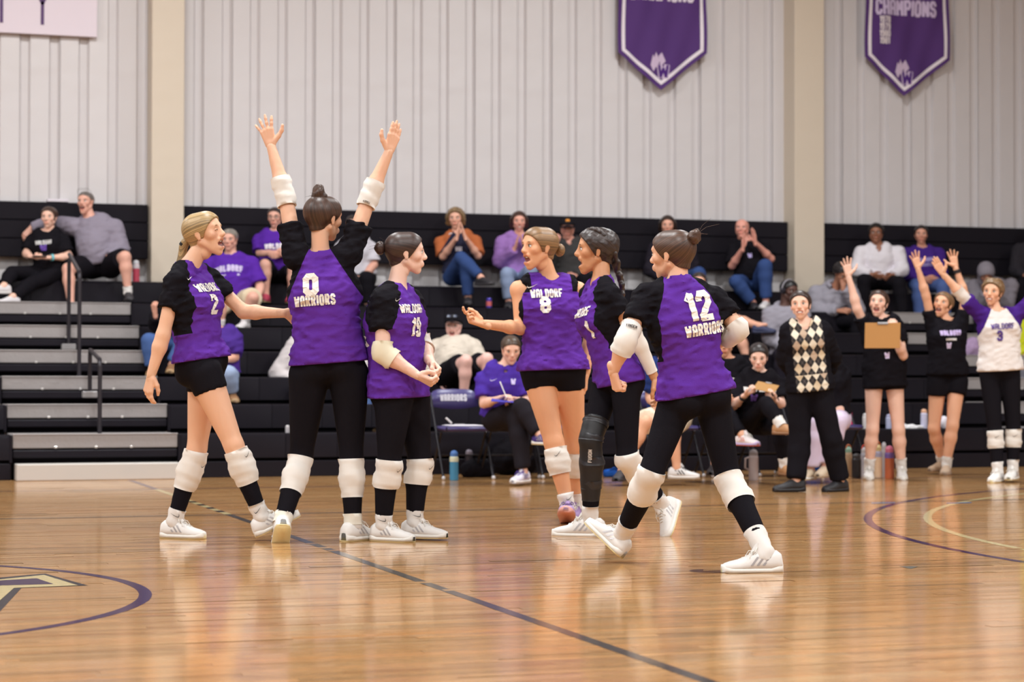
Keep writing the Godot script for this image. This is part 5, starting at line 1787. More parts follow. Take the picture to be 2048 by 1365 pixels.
func build_bench() -> void:
	var black := cloth(BLACK, 0.75)
	var white := rgb(232, 226, 222)
	var argyle := StandardMaterial3D.new()
	argyle.albedo_texture = argyle_texture()
	argyle.roughness = 0.85
	person({"label": "smiling coach in a black and cream argyle sweater and wide black trousers", "D": 16.4, "skin": rgb(232, 184, 160), "hair": rgb(70, 46, 38), "style": "back", "mouth": "smile", "face": [-14, 6, 4], "g": 0.98, "cell": 0.017,
		"j": [[1601, 612, -0.02], [1607, 648, 0], [1612, 685, 0], [1620, 770, 0], [1643, 663, 0], [1664, 715, 0.12], [1655, 752, 0.2], [1580, 665, 0], [1572, 718, 0.1], [1590, 755, 0.2], [1640, 785, 0], [1662, 880, 0], [1680, 962, 0.05], [1598, 785, 0], [1600, 880, 0], [1592, 962, -0.05], [1640, 985, -0.1], [1545, 985, -0.1]],
		"hands": [["relax"], ["relax"]], "bottom": ["trousers", black, 1.96, 0.03], "shirt": {"m": black, "m2": argyle, "scheme": "argyle", "name": "sweater", "sleeve": 1.75, "loose": 0.028, "hem": 0.05, "hemr": 0.16, "vee": 0.05},
		"shoes": [{"c": rgb(34, 32, 36), "mid": rgb(30, 28, 32), "sole": rgb(26, 24, 28), "plain": true}, {"c": rgb(34, 32, 36), "mid": rgb(30, 28, 32), "sole": rgb(26, 24, 28), "plain": true}]})
	var tee_print := [[strokes("W", 0.06, 0.016, 0.8), -0.04, -0.1, 1.0, rgb(206, 190, 220)]]
	person({"label": "cheering girl in black shirt with raised hand, holding a brown clipboard", "D": 17.95, "skin": rgb(234, 188, 166), "hair": rgb(88, 58, 44), "style": "back", "mouth": "open", "face": [-18, 12, -4], "cell": 0.017,
		"j": [[1757, 608, 0], [1763, 640, 0], [1766, 672, 0], [1768, 735, 0], [1795, 655, 0], [1806, 712, -0.1], [1788, 666, -0.25], [1731, 652, 0], [1714, 618, -0.05], [1697, 552, -0.05], [1788, 760, 0], [1797, 860, -0.04], [1803, 940, 0], [1748, 760, 0], [1745, 860, -0.04], [1738, 940, 0], [1806, 962, -0.25], [1736, 962, -0.25]],
		"hands": [["grip", 1783, 640, -0.28, Vector3(-0.2, 0, -1)], ["splay", 1692, 520, -0.05, Vector3(0.1, 0.2, 1)]], "bottom": ["shorts", black, 0.2, 0.02], "shirt": {"m": black, "sleeve": 0.5, "loose": 0.028, "hem": 0.17, "hemr": 0.165, "flat": 0.2, "prints": [[strokes("W", 0.06, 0.016, 0.8), 0.0, -0.17, 1.0, rgb(206, 190, 220)]]},
		"bands": [sock_bands(0, 1.72), sock_bands(1, 1.72)], "shoes": [{"sole": rgb(230, 226, 220)}, {"sole": rgb(230, 226, 220)}]})
	person({"label": "cheering girl in black printed shirt and shorts, both arms up, tan slip-on shoes", "D": 17.7, "skin": rgb(230, 172, 138), "hair": rgb(168, 128, 88), "style": "back", "mouth": "open", "face": [-30, 14, -8], "cell": 0.017,
		"j": [[1886, 610, 0], [1893, 642, 0], [1893, 675, 0], [1895, 738, 0], [1922, 648, 0.02], [1930, 592, 0.04], [1911, 534, 0.04], [1864, 648, 0], [1852, 592, -0.04], [1836, 537, -0.06], [1914, 762, 0], [1905, 852, -0.08], [1893, 932, -0.08], [1876, 762, 0], [1868, 858, 0.0], [1885, 925, 0.12], [1888, 958, -0.3], [1860, 950, 0.0]],
		"hands": [["splay", 1903, 502, 0.04, Vector3(0, 0.2, 1)], ["splay", 1828, 505, -0.06, Vector3(0.1, 0.2, 1)]], "bottom": ["shorts", black, 0.32, 0.02], "shirt": {"m": black, "sleeve": 0.45, "loose": 0.026, "hem": 0.06, "hemr": 0.155, "flat": 0.2, "prints": [[strokes("WALDORF", 0.05, 0.014, 0.5), 0.0, 0.04, 1.0, rgb(190, 170, 214)], [strokes("WARRIORS", 0.022, 0.005, 0.6), 0.0, -0.02, 1.0, white], [strokes("W", 0.06, 0.016, 0.8), -0.02, -0.075, 1.0, rgb(206, 190, 220)]]},
		"bands": [sock_bands(0, 1.78), sock_bands(1, 1.8), ["watch", 2, 1.78, 1.9, 0.004, rgb(40, 30, 30)]], "shoes": [{"c": rgb(190, 164, 140), "mid": rgb(176, 150, 128), "sole": rgb(160, 134, 112), "plain": true}, {"c": rgb(176, 148, 122), "mid": rgb(160, 136, 114), "sole": rgb(150, 126, 104), "plain": true}]})
	person({"label": "player number 3 in white jersey with purple sleeves, arms spread, at the right edge", "D": 17.3, "skin": rgb(232, 178, 146), "hair": rgb(176, 138, 96), "style": "braid", "mouth": "smile", "face": [-26, 4, -4], "cell": 0.016,
		"j": [[1985, 586, 0], [1994, 622, 0], [1998, 660, 0], [2000, 735, 0], [2030, 632, 0], [2068, 600, 0], [2090, 540, 0], [1962, 630, 0], [1924, 592, -0.05], [1886, 548, -0.1], [2020, 755, 0], [2027, 862, 0], [2026, 940, 0], [1980, 755, 0], [1990, 865, -0.03], [1996, 945, -0.05], [2010, 968, -0.3], [1975, 968, -0.3]],
		"hands": [["flat"], ["flat", 1862, 508, -0.12, Vector3(-0.4, 0.2, 0.9)]], "bottom": ["leggings", black, 1.78, 0.006], "shirt": {"m": cloth(rgb(228, 220, 216), 0.7), "m2": cloth(Color(0.27, 0.14, 0.47), 0.6), "scheme": "raglan", "name": "jersey", "sleeve": 0.75, "loose": 0.024, "hem": 0.03, "hemr": 0.165, "flat": 0.2, "prints": [[strokes("WALDORF", 0.05, 0.009, 0.6), 0.0, 0.03, 1.0, rgb(84, 60, 130)], [strokes("3", 0.09, 0.02, 0.7), -0.03, -0.05, 1.0, rgb(80, 50, 128)]]},
		"bands": [["knee_pad", 0, 0.98, 1.42, 0.012, PAD, 0.01, [[tick_quads(0.05), 0.3, Vector3(0, 0, 1), 0.2, rgb(24, 22, 26)]]], ["knee_pad", 1, 0.98, 1.4, 0.012, PAD, 0.01, [[tick_quads(0.05), 0.3, Vector3(0, 0, 1), 0.2, rgb(24, 22, 26)]]], sock_bands(0, 1.74), sock_bands(1, 1.74), ["arm_sleeve", 3, 0.6, 1.3, 0.012, rgb(224, 214, 206)]], "shoes": [{}, {}]})
	# ---- sitting on the chairs of the bench
	var dark_shoe := {"c": rgb(44, 40, 44), "plain": true, "mid": rgb(50, 46, 50), "sole": rgb(40, 36, 40)}
	sit({"label": "seated man in purple polo shirt writing on a blue clipboard beside the empty chair", "man": true, "D": 17.6, "skin": rgb(230, 182, 160), "hair": rgb(104, 78, 58), "style": "short", "face": [8, -16, 0],
		"p": [[1022, 700, -0.08], [1010, 737, 0], [1006, 768, 0], [1006, 838, 0.05], [1046, 757, 0], [1056, 806, -0.1], [1032, 800, -0.3], [966, 757, 0], [968, 808, -0.1], [1004, 796, -0.32], [1034, 838, -0.45], [1047, 946, -0.5], [1044, 815, -0.5], [1080, 870, -0.62], [1020, 968, -0.7], [1110, 885, -0.75]],
		"hands": [["relax", 1012, 800, -0.4, Vector3(0, -0.3, 0.5)], ["grip", 1022, 790, -0.42, Vector3(0, -0.8, 0.2)]],
		"bottom": ["trousers", cloth(rgb(36, 33, 38)), 1.92, 0.022], "shirt": {"m": cloth(rgb(74, 50, 150), 0.65), "name": "polo_shirt", "sleeve": 0.72, "loose": 0.03, "hem": -0.02, "vee": 0.05, "collar": true, "prints": [[strokes("W", 0.05, 0.014, 0.9), 0.085, 0.04, 1.0, rgb(196, 186, 226)], [tick_quads(0.06), -0.08, 0.05, 1.0, rgb(210, 200, 232), 0.0, "swoosh"]]},
		"shoes": [{"c": rgb(206, 200, 214), "mid": rgb(226, 222, 222), "sole": rgb(200, 196, 200), "stripe": rgb(80, 56, 150), "lace": rgb(90, 66, 150)}, {"c": rgb(70, 50, 130)}]})
	sit({"label": "seated girl in black shirt reading a brown clipboard, legs crossed, tan clogs", "D": 17.6, "skin": rgb(236, 192, 172), "hair": rgb(52, 38, 36), "style": "back", "face": [-8, -14, 0],
		"p": [[1517, 715, -0.1], [1518, 750, 0], [1516, 782, 0], [1512, 845, 0.05], [1552, 764, 0], [1562, 808, -0.1], [1548, 800, -0.35], [1482, 766, 0], [1466, 812, -0.1], [1492, 790, -0.35], [1558, 858, -0.45], [1570, 932, -0.4], [1532, 808, -0.45], [1562, 850, -0.6], [1586, 955, -0.55], [1578, 885, -0.65]],
		"hands": [["grip", 1532, 788, -0.42, Vector3(0, 0.8, 0.2)], ["grip", 1510, 782, -0.42, Vector3(0, 0.8, 0.2)]],
		"bottom": ["leggings", black, 1.82, 0.008], "shirt": {"m": black, "sleeve": 0.75, "loose": 0.03, "hem": -0.03, "prints": [[strokes("WALDORF UNIVERSITY", 0.034, 0.008, 0.42, 0.2), 0.0, 0.03, 1.0, white], [strokes("W", 0.07, 0.018, 1.0), -0.05, -0.04, 1.0, rgb(110, 80, 160)]]},
		"bands": [sock_bands(0, 1.76), sock_bands(1, 1.76), ["bracelet", 3, 1.75, 1.88, 0.005, rgb(30, 36, 52)], ["bracelet", 2, 1.8, 1.88, 0.005, rgb(40, 30, 44)]], "shoes": [{"c": rgb(178, 130, 88), "mid": rgb(150, 110, 78), "sole": rgb(120, 86, 60), "plain": true}, {"c": rgb(178, 130, 88), "mid": rgb(150, 110, 78), "sole": rgb(120, 86, 60), "plain": true}]})
	sit({"label": "seated person in black shirt half hidden behind the elbow of player 12", "D": 17.8, "skin": rgb(216, 160, 128), "hair": rgb(50, 36, 34), "style": "back", "face": [-10, -4, 0],
		"p": [[1450, 688, -0.02], [1455, 722, 0], [1455, 755, 0], [1450, 830, 0.05], [1490, 738, 0], [1498, 785, -0.08], [1462, 795, -0.3], [1420, 738, 0], [1412, 790, -0.08], [1440, 795, -0.3], [1440, 835, -0.42], [1430, 930, -0.4], [1450, 822, -0.45], [1486, 872, -0.62], [1420, 955, -0.6], [1502, 894, -0.7]],
		"bottom": ["leggings", black, 1.9, 0.008], "shirt": {"m": black, "sleeve": 0.7, "loose": 0.03, "hem": -0.03, "prints": [[strokes("WALDORF UNIVERSITY", 0.034, 0.008, 0.42, 0.2), 0.0, 0.0, 1.0, white], [strokes("W", 0.07, 0.018, 1.0), 0.0, -0.06, 1.0, rgb(110, 80, 160)]]},
		"shoes": [dark_shoe, {"c": rgb(226, 214, 214), "mid": rgb(190, 170, 210), "sole": rgb(212, 96, 70), "stripe": rgb(222, 120, 90)}]})
	sit({"label": "seated person in black top and lilac sweatpants behind the argyle coach", "D": 17.9, "skin": rgb(232, 184, 164), "hair": rgb(60, 44, 40), "style": "back", "face": [-8, 0, 0],
		"p": [[1640, 700, 0], [1648, 735, 0], [1655, 765, 0], [1660, 838, 0.05], [1686, 748, 0], [1684, 812, 0.0], [1662, 842, -0.25], [1622, 748, 0], [1615, 808, 0], [1632, 838, -0.25], [1674, 845, -0.4], [1650, 935, -0.42], [1634, 850, -0.42], [1620, 940, -0.42], [1632, 955, -0.62], [1600, 955, -0.62]],
		"bottom": ["sweatpants", cloth(rgb(208, 192, 214), 0.85), 1.93, 0.03], "shirt": {"m": black, "sleeve": 0.8, "loose": 0.03, "hem": -0.03},
		"shoes": [{"c": rgb(206, 186, 160), "mid": rgb(190, 170, 146), "sole": rgb(170, 150, 126), "plain": true}, {"c": rgb(206, 186, 160), "plain": true}]})
	sit({"label": "seated person in navy shirt and khaki shorts hidden behind the two right players", "man": true, "D": 17.5, "skin": rgb(222, 166, 134), "hair": rgb(70, 50, 40), "style": "short", "face": [-10, 0, 0],
		"p": [[1330, 690, 0], [1332, 728, 0], [1332, 760, 0], [1338, 835, 0.05], [1368, 742, 0], [1372, 790, 0], [1350, 820, -0.2], [1298, 742, 0], [1300, 795, 0], [1310, 812, -0.25], [1345, 848, -0.42], [1354, 938, -0.42], [1290, 845, -0.42], [1244, 942, -0.42], [1402, 962, -0.45], [1232, 965, -0.6]],
		"bottom": ["shorts", cloth(rgb(226, 212, 190), 0.8), 0.9, 0.03], "shirt": {"m": cloth(rgb(40, 56, 110), 0.7), "sleeve": 0.7, "loose": 0.03, "hem": 0.0},
		"shoes": [{"c": rgb(214, 210, 208), "mid": rgb(220, 216, 212), "sole": rgb(200, 196, 190), "stripe": rgb(30, 28, 32), "lace": rgb(40, 38, 42)}, dark_shoe]})

func argyle_texture() -> ImageTexture:
	var im := Image.create(256, 512, false, Image.FORMAT_RGB8)
	var nx := 4.0
	var ny := 5.6
	for y in 512:
		for x in 256:
			var u := x / 256.0 * nx
			var v := y / 512.0 * ny
			var a := u + v
			var b := u - v
			var ia := int(floor(a))
			var ib := int(floor(b))
			var c := Color(0.13, 0.115, 0.12)
			if posmod(ia + ib, 2) == 0:
				c = Color(0.87, 0.82, 0.74) if posmod(ia, 3) != 0 else Color(0.72, 0.62, 0.53)
				if posmod(ia + 2 * ib, 5) == 0: c = Color(0.80, 0.72, 0.60)
			else:
				if absf(fposmod(a, 1.0) - 0.5) < 0.025 or absf(fposmod(b, 1.0) - 0.5) < 0.025: c = Color(0.4, 0.36, 0.34)
			im.set_pixel(x, y, c)
	return ImageTexture.create_from_image(im)

# a seated figure: p holds head, neck, chest, pelvis, shoulder, elbow and wrist L, the same R, knee and ankle L, the same R, toes L and R; hips lie beside the pelvis
func sit(s: Dictionary) -> Node3D:
	var p: Array = s.p
	if s.has("row"):
		s["D"] = depth_on_z(p[3][0], p[3][1], seat_z(s.row) - 0.2)
	var off := [-0.02, 0.0, 0.0, 0.0, 0.0, -0.06, -0.22, 0.0, -0.06, -0.22, -0.4, -0.38, -0.4, -0.38, -0.55, -0.55]
	for i in p.size():
		if p[i].size() < 3: p[i].append(off[i])
	var k: float = FOCAL / s.D * 0.085
	var g: float = s.get("g", 1.0)
	var hl := [p[3][0] + k * g, p[3][1] + 3, p[3][2] - 0.04]
	var hr := [p[3][0] - k * g, p[3][1] + 3, p[3][2] - 0.04]
	s["j"] = [p[0], p[1], p[2], p[3], p[4], p[5], p[6], p[7], p[8], p[9], hl, p[10], p[11], hr, p[12], p[13], p[14], p[15]]
	s["seated"] = true
	if not s.has("cell"): s["cell"] = 0.02
	if not s.has("scale"): s["scale"] = 0.98
	return person(s)

func glasses_mesh() -> ArrayMesh:
	if not kit.has("glasses"):
		var s := Soup.new()
		for q in [-1.0, 1.0]:
			var pts := PackedVector3Array()
			var rr := PackedFloat32Array()
			for i in 17:
				var a := TAU * i / 16.0
				pts.append(Vector3(q * 0.032 + cos(a) * 0.023, 0.004 + sin(a) * 0.017, 0.099))
				rr.append(0.0016)
			s.tube(pts, rr, 6)
			s.tube(PackedVector3Array([Vector3(q * 0.055, 0.006, 0.098), Vector3(q * 0.076, 0.008, 0.06), Vector3(q * 0.08, 0.004, -0.01)]), PackedFloat32Array([0.0016, 0.0016, 0.0016]), 6)
		s.tube(PackedVector3Array([Vector3(-0.009, 0.006, 0.1), Vector3(0.009, 0.006, 0.1)]), PackedFloat32Array([0.0018, 0.0018]), 6)
		kit["glasses"] = s.mesh()
	return kit["glasses"]

func cap_parts(o: Node3D, s: Dictionary, c: Color, badge: Color) -> void:
	var f := Field.new()
	f.cap(Vector3(0, 0.036, -0.034), Vector3(0, 0.042, 0.02), 0.088, 0.085)
	f.clips.append(Plane(Vector3(0, -1, 0.12).normalized(), Vector3(0, -1, 0.12).normalized().dot(Vector3(0, 0.038, 0.0))))
	var m := part(o, "ball_cap", arrays_mesh(f.surface(0.007)), cloth(c), s.head_t)
	var b := Soup.new()
	for i in 12:
		var a0 := -1.15 + 2.3 * i / 12.0
		var a1 := -1.15 + 2.3 * (i + 1) / 12.0
		var p := func(a: float, r: float) -> Vector3: return Vector3(sin(a) * (0.082 if r < 0.5 else 0.09), 0.046 - 0.012 * absf(sin(a)) - (0.014 if r > 0.5 else 0.0), 0.05 + cos(a) * (0.052 if r < 0.5 else 0.125))
		b.both(p.call(a0, 0), p.call(a1, 0), p.call(a1, 1), p.call(a0, 1), Vector3(0, -1, 0.1))
		b.both(p.call(a0, 0) - Vector3(0, 0.004, 0), p.call(a1, 0) - Vector3(0, 0.004, 0), p.call(a1, 1) - Vector3(0, 0.004, 0), p.call(a0, 1) - Vector3(0, 0.004, 0), Vector3(0, 1, 0.1))
	part(m, "brim", b.mesh(), cloth(c))
	var e := Soup.new()
	e.box(Vector3(-0.022, 0.062, 0.098), Vector3(0.022, 0.098, 0.104), 0.003, Transform3D(Basis(Vector3.RIGHT, -0.18), Vector3.ZERO))
	part(m, "badge", e.mesh(), cloth(badge))

func build_crowd() -> void:
	var black := cloth(BLACK, 0.75)
	var jeans := cloth(rgb(56, 76, 124), 0.8)
	var pale_jeans := cloth(rgb(140, 154, 184), 0.8)
	var purple := cloth(Color(0.34, 0.17, 0.6), 0.75)
	var grey_hood := cloth(rgb(140, 132, 146), 0.85)
	var white := rgb(226, 218, 226)
	var dark := {"c": rgb(38, 35, 40), "mid": rgb(60, 56, 60), "sole": rgb(40, 38, 42), "plain": true}
	var light := {"c": rgb(214, 208, 210), "mid": rgb(220, 216, 214), "sole": rgb(200, 196, 196), "plain": true}
	var brown := {"c": rgb(140, 100, 66), "mid": rgb(170, 140, 100), "sole": rgb(120, 90, 64), "plain": true}
	var s: Dictionary
	# ---- top row from the left
	s = {"label": "girl in black printed shirt leaning back on the bleachers at the far left", "row": 6, "skin": rgb(234, 186, 164), "hair": rgb(96, 66, 52), "style": "back", "face": [-4, 2, 0],
		"p": [[98, 436], [96, 468], [96, 492], [102, 545], [127, 480], [138, 514], [92, 516], [64, 480], [52, 508], [64, 514], [64, 566, -0.35], [26, 594, -0.6], [24, 546, -0.35], [8, 572, -0.62], [-4, 604, -0.7], [-18, 586, -0.7]],
		"hands": [["grip", 72, 516, -0.25, Vector3(0, 1, 0.2)], ["grip", 84, 518, -0.25, Vector3(0, 1, 0.2)]], "bottom": ["trousers", black, 1.95, 0.015],
		"shirt": {"m": black, "sleeve": 0.7, "loose": 0.026, "hem": -0.03, "prints": [[strokes("WALDORF", 0.045, 0.014, 0.42), -0.01, 0.03, 1.0, rgb(206, 206, 206)], [strokes("W", 0.07, 0.026, 1.2), -0.015, -0.025, 1.0, rgb(98, 66, 160)]]}, "bands": [["wristband", 2, 1.7, 1.8, 0.006, rgb(110, 190, 200)]], "shoes": [light, light]}
	sit(s)
	var ph := thing("phone", "small black phone held by the girl at the far left", "phone", s.base + (s.joints[6] + s.joints[9]) * 0.5 + Vector3(0, 0.0, 0.06))
	part(ph, "case", box_mesh(Vector3(0.14, 0.012, 0.07), 0.004), mat(rgb(26, 24, 28), 0.3))
	s = {"label": "man in grey hoodie with spectacles pushed up, arm round the girl, bare knees", "man": true, "row": 6, "g": 1.22, "skin": rgb(222, 166, 146), "hair": rgb(150, 138, 132), "style": "buzz", "mouth": "open", "face": [-12, 4, 0],
		"p": [[171, 405], [181, 438], [194, 470], [200, 530], [229, 456], [242, 498], [214, 514], [150, 454], [100, 448, 0.1], [60, 458, 0.02], [250, 514], [256, 586], [136, 538], [142, 612, -0.5], [262, 604, -0.65], [126, 628, -0.75]],
		"hands": [[], ["relax", 46, 476, 0.0, Vector3(0.3, 0, -1)]], "bottom": ["shorts", black, 0.85, 0.03], "shirt": {"m": grey_hood, "name": "hoodie", "sleeve": 1.9, "loose": 0.032, "hem": 0.0, "hood": true, "belly": 0.08, "prints": [[strokes("WALDORF", 0.018, 0.005, 1.0), -0.02, -0.035, 1.0, rgb(206, 196, 210)]]},
		"bands": [sock_bands(0, 1.82)], "shoes": [dark, dark]}
	var o := sit(s)
	part(o, "spectacles", glasses_mesh(), mat(rgb(90, 84, 84), 0.4), s.head_t * Transform3D(Basis(Vector3.RIGHT, -0.75), Vector3(0, 0.06, 0.005)))
	s = {"label": "person in purple shirt with spectacles sitting on the top row left of player 0", "row": 6, "g": 1.15, "skin": rgb(220, 166, 146), "hair": rgb(70, 52, 48), "style": "short", "face": [-6, 0, 0],
		"p": [[550, 436], [552, 468], [552, 494], [556, 550], [588, 478], [600, 506], [562, 510], [518, 480], [520, 506], [552, 506], [588, 540], [582, 592], [530, 530], [532, 590], [578, 612], [526, 612]],
		"bottom": ["shorts", black, 0.9, 0.02], "shirt": {"m": purple, "sleeve": 0.8, "loose": 0.03, "hem": -0.02, "prints": [[strokes("WALDORF", 0.06, 0.018, 0.6), 0.03, 0.0, 1.0, white]]},
		"shoes": [{"c": rgb(196, 70, 96), "plain": true, "mid": rgb(150, 50, 70)}, {"c": rgb(196, 70, 96), "plain": true, "mid": rgb(150, 50, 70)}]}
	o = sit(s)
	part(o, "spectacles", glasses_mesh(), mat(rgb(40, 34, 34), 0.4), s.head_t)
	s = {"label": "person in pale grey shirt mostly hidden behind the right arm of player 0", "row": 6, "g": 1.1, "skin": rgb(216, 160, 140), "hair": rgb(60, 46, 42), "style": "short", "face": [-6, 0, 0],
		"p": [[706, 452], [710, 482], [712, 508], [716, 556], [740, 494], [748, 530], [724, 556], [682, 494], [680, 530], [704, 556], [734, 560], [736, 610], [700, 560], [702, 612], [738, 625], [700, 625]],
		"bottom": ["trousers", black, 1.92, 0.02], "shirt": {"m": cloth(rgb(196, 192, 200)), "sleeve": 0.8, "loose": 0.03, "hem": -0.02}, "shoes": [dark, dark]}
	sit(s)
	s = {"label": "woman with curly blonde hair clasping hands at her mouth, legs crossed in jeans", "row": 6, "skin": rgb(226, 170, 146), "hair": rgb(186, 150, 106), "style": "curly", "face": [-4, 0, 0],
		"p": [[911, 438], [916, 470], [918, 494], [918, 552], [952, 482], [956, 512, -0.1], [930, 474, -0.28], [880, 484], [886, 514, -0.1], [914, 474, -0.28], [934, 540], [936, 596, -0.36], [922, 516, -0.4], [962, 556, -0.5], [936, 614, -0.5], [982, 560, -0.6]],
		"hands": [["flat", 921, 442, -0.28, Vector3(-1, 0, 0)], ["flat", 919, 442, -0.28, Vector3(1, 0, 0)]], "bottom": ["jeans", jeans, 1.9, 0.016],
		"shirt": {"m": cloth(rgb(44, 44, 62)), "m2": cloth(rgb(176, 100, 62)), "scheme": "raglan", "name": "shirt", "sleeve": 0.85, "loose": 0.026, "hem": -0.03, "prints": [[strokes("RGI", 0.05, 0.012, 0.6), 0.0, -0.03, 1.0, white]]}, "shoes": [dark, dark]}
	o = sit(s)
	var hp := Soup.new()
	for q in [-1.0, 1.0]:
		var e := Soup.new()
		e.tube(PackedVector3Array([s.joints[1] + s.lat * q * 0.07 + s.front * 0.04 - s.up * 0.01, s.joints[1] + s.lat * q * 0.07 + s.front * 0.08 - s.up * 0.015]), PackedFloat32Array([0.038, 0.036]), 14)
		part(o, "headphone_cup", e.mesh(), mat(rgb(226, 222, 224), 0.4))
	s = {"label": "long-haired woman in lilac sweater clapping on the top row, pale jeans", "row": 6, "skin": rgb(226, 164, 144), "hair": rgb(96, 62, 48), "style": "long", "mouth": "smile", "face": [4, 0, 0],
		"p": [[1038, 444], [1040, 474], [1036, 498], [1036, 552], [1070, 486], [1074, 520], [1048, 492], [1006, 486], [1000, 522], [1030, 496], [1062, 540], [1064, 600], [1014, 548], [1018, 604], [1066, 616], [1016, 618]],
		"hands": [["flat", 1040, 466, -0.28, Vector3(-1, 0, 0)], ["flat", 1038, 468, -0.28, Vector3(1, 0, 0)]], "bottom": ["jeans", pale_jeans, 1.9, 0.018], "shirt": {"m": cloth(rgb(150, 112, 176), 0.85), "name": "sweater", "sleeve": 1.9, "loose": 0.032, "hem": -0.02}, "shoes": [dark, dark]}
	sit(s)
	s = {"label": "bearded man in black cap with orange badge and dark jacket on the top row", "man": true, "row": 6, "g": 1.08, "skin": rgb(206, 146, 128), "hair": rgb(70, 52, 46), "style": "short", "face": [0, -6, 0],
		"p": [[1135, 458], [1138, 486], [1140, 510], [1145, 562], [1172, 498], [1178, 540], [1150, 552], [1106, 498], [1098, 534], [1112, 488], [1170, 560], [1170, 612], [1118, 562], [1118, 614], [1172, 628], [1116, 628]],
		"hands": [["relax"], ["fist", 1116, 474, -0.25, Vector3(0, 0, -1)]], "bottom": ["trousers", black, 1.92, 0.02], "shirt": {"m": cloth(rgb(62, 60, 60)), "name": "jacket", "sleeve": 1.92, "loose": 0.03, "hem": -0.02, "vee": 0.07, "collar": true}, "shoes": [dark, dark]}
	o = sit(s)
	cap_parts(o, s, rgb(32, 30, 34), rgb(226, 150, 70))
	s = {"label": "woman in dark top with hand near her face, seen over the head of player 12", "row": 6, "g": 1.1, "skin": rgb(222, 164, 140), "hair": rgb(74, 54, 46), "style": "long", "face": [-4, 0, 0],
		"p": [[1335, 452], [1340, 484], [1344, 510], [1362, 558], [1376, 496], [1384, 530], [1352, 486], [1310, 498], [1300, 540], [1330, 560], [1398, 548], [1404, 606], [1336, 560], [1338, 612], [1406, 622], [1336, 626]],
		"hands": [["relax", 1346, 458, -0.24, Vector3(0, 0, -1)], ["relax"]], "bottom": ["jeans", jeans, 1.92, 0.02], "shirt": {"m": cloth(rgb(40, 36, 44)), "sleeve": 1.7, "loose": 0.028, "hem": -0.02}, "shoes": [dark, dark]}
	sit(s)
	s = {"label": "bald man in black shirt and blue jeans clapping beside the second column", "man": true, "row": 6, "g": 1.12, "skin": rgb(226, 158, 140), "hair": rgb(120, 90, 74), "style": "bald", "face": [-14, 6, 0],
		"p": [[1484, 458], [1494, 486], [1500, 512], [1502, 564], [1530, 496], [1542, 518, -0.1], [1510, 484, -0.3], [1466, 500], [1464, 532, -0.1], [1486, 496, -0.3], [1530, 532], [1532, 604], [1472, 564], [1506, 606, -0.34], [1524, 620], [1514, 622]],
		"hands": [["flat", 1505, 456, -0.32, Vector3(-0.8, 0, 0.5)], ["flat", 1487, 464, -0.32, Vector3(0.8, 0, 0.4)]], "bottom": ["jeans", jeans, 1.9, 0.022], "shirt": {"m": black, "sleeve": 0.85, "loose": 0.03, "hem": -0.02, "belly": 0.05, "prints": [[strokes("W", 0.06, 0.018, 1.0), -0.02, 0.0, 1.0, rgb(180, 166, 214)]]}, "shoes": [light, dark]}
	sit(s)
	s = {"label": "man in white collared pullover and spectacles sitting upright on the top row", "man": true, "row": 6, "skin": rgb(150, 98, 74), "hair": rgb(46, 38, 38), "style": "thick", "face": [-12, 6, 0],
		"p": [[1752, 468], [1755, 496], [1757, 518], [1757, 562], [1796, 506], [1804, 540], [1784, 552], [1722, 506], [1714, 540], [1746, 550], [1798, 566], [1806, 630], [1728, 562], [1724, 634], [1808, 646], [1720, 650]],
		"bottom": ["trousers", black, 1.94, 0.024], "shirt": {"m": cloth(rgb(222, 216, 222), 0.8), "name": "pullover", "sleeve": 1.85, "loose": 0.03, "hem": -0.01, "vee": 0.05, "collar": true}, "shoes": [dark, dark]}
	o = sit(s)
	part(o, "spectacles", glasses_mesh(), mat(rgb(40, 34, 34), 0.4), s.head_t)
	s = {"label": "girl in purple sweatshirt with hands in her lap, above the raised hands at right", "row": 6, "g": 1.05, "skin": rgb(206, 146, 122), "hair": rgb(60, 44, 42), "style": "back", "face": [-8, 2, 0],
		"p": [[1842, 470], [1844, 498], [1845, 524], [1848, 566], [1876, 510], [1882, 548], [1868, 558], [1814, 510], [1810, 548], [1852, 558], [1886, 572], [1892, 634], [1836, 576], [1840, 638], [1886, 652], [1836, 656]],
		"bottom": ["jeans", cloth(rgb(78, 96, 146), 0.8), 1.92, 0.018], "shirt": {"m": cloth(rgb(66, 40, 120), 0.8), "name": "sweatshirt", "sleeve": 1.85, "loose": 0.03, "hem": -0.02, "prints": [[strokes("WALDORF", 0.05, 0.014, 0.5), 0.0, 0.02, 1.0, rgb(150, 136, 190)], [strokes("WARRIORS", 0.04, 0.012, 0.5), 0.0, -0.04, 1.0, rgb(150, 136, 190)]]}, "shoes": [light, light]}
	sit(s)
	s = {"label": "person in dark clothes cut off by the right edge on the top row", "row": 6, "g": 1.1, "skin": rgb(150, 100, 80), "hair": rgb(44, 36, 36), "style": "short", "face": [-10, 0, 0],
		"p": [[2074, 462], [2072, 490], [2070, 515], [2068, 562], [2104, 500], [2110, 540], [2082, 556], [2038, 502], [2032, 540], [2050, 552], [2090, 570], [2092, 632], [2040, 572], [2042, 634], [2094, 648], [2040, 650]],
		"bottom": ["trousers", black, 1.92, 0.02], "shirt": {"m": cloth(rgb(46, 43, 48)), "sleeve": 1.85, "loose": 0.03, "hem": -0.02}, "shoes": [dark, dark]}
	sit(s)
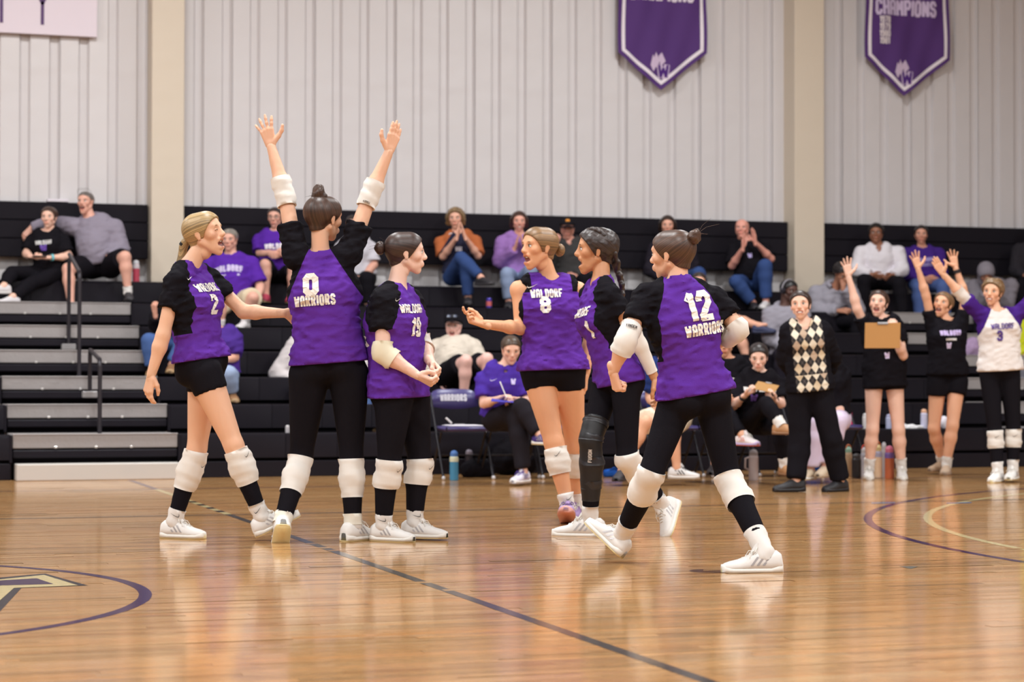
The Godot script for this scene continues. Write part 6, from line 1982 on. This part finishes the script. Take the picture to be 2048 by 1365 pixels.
	# ---- further down
	s = {"label": "stern man in purple lettered shirt and khaki shorts behind the laughing player", "man": true, "row": 5, "g": 1.18, "skin": rgb(222, 166, 146), "hair": rgb(190, 180, 168), "style": "short", "face": [-6, -2, 0],
		"p": [[459, 480], [462, 512], [462, 545], [468, 602], [504, 526], [520, 572], [516, 602], [420, 526], [408, 568], [424, 600], [506, 596], [490, 644, -0.3], [440, 610], [440, 658], [478, 660, -0.45], [430, 672]],
		"bottom": ["shorts", cloth(rgb(214, 196, 168), 0.8), 0.92, 0.03], "shirt": {"m": purple, "sleeve": 0.85, "loose": 0.034, "hem": -0.01, "belly": 0.06, "prints": [[strokes("WALDORF", 0.07, 0.018, 0.55, 0.5, 0.025), 0.0, 0.015, 1.0, rgb(200, 186, 220)], [strokes("WARRIORS", 0.05, 0.014, 0.55), 0.0, -0.05, 1.0, rgb(200, 186, 220)]]},
		"bands": [["sock", 0, 1.6, 2.05, 0.008, rgb(222, 214, 214)], ["sock", 1, 1.6, 2.05, 0.008, rgb(222, 214, 214)]], "shoes": [light, light]}
	sit(s)
	s = {"label": "person in grey zip hoodie resting the chin on one hand, dark hair", "row": 5, "skin": rgb(176, 120, 94), "hair": rgb(44, 36, 38), "style": "thick", "face": [20, -30, 0],
		"p": [[1684, 548, -0.2], [1672, 574, -0.08], [1666, 600], [1656, 642], [1702, 586], [1716, 622, -0.1], [1686, 574, -0.25], [1632, 586], [1636, 624, -0.06], [1678, 622, -0.24], [1716, 642], [1712, 706], [1650, 650], [1680, 724, -0.36], [1708, 722], [1704, 738, -0.55]],
		"hands": [["fist", 1686, 562, -0.25, Vector3(0, 0, -1)], ["relax"]], "bottom": ["trousers", black, 1.9, 0.018], "shirt": {"m": cloth(rgb(150, 146, 156), 0.85), "name": "hoodie", "sleeve": 1.9, "loose": 0.032, "hem": -0.02, "hood": true, "prints": [[[[Vector2(-0.004, 0.1), Vector2(0.004, 0.1), Vector2(0.004, 0.04), Vector2(-0.004, 0.04)], [Vector2(-0.004, 0.04), Vector2(0.004, 0.04), Vector2(0.004, -0.03), Vector2(-0.004, -0.03)], [Vector2(-0.004, -0.03), Vector2(0.004, -0.03), Vector2(0.004, -0.1), Vector2(-0.004, -0.1)]], 0.0, 0.0, 1.0, rgb(70, 66, 76), 0.0, "zipper"]]}, "shoes": [dark, {"c": rgb(120, 116, 128), "mid": rgb(190, 186, 186), "sole": rgb(200, 196, 190)}]}
	sit(s)
	s = {"label": "bowed person with grey hood up, face buried in the hands, at the right", "row": 5, "skin": rgb(190, 134, 110), "hair": rgb(50, 40, 40), "style": "short", "face": [-6, -34, 0],
		"p": [[1972, 548, -0.25], [1984, 568, -0.1], [1986, 592, -0.02], [1988, 640], [2022, 572], [2012, 618, -0.12], [1982, 582, -0.35], [1948, 574], [1958, 620, -0.12], [1974, 584, -0.35], [2026, 640], [2026, 706], [1960, 640], [1962, 706], [2028, 720], [1960, 722]],
		"bottom": ["trousers", black, 1.92, 0.02], "shirt": {"m": cloth(rgb(128, 122, 130), 0.85), "name": "hoodie", "sleeve": 1.9, "loose": 0.034, "hem": -0.02, "hood": true}, "shoes": [dark, dark]}
	o = sit(s)
	var hf := Field.new()
	hf.cap(Vector3(0, 0.034, -0.036), Vector3(0, 0.036, 0.02), 0.1, 0.098)
	hf.cap(Vector3(0, -0.02, -0.03), Vector3(0, -0.1, -0.03), 0.092, 0.09)
	hf.neg.append([Vector3(0, -0.02, 0.11), Vector3(0, -0.1, 0), 0.075, 0.07, 0.01])
	part(o, "raised_hood", arrays_mesh(hf.surface(0.009)), cloth(rgb(128, 122, 130), 0.85), s.head_t)
	s = {"label": "bare-legged spectator with ankle on knee and navy shoe, hidden behind player 12", "row": 4, "man": true, "skin": rgb(224, 166, 140), "hair": rgb(80, 60, 50), "style": "short", "face": [-6, 0, 0],
		"p": [[1398, 566], [1404, 600], [1410, 626], [1420, 670], [1442, 612], [1450, 645], [1430, 662], [1372, 612], [1368, 650], [1400, 662], [1474, 640, -0.3], [1518, 652, -0.5], [1480, 668, -0.35], [1498, 736, -0.4], [1544, 640, -0.55], [1496, 756, -0.6]],
		"bottom": ["shorts", black, 0.8, 0.02], "shirt": {"m": cloth(rgb(60, 56, 64)), "sleeve": 0.8, "loose": 0.03, "hem": -0.02}, "shoes": [{"c": rgb(44, 50, 84), "mid": rgb(40, 44, 74), "sole": rgb(36, 38, 60), "plain": true}, dark]}
	sit(s)
	s = {"label": "man in grey hoodie wearing dark headphones beside the argyle coach", "man": true, "row": 3, "skin": rgb(92, 62, 54), "hair": rgb(36, 32, 34), "style": "short", "face": [34, -8, 0],
		"p": [[1578, 582, -0.05], [1570, 614], [1572, 645], [1576, 712], [1604, 628], [1612, 672], [1592, 696], [1540, 630], [1540, 676], [1572, 698], [1600, 706], [1604, 776], [1562, 710], [1564, 782], [1610, 796], [1556, 800]],
		"bottom": ["trousers", cloth(rgb(40, 36, 44)), 1.92, 0.022], "shirt": {"m": cloth(rgb(146, 142, 152), 0.85), "name": "hoodie", "sleeve": 1.9, "loose": 0.034, "hem": -0.01, "hood": true}, "shoes": [dark, dark]}
	o = sit(s)
	for q in [-1.0, 1.0]:
		var e := Soup.new()
		e.tube(PackedVector3Array([Vector3(q * 0.07, 0, -0.008), Vector3(q * 0.1, 0, -0.008)]), PackedFloat32Array([0.036, 0.032]), 14)
		part(o, "headphone_cup", e.mesh(), mat(rgb(40, 38, 46), 0.4), s.head_t)
	var band := Soup.new()
	var bp := PackedVector3Array()
	var br := PackedFloat32Array()
	for i in 13:
		var a := PI * i / 12.0
		bp.append(Vector3(cos(a) * 0.096, 0.012 + sin(a) * 0.11, -0.008))
		br.append(0.007)
	band.tube(bp, br, 8)
	part(o, "headphone_band", band.mesh(), mat(rgb(150, 146, 154), 0.4), s.head_t)
	s = {"label": "person in black top and jeans holding a phone, hidden behind player 2", "row": 3, "skin": rgb(206, 150, 128), "hair": rgb(60, 46, 42), "style": "back", "face": [-4, 0, 0],
		"p": [[364, 560], [364, 592], [362, 622], [364, 690], [394, 606], [398, 648], [352, 640], [332, 606], [314, 648], [310, 628], [372, 672], [344, 730, -0.42], [298, 682], [304, 736], [340, 748, -0.6], [300, 750]],
		"hands": [["relax"], ["grip", 306, 596, -0.24, Vector3(0.5, 0, -0.6)]], "bottom": ["jeans", cloth(rgb(72, 96, 146), 0.8), 1.92, 0.02], "shirt": {"m": black, "sleeve": 1.8, "loose": 0.028, "hem": -0.02}, "shoes": [brown, brown]}
	sit(s)
	s = {"label": "person in yellow-green shirt cut off by the right edge, behind player 3", "row": 3, "g": 1.1, "skin": rgb(216, 160, 136), "hair": rgb(70, 54, 46), "style": "short", "face": [-10, 0, 0],
		"p": [[2072, 612], [2074, 645], [2074, 675], [2076, 735], [2110, 658], [2116, 700], [2090, 715], [2042, 658], [2036, 704], [2056, 718], [2100, 740], [2102, 808], [2048, 742], [2050, 810], [2104, 824], [2046, 828]],
		"bottom": ["trousers", cloth(rgb(110, 108, 116)), 1.92, 0.02], "shirt": {"m": cloth(rgb(186, 190, 44), 0.8), "sleeve": 1.6, "loose": 0.034, "hem": -0.02}, "shoes": [light, light]}
	sit(s)
	s = {"label": "reclining man in cream pullover, black cap with sunglasses on top and black shorts", "man": true, "row": 2, "g": 1.12, "skin": rgb(232, 184, 172), "hair": rgb(190, 180, 176), "style": "buzz", "mouth": "open", "face": [-8, 6, 0],
		"p": [[907, 655, 0.1], [910, 684, 0.1], [912, 710, 0.02], [906, 752, -0.14], [944, 698, 0.06], [962, 728], [936, 742, -0.3], [876, 698, 0.06], [864, 738], [880, 768, -0.2], [974, 718, -0.5], [984, 800, -0.45], [932, 722, -0.58], [926, 806, -0.5], [984, 816, -0.7], [924, 824, -0.7]],
		"bottom": ["shorts", black, 0.8, 0.03], "shirt": {"m": cloth(rgb(206, 194, 180), 0.85), "name": "pullover", "sleeve": 1.7, "loose": 0.034, "hem": -0.01, "belly": 0.07, "folds": 0.018}, "shoes": [light, light]}
	o = sit(s)
	cap_parts(o, s, rgb(30, 28, 32), rgb(60, 58, 64))
	var sg := part(o, "sunglasses", glasses_mesh(), mat(rgb(26, 26, 32), 0.15), s.head_t * Transform3D(Basis(Vector3.RIGHT, -0.35), Vector3(0, 0.062, 0.012)))
	for q in [-1.0, 1.0]:
		part(sg, "lens", sphere_mesh("lens", Vector3(0.022, 0.016, 0.004)), mat(rgb(60, 66, 90), 0.08), Transform3D(Basis.IDENTITY, Vector3(q * 0.032, 0.004, 0.099)))
	s = {"label": "person in grey hoodie and jeans with tan boots, hidden behind player 0", "row": 2, "g": 1.25, "skin": rgb(216, 160, 136), "hair": rgb(70, 54, 46), "style": "short", "face": [-4, 0, 0],
		"p": [[640, 636], [644, 668], [646, 700], [646, 758], [694, 692], [724, 734], [700, 762], [594, 692], [558, 748], [590, 776], [712, 770], [742, 846, -0.44], [600, 784], [606, 850], [752, 872, -0.62], [600, 872]],
		"bottom": ["jeans", cloth(rgb(82, 104, 150), 0.8), 1.9, 0.02], "shirt": {"m": cloth(rgb(196, 188, 188), 0.85), "name": "hoodie", "sleeve": 1.9, "loose": 0.036, "hem": -0.01, "hood": true}, "shoes": [brown, brown]}
	sit(s)
	s = {"label": "person in purple shirt and pale jeans sitting low behind the stretched arm of player 2", "row": 2, "skin": rgb(212, 156, 132), "hair": rgb(70, 54, 46), "style": "short", "face": [6, 0, 0],
		"p": [[428, 628], [436, 660], [444, 692], [440, 752], [472, 676], [470, 716], [448, 722], [406, 676], [402, 716], [430, 722], [458, 748], [464, 788, -0.3], [420, 760], [424, 796], [470, 800, -0.45], [420, 812]],
		"bottom": ["jeans", cloth(rgb(150, 166, 196), 0.8), 1.9, 0.02], "shirt": {"m": cloth(rgb(74, 48, 130), 0.75), "sleeve": 0.8, "loose": 0.03, "hem": -0.02}, "shoes": [brown, brown]}
	sit(s)

# ---------------------------------------------------------------- chairs, bottles, boards
func chair(label: String, px: float, py: float, lettered := false) -> Node3D:
	var o := thing("folding_chair", label, "chair", on_floor(px, py), "team folding chairs along the bench")
	var vinyl := mat(rgb(64, 56, 108), 0.32)
	var frame := mat(rgb(34, 32, 38), 0.35, 0.4)
	var back := Soup.new()                                    # a curved back pad with rounded upper corners
	var cols := 12
	for i in cols:
		for side in 2:
			var q := []
			for c in [[i, 1], [i + 1, 1], [i + 1, 0], [i, 0]]:
				var u: float = c[0] / float(cols) * 2.0 - 1.0
				var top := 0.775 - 0.05 * pow(absf(u), 6.0)
				var low := 0.6 + 0.025 * pow(absf(u), 2.0)
				q.append(Vector3(u * 0.215, top if c[1] else low, -0.235 - 0.035 * (1.0 - u * u) + (0.012 if side == 0 else -0.012) + (0.0 if c[1] else 0.025)))
			back.both(q[0], q[1], q[2], q[3], Vector3(0, 0.69, -0.22 if side == 1 else -0.5))
		for e in [0, 1]:
			var q2 := []
			for c in [i, i + 1]:
				var u: float = c / float(cols) * 2.0 - 1.0
				var y := (0.775 - 0.05 * pow(absf(u), 6.0)) if e else (0.6 + 0.025 * u * u)
				for d in [0.012, -0.012]: q2.append(Vector3(u * 0.215, y, -0.235 - 0.035 * (1.0 - u * u) + d + (0.0 if e else 0.025)))
			back.both(q2[0], q2[1], q2[3], q2[2], Vector3(0, 0.69, -0.24))
	smooth(back)
	var b := part(o, "backrest", back.mesh(), vinyl)
	if lettered:
		var st := Soup.new()
		for q in strokes("WARRIORS", 0.062, 0.013, 0.5):
			var p := []
			for w in q:
				var u: float = w.x / 0.215
				p.append(Vector3(w.x, 0.7 + w.y, -0.235 - 0.035 * (1.0 - u * u) + 0.016 + 0.025 * (0.075 - w.y) / 0.17))
			st.both(p[0], p[1], p[2], p[3], Vector3(0, 0.7, -3))
		part(b, "lettering", st.mesh(), mat(rgb(206, 204, 214), 0.5))
	var seat := Soup.new()
	seat.box(Vector3(-0.2, 0.415, -0.17), Vector3(0.2, 0.455, 0.21), 0.018)
	smooth(seat)
	part(o, "seat", seat.mesh(), vinyl)
	for x in [-1.0, 1.0]:
		var l := Soup.new()
		l.tube(PackedVector3Array([Vector3(x * 0.225, 0.02, 0.23), Vector3(x * 0.222, 0.4, 0.0), Vector3(x * 0.218, 0.74, -0.225)]), PackedFloat32Array([0.011, 0.011, 0.011]), 8)
		part(o, "leg", l.mesh(), frame)
		var r := Soup.new()
		r.tube(PackedVector3Array([Vector3(x * 0.2, 0.02, -0.24), Vector3(x * 0.2, 0.41, 0.08)]), PackedFloat32Array([0.01, 0.01]), 8)
		part(o, "leg", r.mesh(), frame)
		for f in [Vector3(x * 0.225, 0.018, 0.232), Vector3(x * 0.2, 0.018, -0.242)]:
			part(o, "foot_cap", sphere_mesh("foot_cap", Vector3(0.016, 0.018, 0.016)), mat(rgb(196, 194, 198), 0.4), Transform3D(Basis.IDENTITY, f))
	var bar := Soup.new()
	bar.tube(PackedVector3Array([Vector3(-0.2, 0.2, -0.093), Vector3(0.2, 0.2, -0.093)]), PackedFloat32Array([0.007, 0.007]), 8)
	part(o, "crossbar", bar.mesh(), frame)
	return o

func bottle(label: String, where: Vector3, h: float, r: float, body: Color, lid: Color, loop := Color.TRANSPARENT, band := Color.TRANSPARENT, rough := 0.35) -> Node3D:
	var o := thing("water_bottle", label, "bottle", where)
	var s := Soup.new()
	s.lathe(PackedVector2Array([Vector2(0, 0), Vector2(r * 0.92, 0), Vector2(r, 0.008), Vector2(r, h * 0.74), Vector2(r * 0.86, h * 0.8), Vector2(0, h * 0.8)]), 20)
	part(o, "body", s.mesh(), mat(body, rough))
	var l := Soup.new()
	l.lathe(PackedVector2Array([Vector2(0, h * 0.8), Vector2(r * 0.88, h * 0.8), Vector2(r * 0.88, h * 0.9), Vector2(r * 0.6, h * 0.97), Vector2(0, h)]), 20)
	part(o, "lid", l.mesh(), mat(lid, 0.4))
	if band.a > 0.0:
		var b := Soup.new()
		b.lathe(PackedVector2Array([Vector2(r * 1.02, h * 0.62), Vector2(r * 1.02, h * 0.74), Vector2(r * 0.9, h * 0.79)]), 20)
		part(o, "band", b.mesh(), mat(band, 0.4))
	if loop.a > 0.0:
		var t := Soup.new()
		var pts := PackedVector3Array()
		var rr := PackedFloat32Array()
		for i in 11:
			var a := PI * i / 10.0
			pts.append(Vector3(cos(a) * r * 0.7, h * 0.92 + sin(a) * r * 1.1, 0))
			rr.append(0.006)
		t.tube(pts, rr, 8)
		part(o, "carry_loop", t.mesh(), mat(loop, 0.5))
	return o

func slab(o: Node3D, called: String, a: Vector3, b: Vector3, c: Vector3, thick: float, m: Material) -> MeshInstance3D:   # a board from a corner a along b and c, in the thing's axes
	var s := Soup.new()
	var x := (b - a); var y := (c - a)
	var z := x.cross(y).normalized()
	s.box(Vector3(0, 0, -thick / 2), Vector3(x.length(), y.length(), thick / 2), thick * 0.3, Transform3D(Basis(x.normalized(), y.normalized(), z), a))
	return part(o, called, s.mesh(), m)

func clipboard(label: String, a: Vector3, b: Vector3, c: Vector3, col: Color, paper := false) -> void:
	var o := thing("clipboard", label, "clipboard", a)
	slab(o, "board", Vector3.ZERO, b - a, c - a, 0.005, mat(col, 0.6, 0.0, fine_normal(), 6.0, 0.1))
	var x := (b - a); var y := (c - a)
	var n := x.cross(y).normalized()
	if paper: slab(o, "paper", x * 0.05 + y * 0.04 + n * 0.005, x * 0.95 + y * 0.04 + n * 0.005, x * 0.05 + y * 0.92 + n * 0.005, 0.003, mat(rgb(226, 220, 226), 0.8))
	slab(o, "clip", x * 0.35 + y * 0.92 + n * 0.006, x * 0.65 + y * 0.92 + n * 0.006, x * 0.35 + y * 1.02 + n * 0.006, 0.012, mat(rgb(170, 168, 170), 0.3, 0.7))

func build_props() -> void:
	chair("empty blue folding chair with lettered back and papers on its seat", 922, 958, true)
	chair("folding chair under the man in the purple polo", 1020, 957)
	chair("empty folding chair behind the leg of player 8", 1110, 955)
	chair("folding chair under the person in khaki shorts", 1340, 954)
	chair("folding chair under the person half hidden by player 12", 1452, 953)
	chair("folding chair under the girl with crossed legs and clogs", 1534, 952)
	chair("folding chair under the person in lilac sweatpants", 1668, 950)
	# papers and pen on the empty chair
	var c := on_floor(922, 958)
	clipboard("white clipboard with papers lying on the empty chair", c + Vector3(-0.13, 0.458, 0.14), c + Vector3(0.17, 0.458, 0.18), c + Vector3(-0.15, 0.462, -0.08), rgb(206, 204, 210), true)
	var pen := thing("marker_pen", "small silver marker lying on the white clipboard", "pen", c + Vector3(-0.1, 0.482, 0.05))
	var ps := Soup.new()
	ps.tube(PackedVector3Array([Vector3(0, 0, 0), Vector3(-0.04, 0.045, -0.04)]), PackedFloat32Array([0.009, 0.009]), 10)
	part(pen, "barrel", ps.mesh(), mat(rgb(196, 190, 190), 0.35))
	# held boards
	var d := 17.6
	clipboard("blue clipboard on the knee of the man in the purple polo", at(982, 803, d - 0.5), at(1036, 806, d - 0.52), at(984, 797, d - 0.2), rgb(62, 56, 168), false)
	var wp := thing("writing_pen", "white pen in the hand of the man in the purple polo", "pen", at(1013, 796, d - 0.46))
	var wps := Soup.new()
	wps.tube(PackedVector3Array([Vector3.ZERO, at(1000, 764, d - 0.36) - at(1013, 796, d - 0.46)]), PackedFloat32Array([0.004, 0.005]), 8)
	part(wp, "barrel", wps.mesh(), mat(rgb(214, 208, 206), 0.4))
	clipboard("brown clipboard held by the seated girl with crossed legs", at(1505, 778, d - 0.44), at(1548, 787, d - 0.44), at(1516, 763, d - 0.28), rgb(168, 122, 62))
	clipboard("brown clipboard held against the chest by the cheering girl", at(1729, 697, 17.68), at(1800, 697, 17.66), at(1730, 646, 17.7), rgb(178, 126, 66))
	# bottles
	var f := func(x: float, y: float) -> Vector3: return on_floor(x, y)
	bottle("tall blue water bottle with cream neck under the empty chair", f.call(908, 962), 0.26, 0.037, rgb(60, 124, 158), rgb(70, 110, 170), Color.TRANSPARENT, rgb(196, 196, 170))
	bottle("grey bottle with dark lid behind the blue bottle", f.call(938, 950), 0.23, 0.036, rgb(40, 36, 44), rgb(120, 112, 124))
	var tum := bottle("pinkish grey tumbler with side handle on the floor under the crossed legs", f.call(1507, 962), 0.27, 0.042, rgb(178, 162, 160), rgb(150, 140, 140))
	var hd := Soup.new()
	hd.tube(PackedVector3Array([Vector3(-0.04, 0.2, 0), Vector3(-0.075, 0.19, 0), Vector3(-0.078, 0.11, 0), Vector3(-0.04, 0.09, 0)]), PackedFloat32Array([0.008, 0.009, 0.009, 0.008]), 8)
	part(tum, "handle", hd.mesh(), mat(rgb(178, 162, 160), 0.4))
	var b0 := func(x: float, y: float) -> Vector3:
		var p := on_z(x, y, ROW_Z - 0.12)
		return Vector3(p.x, ROW_H - 0.008, p.z)
	bottle("bright pink bottle standing on the first bench row", b0.call(1698, 857), 0.16, 0.04, rgb(214, 40, 110), rgb(226, 50, 120), rgb(226, 50, 120))
	bottle("white bottle on the first bench row behind the leg of the girl with clipboard", b0.call(1731, 857), 0.16, 0.03, rgb(206, 204, 204), rgb(190, 190, 190))
	bottle("pale blue bottle on the first bench row between the bare legs", b0.call(1778, 857), 0.15, 0.032, rgb(170, 176, 206), rgb(150, 150, 180))
	bottle("peach and blue bottle on the first bench row beside the towel", b0.call(1848, 857), 0.2, 0.034, rgb(190, 190, 214), rgb(206, 160, 130))
	bottle("black bottle with white squiggles standing on the floor", f.call(1713, 957), 0.22, 0.042, rgb(36, 34, 38), rgb(60, 58, 60))
	bottle("silver bottle with red loop beside the black bottle", f.call(1729, 955), 0.27, 0.034, rgb(176, 174, 184), rgb(190, 186, 190), rgb(206, 70, 50))
	bottle("green-capped clear bottle behind the black trouser leg", f.call(1697, 954), 0.27, 0.032, rgb(196, 170, 140), rgb(150, 190, 170), rgb(206, 120, 80))
	bottle("cream bottle with grey and yellow lid on the floor", f.call(1755, 957), 0.3, 0.04, rgb(228, 196, 160), rgb(206, 186, 130), rgb(206, 110, 60), rgb(170, 168, 190))
	bottle("slim silver bottle with white loop between the cream and orange bottles", f.call(1768, 956), 0.31, 0.022, rgb(196, 194, 200), rgb(206, 204, 210), rgb(200, 200, 206))
	bottle("orange-brown bottle with pink lid on the floor", f.call(1779, 958), 0.29, 0.041, rgb(178, 92, 58), rgb(206, 112, 140), Color.TRANSPARENT, rgb(110, 84, 150))
	var rp := on_z(272, 560, seat_z(6) - 0.15)
	bottle("clear bottle of red drink on the top row beside the bare knee", Vector3(rp.x, seat_h(6) - 0.008, rp.z), 0.24, 0.036, rgb(190, 70, 90), rgb(206, 204, 208), Color.TRANSPARENT, rgb(206, 196, 200))
	var wc := on_z(575, 862, ROW_Z - 0.12)
	bottle("small clear bottle on the first row beside player 0", Vector3(wc.x, ROW_H - 0.008, wc.z), 0.075, 0.02, rgb(176, 172, 176), rgb(206, 204, 206))
	var cp := on_z(978, 612, seat_z(5) - 0.12)
	var can := thing("drink_can", "small blue and red drink can on the bench below the lilac sweater", "can", Vector3(cp.x, seat_h(5) - 0.008, cp.z))
	var cs := Soup.new()
	cs.lathe(PackedVector2Array([Vector2(0, 0), Vector2(0.024, 0), Vector2(0.03, 0.01), Vector2(0.03, 0.105), Vector2(0.025, 0.115), Vector2(0, 0.115)]), 18)
	part(can, "body", cs.mesh(), mat(rgb(74, 62, 160), 0.3, 0.4))
	var cr := Soup.new()
	cr.lathe(PackedVector2Array([Vector2(0.0306, 0.03), Vector2(0.0306, 0.08)]), 18)
	part(can, "label_band", cr.mesh(), mat(rgb(190, 90, 90), 0.4))
	# towel, bags
	var tw := thing("towel", "crumpled white towel on the first bench row between the cheering girls", "towel", b0.call(1824, 857))
	var tf := Field.new()
	tf.k = 0.03
	tf.noise = FastNoiseLite.new()
	tf.noise.frequency = 12.0
	tf.amp = 0.02
	tf.cap(Vector3(-0.09, 0.02, 0), Vector3(0.1, 0.012, 0.02), 0.028, 0.02)
	tf.cap(Vector3(-0.04, 0.02, 0.04), Vector3(0.06, 0.015, -0.05), 0.022)
	part(tw, "fabric", arrays_mesh(tf.surface(0.009)), cloth(rgb(222, 220, 222), 0.9))
	var t2 := thing("folded_towel", "white bundled cloth on the first bench row behind the crossed legs", "towel", b0.call(1886, 857))
	var t2f := Field.new()
	t2f.k = 0.03
	t2f.noise = tf.noise
	t2f.amp = 0.02
	t2f.cap(Vector3(0, 0.05, 0), Vector3(0.02, 0.09, 0), 0.055, 0.04)
	part(t2, "fabric", arrays_mesh(t2f.surface(0.01)), cloth(rgb(214, 210, 220), 0.9))
	for q in [[1640, 948, "bright blue bag on the floor behind the argyle coach", rgb(36, 84, 170), Vector3(0.2, 0.07, 0.1)], [1226, 955, "small blue cloth on the floor behind the knee brace", rgb(36, 84, 170), Vector3(0.1, 0.04, 0.08)], [955, 955, "black sports bag under the empty chair", rgb(24, 22, 26), Vector3(0.16, 0.09, 0.1)], [1030, 950, "black backpack on the floor behind the seated man", rgb(22, 20, 24), Vector3(0.13, 0.2, 0.1)]]:
		var o := thing("bag", q[2], "bag", on_floor(q[0], q[1]))
		var bf := Field.new()
		var e: Vector3 = q[4]
		bf.k = 0.05
		bf.noise = tf.noise
		bf.amp = 0.018
		bf.cap(Vector3(-e.x * 0.6, e.y * 0.7, 0), Vector3(e.x * 0.6, e.y * 0.7, 0), e.y * 0.75)
		bf.cap(Vector3(-e.x * 0.3, e.y * 1.2, 0), Vector3(e.x * 0.3, e.y * 1.2, 0), e.y * 0.6)
		bf.clips.append(Plane(Vector3.DOWN, 0.0))
		part(o, "bag_body", arrays_mesh(bf.surface(0.014)), cloth(q[3], 0.7))
		var st := Soup.new()
		st.tube(PackedVector3Array([Vector3(-e.x * 0.4, e.y * 1.5, 0.02), Vector3(0, e.y * 2.1, 0.03), Vector3(e.x * 0.4, e.y * 1.5, 0.02)]), PackedFloat32Array([0.008, 0.008, 0.008]), 8)
		part(o, "strap", st.mesh(), cloth(q[3].darkened(0.2), 0.7))
	var lb := on_z(1946, 690, seat_z(3) - 0.15)
	var lo := thing("lilac_bag", "lilac bag with a pale ball on the bench beside player 3", "bag", Vector3(lb.x, seat_h(3) - 0.008, lb.z))
	var lf := Field.new()
	lf.k = 0.05
	lf.noise = tf.noise
	lf.amp = 0.02
	lf.cap(Vector3(-0.06, 0.06, 0), Vector3(0.08, 0.06, 0), 0.07)
	lf.cap(Vector3(-0.05, 0.13, 0), Vector3(0.0, 0.15, 0), 0.06)
	lf.clips.append(Plane(Vector3.DOWN, 0.0))
	part(lo, "bag_body", arrays_mesh(lf.surface(0.014)), cloth(rgb(160, 136, 168), 0.8))
	part(lo, "pompom", sphere_mesh("pompom", Vector3.ONE * 0.05), cloth(rgb(206, 198, 180), 0.9), Transform3D(Basis.IDENTITY, Vector3(0.07, 0.16, 0.02)))
